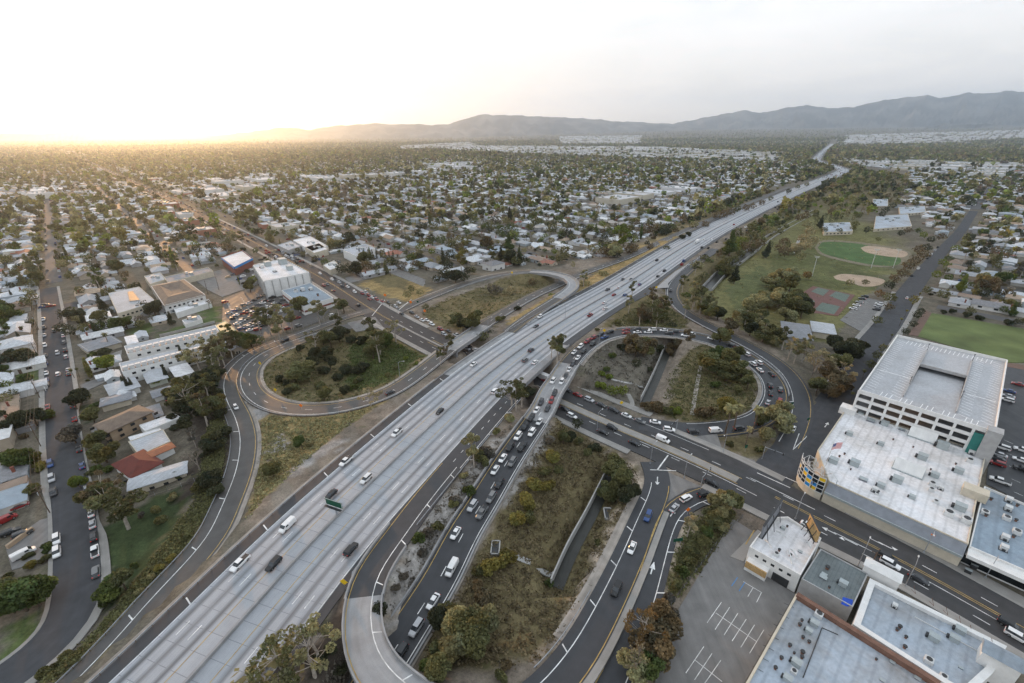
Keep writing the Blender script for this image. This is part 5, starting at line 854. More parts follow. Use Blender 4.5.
mb.prism([tuple(g2(u, v, 0)[:2]) for u, v in ((.31, .22), (.325, .22), (.325, .84), (.31, .84))], 0, RD_-.6, 0); mb.prism([tuple(g2(u, v, 0)[:2]) for u, v in ((.735, .22), (.75, .22), (.75, .84), (.735, .84))], 0, RD_-.6, 0); mb.prism([tuple(g2(u, v, 0)[:2]) for u, v in ((.31, .225), (.75, .225), (.75, .235), (.31, .235))], 0, RD_-.8, 0)
mb.build('core_wall', 'concrete', t)
mb = MB()
for u0, u1, v0, v1 in ((H0[0]-.004, H0[0]+.004, .1, .88), (H0[1]-.004, H0[1]+.004, .1, .88), (H0[0], H0[1], hv-.004, hv+.004)): mb.prism([tuple(g2(u, v, 0)[:2]) for u, v in ((u0, v0), (u1, v0), (u1, v1), (u0, v1))], RD_-.3, RD_+.95, 0, 0)
mb.build('deck_parapet', 'wall_grey', t)
mk = MB()
def gl(u0, v0, u1, v1, w=.24, z=RD_+.02, mi=0):
    a, b = g2(u0, v0, z), g2(u1, v1, z); d = (b-a)/np.linalg.norm(b-a); n_ = np.array([-d[1], d[0], 0])*w/2; mk.add([a-n_, b-n_, b+n_, a+n_], [(0, 1, 2, 3)], mi)
for k in range(26):
    v = .1+k*.034
    for u0, u1 in ((.02, .105), (.23, .315), (.745, .83), (.9, .98)): gl(u0, v, u1, v-.02)
for k in range(20): u = .12+k*.04; gl(u, .02, u+.01, .09) if k % 4 else None; gl(u, .91, u+.01, .98) if .1 < u < .9 else None
gl(.02, .37, .32, .37, .5); gl(.74, .37, .98, .37, .5); gl(H0[0]+.02, .3, H0[1]-.02, .3, .3, RD_-.6)
mk.build('stall_lines', 'sign_white', t)
mb = MB()      # stair tower with green glazing at the near right corner
q = g2(1.0, 0.0, 0); mb.box((q[0], q[1], 8.9), (4.0, 4.6, 17.8), ang); mb.build('stair_tower', 'wall_grey', t)
mb = MB(); q = g2(.93, -.006, 0); mb.box((q[0], q[1], 7.4), (3.6, .7, 14.6), ang); mb.build('stair_glazing', 'panel_green', t)
lampm = MB(); lampm.tube([(0, 0, 0), (0, 0, 4.2)], .09, 6); lampm.box((0, 0, 4.2), (1.4, .3, .12), .5); lm = lampm.mesh('deck_lamp', 'metal_dark')
for u, v in ((H0[0], .26), (H0[1], .26), (H0[0], .85), (H0[1], .85)): put('deck_lamp', lm, t, tuple(g2(u, v, RD_)))
B2 = Bld('retail_building', 'pale blue flat-roofed shop block with a white canopy at the right edge', 'shop', [(984.5, 486), (969.5, 546), (1075, 592), (1092, 532)], 6.2, 'wall_white', 'roof_blue_grey')
units(B2, [(768+x/4, 390+y/4, k, 1) for x, y, k in [(865, 495, 'fan'), (960, 445, 'cooler'), (958, 480, 'cooler'), (952, 517, 'fan'), (995, 465, 'vent'), (990, 525, 'vent'), (993, 573, 'fan'), (945, 597, 'cooler'), (940, 638, 'cooler'), (980, 590, 'vent'), (870, 505, 'vent'), (890, 440, 'vent')]])
i = 0
mb = MB(); a = B2.loc(969.5, 546, 6.2); b = B2.loc(1075, 592, 6.2); d = (b-a)/np.linalg.norm(b-a); nr = np.array([d[1], -d[0], 0]); nr = nr if nr[:2] @ (P(1010, 610)[:2]-B2.c-a[:2]) > 0 else -nr; m_ = (a+b)/2+nr*1.7
mb.box((m_[0], m_[1], 5.0), (np.linalg.norm(b-a), 3.4, 1.1), math.atan2(d[1], d[0])); B2.part('canopy', mb, 'wall_white')
for k in range(9): q = a+(b-a)*(k+.5)/9+nr*.08; mb = MB(); mb.box((q[0], q[1], 1.6), (4.2, .2, 2.6), math.atan2(d[1], d[0])); B2.part('shop_window', mb, 'glass_dark')
BB = Bld('corner_building', 'small white building with rooftop billboards and boarded door beside the car park', 'building', [(776, 517), (788, 516.5), (821.5, 538), (800.5, 575), (749.5, 546.5), (757, 536)], 6.5, 'wall_white', 'roof_white', par=.9)
units(BB, [(776, 555, 'fan', .7), (790, 556, 'vent', .9), (779, 551, 'vent', .9), (800, 552, 'hatch', .6), (783, 529, 'box', .5), (787, 527, 'vent', .7)], A_E)
for q0, q1 in (((788, 550), (792, 564)), ((791, 549), (797, 558)), ((776, 531), (786, 537)), ((765, 540), (772, 548)), ((806, 540), (811, 548))): mb = MB(); mb.tube([BB.loc(*q0, 7.0), (BB.loc(*q0, 7.0)+BB.loc(*q1, 7.0))/2+[0, 0, .5], BB.loc(*q1, 7.0)], .22, 6); BB.part('duct', mb, 'metal_pale')
for k, (x, y) in enumerate(((754.5, 556), (759.8, 559), (771.5, 566.5), (779, 571.5))):
    q = BB.loc(x, y+7, 5.2); 
poly = BB.poly; lo_i = min(range(len(poly)), key=lambda i: np.linalg.norm((np.array(poly[i])+np.array(poly[(i+1) % len(poly)]))/2-(P(770, 580)[:2]-BB.c)))
BB.windows(lo_i, 5, 4.6, .7, .9, t0=.1, t1=.9)
a, b, d = BB.edge(lo_i); u = d/np.linalg.norm(d); nn = np.array([u[1], -u[0]]); an = math.atan2(u[1], u[0])
if np.linalg.norm(a-(P(746, 565)[:2]-BB.c)) > np.linalg.norm(b-(P(746, 565)[:2]-BB.c)): a, u = b, -u
mb = MB(); q = a+u*3.3+nn*1.2; mb.box((q[0], q[1], 1.5), (5.5, 2.4, 3.2), an); BB.part('porch', mb, 'wall_white'); mb = MB(); mb.box((q[0]+nn[0]*1.3, q[1]+nn[1]*1.3, 2.4), (5.4, .4, 2.0), an); BB.part('door_board', mb, 'plywood')
mb = MB(); q = a+u*9+nn*.1; mb.box((q[0], q[1], 1.3), (4, .3, 2.6), an); BB.part('garage_door', mb, 'metal_dark')
def billboard(px0, px1, zb, zt, lab, front, base_z, mirror=False):
    a = P(*px0, zb); b = P(*px1, zb); c = (a+b)/2; an = math.atan2(b[1]-a[1], b[0]-a[0]); L_ = np.linalg.norm(b-a); t = thing('billboard', lab, 'billboard', (c[0], c[1], base_z), an)
    mb = MB(); mb.box((0, 0, (zb+zt)/2-base_z), (L_, .5, zt-zb)); mb.build('panel', front, t); mb = MB(); mb.box((0, 0, zb-base_z-.1), (L_, 1.2, .15)); mb.box((0, 0, zt-base_z+.1), (L_+.2, .6, .15)); mb.build('catwalk', 'metal_dark', t)
    for k in (-.35, 0, .35): mb = MB(); mb.tube([(k*L_, 0, -.3), (k*L_, 0, zb-base_z)], .14, 6); mb.tube([(k*L_, -1.6, -.3), (k*L_, -.2, zt-base_z-.6)], .09, 5); mb.build('post', 'metal_dark', t)
    return t
billboard((760.5, 538), (778.5, 511), 8.2, 12.6, 'dark backed rooftop billboard on the left edge of the white building', 'awning_grey', 6.6)
billboard((807.5, 524), (816, 542), 8.0, 12.0, 'tan rooftop billboard on the boulevard side of the white building', 'plywood', 6.6)
mb = MB(); q = [P(*p)[:2] for p in ((757.5, 530), (764, 534), (743, 562), (730, 557))]; z = .25; mb.prism([tuple(p) for p in q], -.3, z, 0, 0); struct(mb.build('loading_pad', 'sidewalk_concrete'))
B3 = Bld('shop_building', 'dark grey flat-roofed shop with a blue tarp on its roof', 'shop', [(820.5, 548.5), (868.5, 573.5), (853, 607), (801.5, 578.5)], 5.6, 'wall_grey', 'roof_dark', par=.25)
mb = MB(); q = [B3.loc(x, y, B3.rz+.04) for x, y in ((843, 597), (853, 600), (852, 606), (847, 606.5), (841, 604))]; mb.add(q, [(4, 3, 2, 1, 0)]); mb.add([v+[0, 0, .05] for v in q], [(0, 1, 2, 3, 4)]); tarp = B3.part('roof_tarp', mb, 'tarp_blue')
units(B3, [(827, 569, 'vent', 1.2), (823, 578, 'hatch', .9), (842.5, 585, 'box', .8), (829, 588, 'vent', .7), (824, 575, 'hatch', .7)])
B4 = Bld('shop_building', 'long pale blue shop with a white parapet and small pyramid cap', 'shop', [(870, 578), (1007, 646), (994, 672), (968, 696), (943, 682), (853, 624)], 6.0, 'wall_white', 'roof_pale_blue', par=1.0, parw=1.3)
units(B4, [(768+x/4, 513+y/4, k, s*.72) for x, y, k, s in [(505, 375, 'cooler', .9), (660, 505, 'box', 1.2), (742, 508, 'box', 1.1), (765, 475, 'box', 1.1), (545, 540, 'vent', 1.3), (525, 460, 'vent', 1.4), (515, 470, 'vent', 1.2), (640, 595, 'fan', 1.2), (700, 660, 'fan', 1), (400, 340, 'hatch', .8), (550, 500, 'vent', 1.1), (770, 620, 'hatch', .6)]])
mb = MB(); q = B4.loc(882.5, 571, 6); q = q-np.array([GN[0], GN[1], 0])*1.5; mb.box((q[0], q[1], 6.2), (7.5, 3.2, 3.0), A_E); x0 = q
for sx in (0,): mb.add([(x0[0]+GE[0]*x+GN[0]*y, x0[1]+GE[1]*x+GN[1]*y, z) for x, y, z in ((-4, -1.9, 7.7), (4, -1.9, 7.7), (4, 1.9, 7.7), (-4, 1.9, 7.7), (-1, 0, 9.0), (1, 0, 9.0))], [(0, 1, 5, 4), (1, 2, 5), (2, 3, 4, 5), (3, 0, 4)], 0)
B4.part('corner_cap', mb, 'wall_white')
mb = MB(); q = B4.loc(997, 663, 6); mb.box((q[0], q[1], 5.2), (6, 4, 7.0), A_E); mb.add([(q[0]+GE[0]*x+GN[0]*y, q[1]+GE[1]*x+GN[1]*y, z) for x, y, z in ((-3.2, -2.2, 8.7), (3.2, -2.2, 8.7), (3.2, 2.2, 8.7), (-3.2, 2.2, 8.7), (-3.2, 0, 10), (3.2, 0, 10))], [(0, 1, 5, 4), (1, 2, 5), (2, 3, 4, 5), (3, 0, 4)], 1); B4.part('gabled_tower', mb, ['wall_white', 'roof_blue_grey'])
mb = MB()
for x, y in ((912, 588), (930, 600), (944, 609), (957, 618), (968, 627), (989, 640)): q = B4.loc(x, y, 6); mb.tube([(q[0], q[1], 5.5), (q[0]+.6, q[1]-.8, 5.0), (q[0]+.1, q[1]-.1, 6.9)], .06, 5)
B4.part('parapet_brace', mb, 'rust')
mb = MB(); mb.tube([B4.loc(915, 617, 5.1), B4.loc(985, 655, 5.1)], .12, 5); B4.part('roof_pipe', mb, 'metal_pale')
B5 = Bld('warehouse', 'large low pale roof at the bottom edge behind a brown parapet', 'warehouse', [(796, 593.5), (941, 684), (900, 740), (700, 740), (745, 684)], 6.0, 'wall_cream', 'roof_pale_blue', par=.8, parw=.5)
units(B5, [(740+x/5.556, 560+y/5.553, k, s*.75) for x, y, k, s in [(435, 310, 'fan', 1.25), (410, 360, 'box', 1), (380, 400, 'box', .8), (348, 435, 'vent', 1.1), (382, 460, 'vent', 1.1), (330, 365, 'vent', 1.2), (342, 340, 'vent', 1), (275, 480, 'vent', 1.2), (345, 520, 'vent', 1.4), (342, 545, 'vent', 1.2), (310, 580, 'box', 1.1), (297, 625, 'fan', .9), (262, 668, 'box', 1), (228, 550, 'vent', 1.2), (195, 605, 'vent', 1.2), (300, 520, 'vent', .8), (755, 555, 'vent', .8), (845, 570, 'hatch', .7), (790, 670, 'hatch', .7), (985, 660, 'hatch', .8), (650, 400, 'vent', .6), (530, 355, 'vent', .7)]])
mb = MB(); a = B5.loc(797, 594, 6.4); b = B5.loc(940, 684, 6.4); d = b-a; m_ = (a+b)/2; mb.box((m_[0], m_[1], 5.9), (np.linalg.norm(d), 1.2, 1.5), math.atan2(d[1], d[0])); B5.part('brown_parapet', mb, 'parapet_brown')
mb = MB(); a, b, c = B5.loc(822, 628, 5.2), B5.loc(803, 678, 5.2), B5.loc(838, 635, 5.2)
mb.tube([a+[0, 0, .1], b+[0, 0, .1]], .1, 5); mb.tube([a+[0, 0, .1], c+[0, 0, .1]], .1, 5)
for k in range(7): q = B5.loc(784-k*5.2, 603+k*10.5, 5.3); mb.tube([q, q+np.array([1.6, -1.4, .25])], .06, 4)
B5.part('roof_conduit', mb, 'metal_dark')
def long_row(lbl, c, nun):
    b = Bld('apartment_row', lbl, 'apartment block', c, 7.0, 'wall_white', 'roof_lightgrey', par=.5)
    ed = sorted(range(4), key=lambda i: -np.linalg.norm(b.edge(i)[2]))[:2]
    low = min(ed, key=lambda i: np.linalg.norm((np.array(b.poly[i])+np.array(b.poly[(i+1) % 4]))/2+b.c))
    a, bb_, d = b.edge(low); an = math.atan2(d[1], d[0]); nn = np.array([d[1], -d[0]])/np.linalg.norm(d)
    for k in range(nun): 
        q = a+d*(k+.7)/(nun+.4)-nn*2.6; o = put('rooftop_unit', unit_mesh('cooler'), b.t, (q[0], q[1], b.rz), an); o.scale = (1.3,)*3
        if k % 2: o2 = put('roof_vent', unit_mesh('vent'), b.t, (q[0]-nn[0]*3.2, q[1]-nn[1]*3.2, b.rz), an)
    b.windows(low, 9, 4.9, 1.1, 1.6); b.windows(low, 9, 1.9, 1.1, 1.6); return b
long_row('upper long white apartment row with a line of rooftop coolers', [(124, 346), (215.5, 325), (219.5, 332), (127, 354)], 15)
long_row('lower long white apartment row nearer the freeway, with rooftop coolers', [(119, 363), (208, 341.5), (211.5, 348), (122, 372)], 15)
mb = MB(); q = [P(x, y)[:2] for x, y in ((216, 328), (226, 322), (240, 333), (222, 340))]; t_ = Bld('storage_shed', 'flat green roofed storage shed at the end of the apartment row', 'shed', [(215, 325), (225, 320.5), (236, 330), (222, 333)], 3.2, 'panel_green', 'panel_green', par=.1)
def hip(b_px, h, ridge_h, wall, roof, name, label, cat, over=.8, flat=False, win=0):
    """four corner hipped or gabled house: b_px eave corners at height h"""
    pts = [P(x, y, h)[:2] for x, y in b_px]; c = np.mean(pts, 0); FOOT.append([tuple(p) for p in pts]); L1 = np.linalg.norm(pts[1]-pts[0]); L2 = np.linalg.norm(pts[2]-pts[1])
    u = (pts[1]-pts[0]); 
    if L2 > L1: u = pts[2]-pts[1]; L1, L2 = L2, L1
    an = math.atan2(u[1], u[0]); t = thing(name, label, cat, (c[0], c[1], 0), an)
    house_parts(t, L1, L2, h, ridge_h, wall, roof, over, flat)
    return t
def house_parts(t, L, W, h, rh, wall, roof, over=.6, gable=False, wingd=None):
    mb = MB(); mb.box((0, 0, h/2-.3), (L, W, h+.6)); 
    a, b = L/2, W/2
    if gable: mb.add([(-a, -b, h), (-a, b, h), (-a, 0, h+rh*.93)], [(0, 2, 1)]); mb.add([(a, -b, h), (a, b, h), (a, 0, h+rh*.93)], [(0, 1, 2)])
    mb.build('wall', wall, t); mr = MB(); a += over; b += over; k = 0 if gable else min(b, a*.9); z0 = h-.12
    V = [(-a, -b, z0), (a, -b, z0), (a, b, z0), (-a, b, z0), (-a+k, 0, h+rh), (a-k, 0, h+rh)]; mr.add(V, [(0, 1, 5, 4), (2, 3, 4, 5), (1, 2, 5), (3, 0, 4)] if not gable else [(0, 1, 5, 4), (2, 3, 4, 5)]); mr.add([(x, y, z-.2) for x, y, z in V[:4]], [(3, 2, 1, 0)]) if not gable else mr.add([(x, y, z-.22) for x, y, z in V], [(4, 5, 1, 0), (5, 4, 3, 2)])
    return mr.build('roof', roof, t)
def house_windows(t, L, W, z=1.5, n=3, ww=1.4, hh=1.1, sides=(-1,)):
    mb = MB(); mb.box((0, 0, 0), (ww, .16, hh)); me = mb.mesh('window', 'glass_dark')
    for s in sides:
        for k in range(n): put('window', me, t, ((k+.5)/n*L*.86-L*.43, s*(W/2+.02), z))
t = hip([(99, 423), (141, 404.5), (148, 413), (104, 433)], 5.6, 1.8, 'wall_tan', 'shingle_brown', 'apartment_house', 'tan two-storey apartment house with a brown pitched roof', 'apartment block')
L_ = 34
for z in (4.2, 1.7): house_windows(t, 26, 11.5, z, 5, 1.5, 1.1, (-1, 1))
hip([(113.5, 463), (143, 451), (162, 463), (131, 476)], 3.6, 2.6, 'wall_white', 'shingle_red', 'red_house', 'white house with a dark red shingled roof', 'house')
t = hip([(126, 478), (180, 462), (186, 470), (140, 490)], 3.4, .7, 'wall_cream', 'roof_lightgrey', 'long_trailer_house', 'long low cream house with pale grey roof above the dark lawn', 'house', flat=True); house_windows(t, 28, 9, 1.8, 6, 1.4, 1.0, (-1, 1))
Bld('flat_house', 'pale flat-roofed house between the red roof and the white sheds', 'house', [(128, 441.5), (163, 429), (170.5, 441), (139, 455)], 3.6, 'wall_cream', 'roof_lightgrey', par=.2)
hip([(149, 452), (170, 443), (172, 447), (152, 456)], 4.0, .9, 'wall_white', 'tile_terracotta', 'tile_house', 'small white house with an orange tile roof', 'house')
Bld('white_shed', 'long white flat-roofed shed with rust red awnings', 'shed', [(139, 425), (174, 413), (181, 417), (145, 431)], 3.4, 'wall_white', 'roof_white', par=.15)
Bld('white_shed', 'lower white flat-roofed shed beside the red chimney wall', 'shed', [(128, 437), (160, 428), (162, 431), (131, 441)], 3.2, 'wall_white', 'roof_white', par=.15)
hip([(106, 386), (132, 377), (138, 386), (112, 394)], 3.4, .8, 'wall_white', 'roof_lightgrey', 'grey_roof_house', 'pale grey roofed house just below the lower apartment row', 'house')
hip([(143, 371.5), (160, 366.5), (166, 377), (150, 383)], 3.4, .9, 'wall_palegreen', 'roof_lightgrey', 'grey_roof_house', 'pale green house with round bushes in front, by the apartment row', 'house')
hip([(170, 366.5), (185, 362), (192, 371), (178, 379)], 3.4, .8, 'wall_white', 'roof_white', 'grey_roof_house', 'white roofed house nearest the big eucalyptus', 'house')
t = hip([(150, 391), (184, 381), (189, 386), (157, 398)], 3.2, 1.0, 'wall_white', 'shingle_grey', 'grey_roof_house', 'house with a long dark grey roof above two parked cars', 'house', flat=True); house_windows(t, 18, 6, 1.6, 3)
hip([(100, 399), (128, 392), (131, 398), (104, 405)], 3.2, .8, 'wall_cream', 'shingle_grey', 'grey_roof_house', 'low house with a dull green grey roof next to the hedge', 'house')
hip([(82, 345), (108, 335), (118, 341), (90, 352)], 3.2, .9, 'wall_cream', 'shingle_grey', 'grey_roof_house', 'teal grey roofed house left of the upper apartment row', 'house')
hip([(126, 337), (134, 335), (137, 342), (128, 343.5)], 5.0, .3, 'wall_white', 'roof_white', 'white_tower_house', 'small tall white house at the head of the apartment row', 'house')
def court(label, pxs, h, roof, hole, wall='wall_cream'):
    b = Bld('courtyard_block', label, 'apartment block', pxs, h, wall, roof, par=.2)
    mb = MB(); q = [b.loc(x, y, b.rz) for x, y in hole]; mb.prism([tuple(v[:2]) for v in q], b.rz-.1, b.rz+.9, 0, 1); b.part('courtyard_shade_cap', mb, ['wall_grey', 'metal_dark']); return b  # solid box on the roof; its dark top paints the shade of the open court
b = court('pale grey roofed courtyard apartment block', [(108, 293), (139, 286.5), (156.5, 301.5), (117.5, 313.5)], 6.8, 'roof_lightgrey', [(128, 293), (133, 292), (140, 301), (130, 302)]); b.windows(0, 8, 4.2, 1.1, 1.4); b.windows(1, 8, 4.2, 1.1, 1.4)
c4 = [(151, 286), (184, 279), (205, 294.5), (164, 305.5)]; pts = [P(x, y, 6.6)[:2] for x, y in c4]; cc = np.mean(pts, 0)
b = Bld('courtyard_block', 'brown shingle roofed courtyard apartment block with a white front', 'apartment block', c4, 6.6, 'wall_white', 'shingle_brown', par=.1)
mb = MB(); P0 = [np.array(p) for p in b.poly]; ring = []
for f in (1.03, .62, .24): ring.append([p*f for p in P0])
V = [(*p, z) for rg_, z in zip(ring, (6.3, 8.6, 6.4)) for p in rg_]; mb.add(V, [(i, (i+1) % 4, 4+(i+1) % 4, 4+i) for i in range(4)]+[(4+i, 4+(i+1) % 4, 8+(i+1) % 4, 8+i) for i in range(4)]); b.part('pitched_roof', mb, 'shingle_brown')
for i in range(4): b.windows(i, 8, 4.0, 1.2, 1.5)
b = Bld('white_office_block', 'big white block with tall blank columns facing the boulevard car park', 'office block', [(253, 265), (283, 258.5), (309, 272), (263.5, 281)], 14, 'wall_white', 'roof_white', par=.9)
for i in range(4):
    a, bb_, d = b.edge(i); an = math.atan2(d[1], d[0]); nn = np.array([d[1], -d[0]])/np.linalg.norm(d)
    for k in range(7): q = a+d*(k+.0)/6; mb = MB(); mb.box((q[0]+nn[0]*.25, q[1]+nn[1]*.25, 6.7), (.5, .7, 13.0), an); b.part('pilaster', mb, 'wall_grey')
units(b, [(268, 266, 'box', 2.4), (283, 264, 'box', 3), (290, 270, 'box', 2.2), (275, 272, 'hatch', 2), (262, 268, 'cooler', 1.6)])
b = Bld('grey_store', 'grey flat-roofed store with a red band beside the white block', 'store', [(281.5, 290), (310, 282.5), (333, 297.5), (303, 306.5)], 6.5, 'wall_white', 'roof_blue_grey', par=.6); units(b, [(303, 291, 'cooler', 1.6), (311, 290, 'cooler', 1.4), (296, 292, 'fan', 1.4), (318, 296, 'vent', 2)])
for i in range(4):
    a, bb_, d = b.edge(i); an = math.atan2(d[1], d[0]); nn = np.array([d[1], -d[0]])/np.linalg.norm(d); q = (a+bb_)/2+nn*.12; mb = MB(); mb.box((q[0], q[1], 2.6), (np.linalg.norm(d)*.96, .3, 1.2), an); b.part('band', mb, 'brick_red')
b = Bld('brick_store', 'red brick store with a white roof and blue band by the boulevard', 'store', [(221, 257), (242, 250), (252.5, 258), (234, 267)], 8, 'brick_red', 'roof_white', par=.8)
for i in range(4):
    a, bb_, d = b.edge(i); an = math.atan2(d[1], d[0]); nn = np.array([d[1], -d[0]])/np.linalg.norm(d); q = (a+bb_)/2+nn*.12; mb = MB(); mb.box((q[0], q[1], 7.0), (np.linalg.norm(d)*.98, .3, 1.8), an); b.part('band', mb, 'panel_blue')
for lab, c, h, w_, r_ in [('long cream shed block beyond the brown courtyard roof', [(144, 276), (160, 272), (166, 279), (150, 284)], 5, 'wall_cream', 'roof_lightgrey'), ('long low motel wing behind the brown courtyard block', [(163, 277), (208, 267), (213, 271), (168, 282)], 5, 'wall_cream', 'shingle_grey'), ('white front wing below the brown courtyard block', [(174, 309), (209, 299), (211, 302), (176, 313)], 4, 'wall_white', 'roof_white'), ('pale shed roof beside the small lawn by the car park', [(182, 320), (199, 315), (202, 318.5), (185, 324)], 3, 'wall_white', 'roof_lightgrey'),
    ('white roofed shop row across the boulevard from the white block', [(293, 240), (310, 236), (328, 246), (312, 251)], 6, 'wall_white', 'roof_white'), ('white shop roof behind the busy car park across the boulevard', [(305, 247), (319, 243), (328, 249), (314, 253)], 6, 'wall_cream', 'roof_white'), ('dark fronted shop at the far car park on the boulevard', [(277, 245), (291, 240.5), (301, 246), (288, 250)], 5, 'wall_grey', 'roof_lightgrey'), ('white two-storey flats beyond the dark cypress row', [(343, 250), (365, 243.5), (375, 248), (356, 256)], 8, 'wall_white', 'roof_pale_blue'), ('small cream corner shop by the junction beside the umbrella trees', [(323, 265), (334, 260), (341, 266), (330, 270)], 5, 'wall_cream', 'roof_white')]:
    b = Bld('low_building', lab, 'building', c, h, w_, r_, par=.5); cc = px_of((b.c[0], b.c[1], h))
    units(b, [(cc[0]-2, cc[1], 'cooler', 1.3), (cc[0]+3, cc[1]+.5, 'box', 1.3), (cc[0]+1, cc[1]-1, 'hatch', 1.3)])
b = hip([(782, 322), (808, 325), (812, 340), (784, 334)], 5, 2.0, 'wall_grey', 'shingle_grey', 'park_hall', 'long grey roofed recreation hall beside the park lawn', 'hall'); b = hip([(812, 321), (833, 324), (836, 334), (812, 331)], 4, 1.0, 'wall_cream', 'roof_lightgrey', 'park_hall', 'low pale wing of the recreation hall next to the tennis courts', 'hall')
for lab, c, h in [('white park gym building beyond the ball field', [(822, 223), (850, 222), (853, 231), (824, 232)], 6), ('small white park office by the dark pines', [(873, 199), (888, 199), (888, 206), (873, 206)], 5), ('long white school building left of the avenue', [(876, 216), (908, 214), (912, 226), (874, 229)], 5), ('white school wing nearer the avenue', [(899, 207), (925, 206), (926, 212), (900, 214)], 5)]:
    b = Bld('park_building', lab, 'building', c, h*.7, 'wall_cream', 'roof_pale_blue', par=.3); cc = px_of((b.c[0], b.c[1], h))
    units(b, [(cc[0]+dx, cc[1]+dy, k, 1.5) for dx, dy, k in ((-6, 0, 'box'), (0, 1, 'cooler'), (5, -1, 'box'), (2, -2, 'hatch'), (-3, 2, 'hatch'))])
    for i in range(4): b.windows(i, 7, 1.8, 1.3, 2.2)
def sheet(name, pxs, z, mat, kind='structure'):
    mb = MB(); q = [tuple(P(x, y)[:2]) for x, y in pxs]; mb.prism(q, -.5, z, 0, 0)
    mb.uv = {k: [(mb.v[i][0], mb.v[i][1]) for i in f] for k, f in enumerate(mb.f)}
    return struct(mb.build(name, mat), kind)
sheet('parking_lot', [(733, 519), (757, 534), (745, 563), (795, 594), (735, 700), (650, 700), (672, 620)], .04, 'asphalt_lot')
sheet('parking_lot', [(1000, 362), (1110, 395), (1110, 540), (1080, 530), (986, 484), (990, 452)], .03, 'asphalt_dark')
sheet('parking_lot', [(223, 299), (248, 289), (285, 281), (312, 308), (330, 310), (318, 322), (285, 334), (256, 345), (222, 328)], .03, 'asphalt_old')
sheet('parking_lot', [(193, 278), (223, 269), (262, 283), (222, 297), (208, 290)], .05, 'asphalt_lot')
sheet('parking_lot', [(228, 271), (262, 262), (262, 281), (245, 280)], .09, 'asphalt_old')
sheet('parking_lot', [(840, 320), (865, 297), (884, 302), (862, 332)], .03, 'asphalt_lot')
sheet('parking_lot', [(270, 248), (296, 254), (330, 262), (322, 268), (300, 262), (262, 252)], .03, 'asphalt_old')
sheet('side_street', [(345, 278), (365, 272), (395, 268), (432, 282), (452, 287), (438, 293), (415, 283), (390, 273), (350, 283)], .03, 'asphalt_lot')
sheet('side_street', [(40, 307), (112, 297), (112, 302), (40, 312)], .025, 'asphalt_street'); sheet('side_street', [(195, 279), (260, 263), (262, 267), (198, 284)], .02, 'asphalt_street')
sheet('driveway', [(5, 545), (40, 520), (52, 517), (54, 540), (40, 562), (12, 570)], .05, 'asphalt_lot'); sheet('driveway', [(89, 361), (122, 350), (120, 362), (92, 372)], .04, 'sidewalk_concrete'); sheet('driveway', [(80, 385), (130, 366), (132, 370), (84, 392)], .05, 'asphalt_lot'); sheet('driveway', [(157, 399), (180, 390), (184, 396), (160, 407)], .05, 'sidewalk_concrete'); sheet('driveway', [(90, 430), (128, 412), (132, 418), (95, 437)], .04, 'asphalt_lot')
plain('court_red', (.15, .075, .065), .8, var=.12, scale=.2); plain('court_green', (.115, .15, .125), .8, var=.1, scale=.2); plain('infield_dirt', (.36, .28, .21), .95, var=.15, scale=.15); plain('turf', (.06, .11, .035), .95, var=.25, scale=.08); plain('turf_dry', (.11, .14, .05), .95, var=.3, scale=.06); plain('path_dirt', (.17, .15, .105), .95, var=.2, scale=.2)
plain('track_red', (.15, .10, .08), .95, var=.15)
tc_ = sheet('tennis_court', [(800.5, 294), (813, 286), (855, 295), (838, 316), (806, 312)], .05, 'court_red'); del tc_['kind']; tag(tc_, 'red tennis court ground with green playing courts in the park', 'tennis court')
for q in ([(811, 291.5), (818, 287.5), (829, 290.3), (823, 296)], [(829, 296), (836, 291.5), (850, 295), (845, 302)], [(814, 310), (822, 302.5), (840, 306.5), (834, 314.5)], [(806, 305), (808.5, 299), (815, 301), (812, 307)]):
    o = sheet('playing_court', q, .09, 'court_green'); del o['kind']; o.parent = tc_
def blob(name, pts, z, mat, n=48):
    W = catmull([(*P(x, y)[:2], 0) for x, y in pts+pts[:1]], 3)[:-1]; mb = MB(); mb.prism([tuple(p[:2]) for p in W], -.4, z, 0, 0); return struct(mb.build(name, mat))
blob('ball_field_edge', crop(768, 230, 4, [(185, 70), (235, 40), (420, 55), (560, 85), (520, 140), (430, 148), (300, 125), (215, 100)]), .03, 'path_dirt')
blob('outfield', crop(768, 230, 4, [(198, 70), (235, 47), (380, 58), (520, 105), (505, 142), (430, 140), (310, 118), (225, 95)]), .07, 'turf')
blob('infield', crop(768, 230, 4, [(370, 72), (400, 64), (480, 72), (552, 88), (530, 110), (450, 102), (395, 90)]), .11, 'infield_dirt')
blob('infield', crop(768, 230, 4, [(262, 185), (300, 176), (400, 185), (462, 198), (440, 222), (380, 226), (320, 208), (275, 198)]), .05, 'infield_dirt')
sheet('school_field', crop(768, 230, 4, [(655, 332), (1110, 410), (1200, 530), (955, 530), (790, 480), (600, 425)]), .05, 'turf_dry')
sheet('running_track', crop(768, 230, 4, [(632, 320), (655, 332), (600, 425), (560, 418)]), .04, 'track_red'); sheet('running_track', [(1003, 362), (1100, 378), (1100, 384), (1003, 366)], .08, 'track_red')
blob('park_pond', [(714, 247), (722, 244), (733, 247), (730, 252), (718, 252)], -3.5, 'path_dirt')
blob('far_field', [(690, 188), (715, 184), (760, 186), (775, 190), (745, 195), (700, 193)], .05, 'turf')
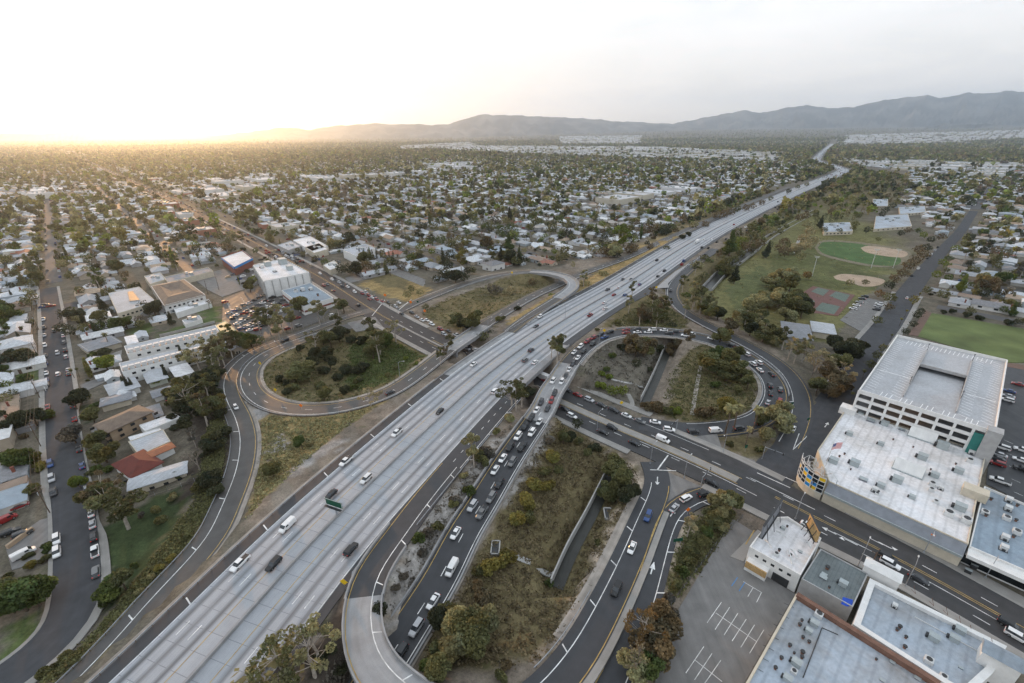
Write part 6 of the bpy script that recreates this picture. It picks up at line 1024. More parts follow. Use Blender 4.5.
mb = MB(); pth = Road('park path', [(800, 238, 0), (792, 255, 0), (785, 270, 0), (781, 276, 0), (785, 279, 0)], 1.4, 4); del ROADS['park path']; pth.strip(mb, -1.6, 1.6, dz=.06, skirt=.3); struct(mb.build('park_path', 'sidewalk_concrete'))
sheet('traffic_island', [(667, 472), (702, 487), (687, 489.5), (673, 499), (664, 516), (664, 492)], .12, 'asphalt_lot'); sheet('traffic_island', [(347, 323), (375, 317), (383, 327), (356, 332)], .14, 'asphalt_lot'); sheet('traffic_island', [(692, 437), (717, 434), (722, 449), (755, 461), (757, 470)], .12, 'asphalt_lot')
mk = MB()
def seg(a, b, w=.14, z=.07, mi=0):
    a, b = P(*a), P(*b); d = (b-a)/np.linalg.norm(b-a); n_ = np.array([-d[1], d[0], 0])*w/2; o = np.array([0, 0, z]); mk.add([a-n_+o, b-n_+o, b+n_+o, a+n_+o], [(0, 1, 2, 3)], mi)
D3 = lambda x, y: (512+x/4, 513+y/4)
for x0, y0, x1, y1 in ((838, 357, 780, 440), (870, 378, 812, 467), (903, 402, 848, 489), (937, 425, 880, 513), (970, 448, 915, 538), (1007, 468, 950, 562), (767, 535, 695, 641), (800, 562, 730, 668), (835, 590, 765, 690), (997, 320, 978, 358), (965, 298, 943, 335)): seg(D3(x0, y0), D3(x1, y1))
seg(D3(815, 400), D3(978, 515)); seg(D3(733, 590), D3(840, 675)); seg(D3(925, 275), D3(1000, 320))
for x0, y0, x1, y1 in ((902, 258, 878, 293), (932, 277, 908, 313)): seg(D3(x0, y0), D3(x1, y1), mi=2)
seg((745.5, 545), (754, 531), .3, .3, 1)
for k in range(7): seg((1004+k*2.5, 440+k*13), (1013+k*2.5, 444+k*13))
for k in range(12): seg((226+k*1.2, 302+k*2.2), (229.5+k*1.2, 305+k*2.2)); seg((240+k*1.5, 297+k*2.2), (243+k*1.5, 299+k*2.2)); seg((256+k*1.5, 293+k*2), (259+k*1.5, 295+k*2))
for k in range(8): seg((849+k*2.6, 312-k*1.7), (853+k*2.6, 313-k*1.7))
struct(mk.build('stall_markings', ['paint_white', 'paint_yellow', 'panel_blue']))
O2 = P(775, 470)[:2]
def ab(a, b): return O2+a*GE+b*GN if np.ndim(a) == 0 else O2+np.outer(a, GE)+np.outer(b, GN)
NOBUILD = [pxpoly(p, 0) for p in ([(-300, 1200), (30, 683), (98, 612), (190, 500), (196, 420), (220, 360), (250, 338), (330, 318), (400, 302), (372, 286), (400, 268), (435, 282), (470, 275), (500, 268), (545, 267), (600, 259), (640, 243), (690, 217), (760, 190), (840, 165), (905, 170), (915, 185), (890, 215), (914, 214), (940, 232), (918, 262), (905, 300), (1030, 332), (1200, 420), (1200, 900)],
    [(195, 275), (262, 255), (335, 300), (330, 315), (250, 345), (220, 330), (206, 295)], [(118, 345), (212, 318), (225, 345), (220, 380), (195, 400), (196, 500), (120, 480), (96, 440), (118, 385)], [(95, 612), (95, 525), (200, 480), (170, 560)], [(-40, 660), (-30, 515), (54, 512), (62, 640)])]
COMM = [pxpoly(p, 0) for p in ([(480, 146), (640, 147), (775, 153), (775, 162), (640, 158), (512, 154), (440, 150)], [(840, 160), (880, 162), (1040, 166), (1040, 180), (930, 176), (860, 172)], [(172, 196), (200, 184), (270, 173), (270, 186), (210, 205), (190, 206)], [(560, 200), (640, 190), (690, 182), (700, 200), (630, 215), (580, 215)], [(300, 178), (420, 172), (425, 176), (305, 184)], [(400, 146), (470, 143), (480, 148), (400, 150)], [(0, 190), (80, 186), (90, 196), (0, 205)], [(845, 140), (1040, 138), (1040, 142), (845, 145)], [(560, 140), (640, 140), (640, 144), (560, 144)], [(420, 165), (470, 163), (480, 170), (430, 173)])]
fwk = FW.at(np.arange(0, FW.L, 12)); vik = VI.at(np.arange(0, VI.L, 15)); lak = LA.at(np.arange(0, LA.L, 12)); lsk = LS.at(np.arange(0, LS.L, 8)); rmk = np.vstack([r.at(np.arange(0, r.L, 8)) for r in (LL, FO, LO)])
def near(XY, pts, d):
    out = np.zeros(len(XY), bool); lo = pts[:, :2].min(0)-d; hi = pts[:, :2].max(0)+d
    idx = np.where((XY > lo).all(1) & (XY < hi).all(1))[0]
    for c in range(0, len(idx), 3000):
        k = idx[c:c+3000]; out[k] = (((XY[k, None]-pts[None, :, :2])**2).sum(2).min(1) < d*d)
    return out
def infoot(XY, pad=2.0):
    out = np.zeros(len(XY), bool)
    for f in FOOT: out |= inpoly(XY[:, 0], XY[:, 1], inset(f, -pad))
    return out
def visible(XY, mx=70, z=0):
    d = np.column_stack([XY, np.full(len(XY), z-CAMH)]); w = d @ CF; ok = w > 5; w = np.where(ok, w, 1); x = 512+FPX*(d@CR)/w; y = 341.5-FPX*(d@CU)/w
    return ok & (x > -mx) & (x < 1024+mx) & (y < 683+mx)
R_ = np.random.default_rng(5)
lots = []
SB = 88.0; BMAX = 9000
bs = np.concatenate([-93.5*np.arange(96, 0, -1), SB*np.arange(0, 105)])
for b0 in bs:
    b = b0+(0 if abs(b0) < 1 else 0)
    for side, off_, lotw, kp in ((-1, 20, 16.5, 1), (1, 20, 16.5, 1), (-1, 36, 15, .8), (1, 36, 15, .8)):
        bb = b+side*off_
        a = np.arange(-9000, 9000, lotw)+R_.uniform(0, lotw)
        xy = ab(a, np.full(len(a), bb)); dist = np.hypot(xy[:, 0], xy[:, 1])
        ok = visible(xy) & (dist < (8200 if off_ < 30 else 4500)) & (np.mod(a+9, 212) > 18)
        keep = R_.random(len(a)) < np.clip(1.2-dist/8000, .45, .97); ok &= keep & (R_.random(len(a)) < kp)
        a = a[ok]; 
        for k in a: lots.append((k, bb, side, off_))
lots = np.array(lots); LXY = ab(lots[:, 0], lots[:, 1]); dist = np.hypot(LXY[:, 0], LXY[:, 1])
bad = np.zeros(len(lots), bool)
for p in NOBUILD: bad |= inpoly(LXY[:, 0], LXY[:, 1], p)
comm = np.zeros(len(lots), bool)
for p in COMM: comm |= inpoly(LXY[:, 0], LXY[:, 1], p)
bad |= near(LXY, fwk, 44) | near(LXY, vik, 38) | near(LXY, lak, 14) | near(LXY, lsk, 12) | near(LXY, rmk, 16) | infoot(LXY, 7)
comm &= (R_.random(len(comm)) < .5) | (dist > 3000)
LXY = LXY[~bad & ~comm]; lots = lots[~bad & ~comm]; dist = np.hypot(LXY[:, 0], LXY[:, 1])
print('lots', len(LXY))
HK = [[(-8, 6, -5, 5, 2.9, 1.9, 0)], [(-8, 7, -4.5, 4, 2.9, 2.0, 1), (1, 7, 2, 8.5, 2.8, 1.7, 2)], [(-7, 7, -5.5, 4.5, 2.9, 2.1, 0), (-7, -1, 2, 8, 2.8, 1.6, 2)], [(-8.5, 8.5, -4, 4, 3.0, 1.7, 1)], [(-6.5, 6.5, -6, 5, 5.4, 1.8, 0), (2, 7.5, 3, 9, 2.9, 1.4, 2)], [(-8, 8, -5, 5, 3.1, .5, 1), (-12, -8, -4, 3, 2.5, .2, 1)]]
def block_geo(x0, x1, y0, y1, h, rh, g):
    ov = .5; W = [[(x0, y0, 0), (x1, y0, 0), (x1, y0, h), (x0, y0, h)], [(x1, y1, 0), (x0, y1, 0), (x0, y1, h), (x1, y1, h)], [(x0, y1, 0), (x0, y0, 0), (x0, y0, h), (x0, y1, h)], [(x1, y0, 0), (x1, y1, 0), (x1, y1, h), (x1, y0, h)]]
    if g == 2: X0, X1, Y0, Y1 = x0-ov, x1+ov, y0, y1+ov; xm = (x0+x1)/2; q = h-.15; t = h+rh; Rf = [[(X0, Y0, q), (xm, Y0, t), (xm, Y1, t), (X0, Y1, q)][::-1], [(X1, Y1, q), (xm, Y1, t), (xm, Y0, t), (X1, Y0, q)][::-1]]; W.append([(x1, y1, h), (x0, y1, h), ((x0*2+xm)/3, y1, h+rh*.6), (xm, y1, h+rh*.93)]); W.append([(x1, y1, h), (xm, y1, h+rh*.93), (xm, y1, h+rh*.93-.01), (x1-.1, y1, h)])
    else:
        X0, X1, Y0, Y1 = x0-ov, x1+ov, y0-ov, y1+ov; ym = (Y0+Y1)/2; q = h-.15; t = h+rh; k = 0 if g == 1 else (Y1-Y0)/2*.95
        Rf = [[(X0, Y0, q), (X1, Y0, q), (X1-k, ym, t), (X0+k, ym, t)], [(X1, Y1, q), (X0, Y1, q), (X0+k, ym, t), (X1-k, ym, t)]]
        if g == 0: Rf += [[(X1, Y0, q), (X1, ym, q), (X1-k, ym, t), (X1-k-.01, ym-.01, t)], [(X1, ym, q), (X1, Y1, q), (X1-k-.01, ym+.01, t), (X1-k, ym, t)], [(X0, Y1, q), (X0, ym, q), (X0+k, ym, t), (X0+k+.01, ym+.01, t)], [(X0, ym, q), (X0, Y0, q), (X0+k+.01, ym-.01, t), (X0+k, ym, t)]]
        else:
            for xx, sg in ((x0, -1), (x1, 1)): W.append([(xx, y0, h), (xx, (y0+y1)/2, h), (xx, (y0+y1)/2, h+rh*.9), (xx, y0+.05, h+.05)][::sg]); W.append([(xx, (y0+y1)/2, h), (xx, y1, h), (xx, y1-.05, h+.05), (xx, (y0+y1)/2, h+rh*.9)][::sg])
    return W, Rf
HT = []
for blocks in HK:
    w_, r_ = [], []
    for bk in blocks: a_, b_ = block_geo(*bk); w_ += a_; r_ += b_
    HT.append((np.array(w_, float), np.array(r_, float)))
ROOFC = np.array([(.36, .375, .40), (.28, .295, .32), (.44, .46, .49), (.50, .52, .545), (.20, .20, .21), (.24, .18, .14), (.33, .255, .19), (.58, .585, .59), (.36, .33, .30), (.30, .35, .40), (.27, .12, .085), (.66, .66, .66)]); ROOFN = ['grey', 'slate grey', 'light grey', 'pale grey', 'charcoal', 'brown', 'tan', 'whitish', 'dun', 'blue grey', 'reddish', 'white']; ROOFP = np.array([.14, .12, .15, .12, .07, .08, .08, .08, .06, .06, .02, .02]); ROOFP = ROOFP/ROOFP.sum()
WALLC = np.array([(.55, .54, .51), (.45, .42, .36), (.36, .36, .37), (.62, .61, .60), (.40, .34, .27), (.38, .42, .45)])
ex = np.array([P(x, y)[:2] for x, y in [(12, 318), (30, 312), (10, 338), (34, 335), (8, 372), (22, 388), (6, 402), (30, 408), (12, 420), (10, 447), (26, 432), (6, 466), (24, 452), (10, 500), (30, 522), (5, 580), (84, 322), (92, 312), (104, 322), (96, 333), (108, 312), (86, 358), (100, 372), (90, 386), (112, 380), (93, 392), (98, 446), (104, 456), (108, 478), (115, 440), (146, 418), (120, 398), (84, 308), (74, 300), (100, 303), (170, 312), (140, 322), (160, 322), (150, 314)]])
ex = ex[~near(ex, lsk, 17)]; LXY = np.vstack([LXY, ex]); lots = np.vstack([lots, [(0, 0, 1 if k % 2 else -1, 36) for k in range(len(ex))]]); dist = np.hypot(LXY[:, 0], LXY[:, 1])
n = len(LXY); hk = R_.choice(len(HT), n, p=[.26, .2, .2, .16, .08, .10]); rc = R_.choice(len(ROOFC), n, p=ROOFP); wc = R_.choice(len(WALLC), n)
hang = np.where(lots[:, 2] > 0, A_E+math.pi, A_E)+np.where(R_.random(n) < .3, math.pi/2, 0)+R_.normal(0, .02, n)
hsc = R_.uniform(.92, 1.3, n)*(1+.3*np.clip(dist/6000-.2, 0, 1))*np.where(lots[:, 3] > 30, .72, 1); LXY = LXY+R_.normal(0, 2.0, (n, 2))
order = np.argsort(dist); vis = visible(LXY, 0); NH = 300
ind = [i for i in order if vis[i]][:NH]; indset = np.zeros(n, bool); indset[ind] = True
def emit(idx, mesh_part, cols):
    """merged far houses: walls or roofs of every house in idx"""
    Vs, Cs = [], []
    for k in range(len(HT)):
        j = idx[hk[idx] == k]
        if len(j) == 0: continue
        T = HT[k][mesh_part].reshape(-1, 3); ca, sa = np.cos(hang[j]), np.sin(hang[j]); s_ = hsc[j][:, None]
        X = T[None, :, 0]*s_; Y = T[None, :, 1]*s_; Z = T[None, :, 2]*np.ones_like(s_)
        V = np.stack([X*ca[:, None]-Y*sa[:, None]+LXY[j, 0][:, None], X*sa[:, None]+Y*ca[:, None]+LXY[j, 1][:, None], Z-.3], 2)
        Vs.append(V.reshape(-1, 3)); Cs.append(np.repeat(cols[j], len(HT[k][mesh_part]), 0))
    return np.vstack(Vs), np.vstack(Cs)
far = np.where(~indset)[0]
jitc = R_.uniform(.85, 1.15, (n, 1))
V1, C1 = emit(far, 0, WALLC[wc]*jitc); V2, C2 = emit(far, 1, ROOFC[rc]*jitc)
sh = far[R_.random(len(far)) < .8]; sx = R_.uniform(-7, 7, len(sh)); sy = R_.uniform(-9, -6, len(sh)); sL = R_.uniform(1.5, 4, len(sh)); sW = R_.uniform(1.5, 3, len(sh)); szz = R_.uniform(2, 3, len(sh))
def boxes(cx, cy, ang, L, W_, z0, z1):
    c = np.array([(-1, -1), (1, -1), (1, 1), (-1, 1)]); ca, sa = np.cos(ang)[:, None], np.sin(ang)[:, None]; X = c[None, :, 0]*L[:, None]; Y = c[None, :, 1]*W_[:, None]
    x = X*ca-Y*sa+cx[:, None]; y = X*sa+Y*ca+cy[:, None]; lo = np.stack([x, y, np.broadcast_to(z0, x.T.shape).T if np.ndim(z0) else np.full_like(x, z0)], 2); hi = lo.copy(); hi[:, :, 2] = np.asarray(z1)[:, None] if np.ndim(z1) else z1
    fs = [hi]
    for i in range(4): j = (i+1) % 4; fs.append(np.stack([lo[:, i], lo[:, j], hi[:, j], hi[:, i]], 1))
    return np.stack(fs, 1).reshape(-1, 3), 5
ca, sa = np.cos(hang[sh]), np.sin(hang[sh])
V3, nf = boxes(LXY[sh, 0]+sx*ca-sy*sa, LXY[sh, 1]+sx*sa+sy*ca, hang[sh], sL, sW, -.3, szz); C3 = np.repeat(ROOFC[R_.choice(len(ROOFC), len(sh))]*1.1, nf, 0)
FARH = [V1, V2, V3], [C1, C2, C3]; attr_mat('house_paint', .75, .15, .3)
objcol('roof_shingle', .8, var=.22, scale=1.2); objcol('house_wall', .85, var=.08)
HM = []
for k, (w_, r_) in enumerate(HT):
    ms = []
    for arr, nm, mt in ((w_, 'wall', 'house_wall'), (r_, 'roof', 'roof_shingle')): v = arr.reshape(-1, 3); ms.append(np_mesh(nm, v-[0, 0, .3], np.arange(len(v)).reshape(-1, 4), mt))
    x0, x1, y0, y1, h = HK[k][0][:5]
    win = []
    for fx, fy, an in ((.25, y0, 0), (.7, y0, 0), (.3, y1, 0), (.5, x0, 1), (.5, x1, 1)):
        mb = MB()
        if an == 0: mb.box((x0+(x1-x0)*fx, fy, 1.5), (1.8, .14, 1.1))
        else: mb.box((fy, y0+(y1-y0)*fx, 1.5), (.14, 1.6, 1.1))
        win.append(mb.mesh('window', 'glass_dark'))
    mb = MB(); mb.box((x0+(x1-x0)*.47, y1, .75), (1.0, .16, 2.1)); dr = mb.mesh('door', 'wood_pole'); mb = MB(); mb.box((x0+2.2, y0+2.5, h+1.3), (.8, .8, 2.2)); mb.box((x0+2.2, y0+2.5, h+2.45), (1.0, 1.0, .12)); ch = mb.mesh('chimney', 'brick_red')
    HM.append((ms[0], ms[1], win, dr, ch))
HOUSES = []
for q, i in enumerate(ind):
    t = bpy.data.objects.new('house', None); COL.objects.link(t); t.location = (LXY[i, 0], LXY[i, 1], 0); t.rotation_euler = (0, 0, hang[i]); t.scale = (hsc[i],)*3
    m_ = HM[hk[i]]; put('wall', m_[0], t, col=WALLC[wc[i]]*jitc[i]); rf = put('roof', m_[1], t, col=ROOFC[rc[i]]*jitc[i])
    if q < 110:
        for w_ in m_[2]: put('window', w_, t)
        put('door', m_[3], t)
    if q % 3 == 0 and q < 200: put('chimney', m_[4], rf)
    t['category'] = 'house'; t['group'] = 'single houses of the town'
    HOUSES.append((t, ROOFN[rc[i]], ['hip-roofed', 'gabled', 'hip-roofed', 'gabled', 'two-storey', 'flat-roofed'][hk[i]]))
CB = []
def tryc(a, b, L, W_, h, c):
    p = ab(a, b); XYp = p[None]
    if not visible(XYp, 0)[0] or near(XYp, fwk, 60)[0] or infoot(XYp, 14)[0]: return
    for poly in NOBUILD:
        if inpoly(XYp[:, 0], XYp[:, 1], poly)[0]: return
    CB.append((p, L, W_, h, c))
for a in np.arange(250, 5200, 46):
    for s in (-1, 1):
        if R_.random() < .72: tryc(a+R_.uniform(-8, 8), s*R_.uniform(30, 48), R_.uniform(10, 20), R_.uniform(8, 15), R_.uniform(4.5, 8), R_.choice([0, 0, 1, 2, 3]))
nb = len(CB)
for p in COMM:
    q = np.array(p); w_ = (q-O2) @ np.linalg.inv(np.stack([GE, GN])); 
    for a in np.arange(w_[:, 0].min(), w_[:, 0].max(), 105):
        for b in np.arange(w_[:, 1].min(), w_[:, 1].max(), 80):
            x = ab(a, b)
            if inpoly(x[0], x[1], p) and R_.random() < (.85 if np.hypot(*x) < 4600 else .5): tryc(a+R_.uniform(-10, 10), b+R_.uniform(-8, 8), R_.uniform(24, 46), R_.uniform(16, 34), R_.uniform(6, 11), R_.choice([0, 0, 0, 4, 1]))
CB.sort(key=lambda c: np.hypot(*c[0])); print('commercial', len(CB))
CWAL = [(.56, .56, .55), (.50, .46, .38), (.38, .38, .39), (.30, .14, .10), (.60, .60, .62)]; CRF = [(.50, .51, .53), (.46, .47, .49), (.34, .35, .37), (.50, .50, .50), (.62, .62, .63)]; CNM = ['white', 'cream', 'grey', 'brick', 'bright white']
COMMERCIAL = []
for q, (p, L, W_, h, c) in enumerate(CB[:300]):
    t = bpy.data.objects.new('commercial_building', None); COL.objects.link(t); t.location = (p[0], p[1], float(zfar(p[0], p[1]))); t.rotation_euler = (0, 0, A_E); t['category'] = 'building'; t['group'] = 'flat roofed business buildings of the town'
    mb = MB(); mb.prism([(-L, -W_), (L, -W_), (L, W_), (-L, W_)], -.4, h, 0); ir = [(-L+.4, -W_+.4), (L-.4, -W_+.4), (L-.4, W_-.4), (-L+.4, W_-.4)]
    oo = [(-L, -W_, h), (L, -W_, h), (L, W_, h), (-L, W_, h)]; ii = [(x, y, h) for x, y in ir]; mb.add(oo+ii, [(i, (i+1) % 4, 4+(i+1) % 4, 4+i) for i in range(4)])
    o = mb.build('wall', 'house_wall', t, col=CWAL[c]); mr = MB(); mr.prism(ir, h-1.2, h-.6, 0, 0)
    rf = mr.build('roof', 'roof_shingle', t, col=np.array(CRF[c])*R_.uniform(.85, 1.1))
    for u_ in range(int(R_.integers(3, 8)) if q < 120 else 0): put('rooftop_unit', unit_mesh('box'), rf, (R_.uniform(-L*.7, L*.7), R_.uniform(-W_*.7, W_*.7), h-.6)).scale = (1.5,)*3
    COMMERCIAL.append((t, CNM[c], 'warehouse' if L > 22 else 'shop'))
cb = CB[300:]; cx_ = np.array([c[0] for c in cb]); V4, k4 = boxes(cx_[:, 0], cx_[:, 1], np.full(len(cb), A_E), np.array([c[1] for c in cb]), np.array([c[2] for c in cb]), -.3, np.array([c[3] for c in cb])); C4 = np.repeat(np.array([CWAL[c[4]] for c in cb]), k4, 0); C4[::k4] = np.array([CRF[c[4]] for c in cb])*1.15
Va = np.vstack(FARH[0]+[V4]); Va[:, 2] += zfar(Va[:, 0], Va[:, 1]); Ca = np.vstack(FARH[1]+[C4]); struct(put('distant_houses', np_mesh('distant_houses', Va, np.arange(len(Va)).reshape(-1, 4), 'house_paint', cols=Ca)), 'stuff')
SV, SF = [], []
def ribbon_ab(a0, b0, a1, b1, w):
    A_, B_ = ab(a0, b0), ab(a1, b1); d = (B_-A_)/np.linalg.norm(B_-A_); nrm = np.array([-d[1], d[0]])*w; o = len(SV); SV.extend([A_-nrm, B_-nrm, B_+nrm, A_+nrm]); SF.append([o, o+1, o+2, o+3])
cl = []
for b0 in bs:
    if abs(b0) < 1: continue
    for a in np.arange(-5000, 6000, 53): cl.append((a, b0, a+53, b0, 5.2 if int(round(b0/(SB if b0 > 0 else 93.5))) % 5 else 8))
for a in np.arange(-212*24, 6000, 212):
    for b in np.arange(-5000, 6000, 53): cl.append((a, b, a, b+53, 4.6 if int(round(a/212)) % 4 else 8))
cl = np.array(cl); mid = ab((cl[:, 0]+cl[:, 2])/2, (cl[:, 1]+cl[:, 3])/2); okc = visible(mid, 100) & (np.hypot(mid[:, 0], mid[:, 1]) < 4200)
for p in NOBUILD: okc &= ~inpoly(mid[:, 0], mid[:, 1], p)
okc &= ~near(mid, fwk, 65) & ~near(mid, vik, 26) & ~near(mid, lsk, 34) & ~near(mid, lak, 36) & ~infoot(mid, 24)
for r in cl[okc]: ribbon_ab(*r)
SV = np.array(SV); zc = (np.arange(len(SF)) % 2)*.0+.02
V = np.column_stack([SV, np.repeat(np.where(np.abs(cl[okc][:, 0]-cl[okc][:, 2]) > 1, .03, .05), 4)])
plain('street_far', (.075, .075, .078), .7, var=.2, scale=.05); struct(put('town_streets', np_mesh('town_streets', V, np.array(SF), 'street_far')))
STREETS = cl[okc]
TP = []
dens = [(0, 260, .0), (260, 9000, 0)]
for i in range(len(LXY)):
    d = dist[i]; m_ = 2.1 if d < 900 else 1.8 if d < 2000 else 1.8 if d < 4000 else 2.4
    for _ in range(int(m_)+(R_.random() < m_ % 1)):
        u = R_.uniform(-9, 9); v = R_.choice([R_.uniform(8, 13), R_.uniform(-12, -7)]); ca, sa = math.cos(hang[i]), math.sin(hang[i]); TP.append((LXY[i, 0]+u*ca-v*sa, LXY[i, 1]+u*sa+v*ca))
TP = np.array(TP); STT = []
for r_ in cl[okc]:      # street trees
    A_, B_ = ab(r_[0], r_[1]), ab(r_[2], r_[3]); d_ = (B_-A_)/np.linalg.norm(B_-A_); n_ = np.array([-d_[1], d_[0]])
    for k in range(5):
        for sg in (-1, 1):
            if R_.random() < .5: STT.append(A_+(B_-A_)*(k+R_.random())/5+n_*sg*(r_[4]+R_.uniform(.3, 5)))
TP = np.vstack([TP, np.array(STT)[R_.random(len(STT)) < .55]])
belt = []
for s in np.arange(430, 5200, 7.0):
    for sg in (-1, 1):
        for o in (34, 44, 56):
            if R_.random() < (.75 if s > 560 else .35): 
                if 1150 < s < 1420 and R_.random() < .8: continue
                p = FW.at(s, sg*(o+R_.uniform(-5, 5))); belt.append(p[:2])
for s in np.arange(VI.sta(331, 283), 5200, 6.5):
    for sg in (-1, 1):
        if R_.random() < .62: belt.append(VI.at(s, sg*R_.choice([R_.uniform(14, 17), R_.uniform(18, 60)]))[:2])
wood = []
WP = pxpoly([(790, 205), (835, 183), (862, 172), (905, 176), (912, 190), (880, 212), (850, 222), (815, 218)]); WQ = np.array(WP)
for _ in range(2600):
    p = R_.uniform(WQ.min(0), WQ.max(0))
    if inpoly(p[0], p[1], WP): wood.append(p)
W2 = pxpoly([(700, 300), (720, 280), (790, 228), (830, 200), (845, 203), (800, 240), (735, 300)])
FWOOD = []
for a0, b0, n_ in ((2600, 8000, 9000),):
    ang = R_.uniform(math.radians(32), math.radians(150), 36000); rr = 2600*(15500/2600)**R_.random(36000); FWOOD = np.column_stack([rr*np.cos(ang), rr*np.sin(ang)])
TP = np.vstack([TP, belt, wood, FWOOD]); okt = visible(TP, 20)
okt &= ~near(TP, fwk, 27) & ~near(TP, vik, 14) & ~near(TP, lak, 12) & ~near(TP, lsk, 9) & ~infoot(TP, 2.5) & ~near(TP, rmk, 9)
nbm = np.zeros(len(TP), bool); nbm[:len(TP)-len(belt)-len(wood)-len(FWOOD)] = True
bad = np.zeros(len(TP), bool)
for p in NOBUILD: bad |= inpoly(TP[:, 0], TP[:, 1], p)
okt &= ~(bad & nbm)
cm_ = np.zeros(len(TP), bool)
for p in COMM: cm_ |= inpoly(TP[:, 0], TP[:, 1], p)
okt &= ~(cm_ & (R_.random(len(TP)) < .6))
TP = TP[okt]; td = np.hypot(TP[:, 0], TP[:, 1]); print('town trees', len(TP))
CN = ['olive', 'dark', 'green', 'bright', 'yellow', 'pale', 'brown', 'grey']; CPB = np.array([.30, .20, .15, .07, .05, .12, .08, .03]); CPB /= CPB.sum()
tk = R_.choice(['broad', 'round', 'umbrella', 'euc', 'shrub', 'cypress', 'pine', 'palm'], len(TP), p=[.3, .34, .03, .04, .15, .05, .04, .05]); tcn = R_.choice(CN, len(TP), p=CPB); ths = np.clip(R_.lognormal(-.12, .36, len(TP)), .4, 1.9)
nt_ = len(TP)-0
for i in np.argsort(td)[:900]: plant(tk[i], tcn[i], TP[i, 0], TP[i, 1], HGT[tk[i]]*ths[i]*(.85 if tk[i] != 'shrub' else 1))
rest = np.argsort(td)[900:]
for p in PLANTS:
    x, y, w_ = px_of((p['x'], p['y'], 1)); p['size'] = p['h']/max(w_, 1); p['in'] = -5 < x < 1029 and y < 700 and w_ > 0
CATN = {'shrub': 'shrub', 'palm': 'palm'}
for cat in ('tree', 'shrub', 'palm'):
    g = sorted([p for p in PLANTS if CATN.get(p['kind'], 'tree') == cat], key=lambda p: -p['size']*(p['in']))
    for k, p in enumerate(g): p['ind'] = k < {'tree': 330, 'shrub': 230, 'palm': 60}[cat] and p['in']
NAMEK = {'broad': 'broadleaf_tree', 'round': 'round_tree', 'umbrella': 'umbrella_tree', 'euc': 'eucalyptus_tree', 'sparse': 'eucalyptus_tree', 'shrub': 'shrub', 'cypress': 'cypress_tree', 'pine': 'conifer_tree', 'palm': 'palm_tree', 'bare': 'bare_tree'}
PTH = []
bark_c = {'bare': (.25, .22, .2)}
for p in PLANTS:
    if not p['ind']: continue
    k = p['kind']; v = R_.integers(len(TEMPL[k])); tm, cmh = TEMPL[k][v]; s = p['h']/HGT[k]; z = float(ground_z(p['x'], p['y']))
    t = bpy.data.objects.new(NAMEK[k], None); COL.objects.link(t); t.location = (p['x'], p['y'], z); t.rotation_euler = (0, 0, R_.uniform(0, 6.28)); sp = p['spread'] or R_.uniform(.92, 1.12); t.scale = (s*sp, s*sp, s)
    put('trunk', tm, t, col=(.22, .19, .16)); put('crown', cmh, t, col=np.array(LC[p['colour']])*R_.uniform(.85, 1.2))
    t['category'] = CATN.get(k, 'tree'); t['group'] = {'shrub': 'shrubs of the verges and gardens', 'palm': 'palms of the verges and gardens'}.get(k, 'trees of the verges, parks and gardens'); PTH.append((t, p['colour'], NAMEK[k].replace('_', ' '), k))
Vs, Cs = [], []
def clouds(X, Y, h, kinds, cols, npl, size):
    m_ = len(X); rad = np.where(kinds == 'cypress', .09, np.where(kinds == 'pine', .2, np.where(kinds == 'euc', .24, np.where(kinds == 'shrub', .5, .46))))*h
    c0 = np.where(kinds == 'shrub', .5, np.where(kinds == 'euc', .66, np.where((kinds == 'cypress') | (kinds == 'pine'), .52, .6)))*h; vr = np.where((kinds == 'cypress') | (kinds == 'pine'), .48, np.where(kinds == 'euc', .32, .36))*h
    d = R_.normal(size=(m_, npl, 3)); d /= np.linalg.norm(d, axis=2)[:, :, None]; r = R_.uniform(.55, 1.05, (m_, npl, 1))
    p = d*r; lump = 1+.25*np.sin(d[:, :, :1]*5+X[:, None, None])*np.cos(d[:, :, 1:2]*4+Y[:, None, None]); p = p*lump
    p = np.stack([p[:, :, 0]*rad[:, None]+X[:, None], p[:, :, 1]*rad[:, None]+Y[:, None], p[:, :, 2]*vr[:, None]+c0[:, None]], 2)
    V, F = quads_at(p.reshape(-1, 3), m_*npl, 1.0, R_, .5); s = np.repeat(np.clip(rad*size, .26, 6.0), npl*4)[:, None]; cen = np.repeat(p.reshape(-1, 3), 4, 0); V = cen+(V-cen)*s
    c = np.repeat(cols, npl, 0)*R_.uniform(.65, 1.3, (m_*npl, 1)); Vs.append(V); Cs.append(c)
cold = np.array([LC[c] for c in CN])*1.3
rj = np.array([CN.index(c) for c in tcn])
for lo, hi, npl, size, hs in ((0, 700, 90, .28, 1), (700, 1500, 36, .4, 1.0), (1500, 3000, 16, .56, 1.05), (3000, 7000, 7, .8, 1.3), (7000, 99999, 6, .9, 2.0)):
    j = rest[(td[rest] >= lo) & (td[rest] < hi)]
    if len(j): 
        hh = np.array([HGT[k] for k in tk[j]])*ths[j]*.85*hs; hh = np.where(tk[j] == 'shrub', hh*1.5, hh); clouds(TP[j, 0], TP[j, 1], hh, tk[j], cold[rj[j]]*R_.uniform(.8, 1.2, (len(j), 1)), npl, size)
ot = [p for p in PLANTS if not p['ind']]
if ot:
    clouds(np.array([p['x'] for p in ot]), np.array([p['y'] for p in ot]), np.array([p['h'] for p in ot]), np.array([p['kind'] for p in ot]), np.array([LC.get(p['colour']) for p in ot]), 240, .11)
Vt = np.vstack(Vs); Vt[:, 2] += zfar(Vt[:, 0], Vt[:, 1]); Ct = np.vstack(Cs); print('leaf quads', len(Ct))
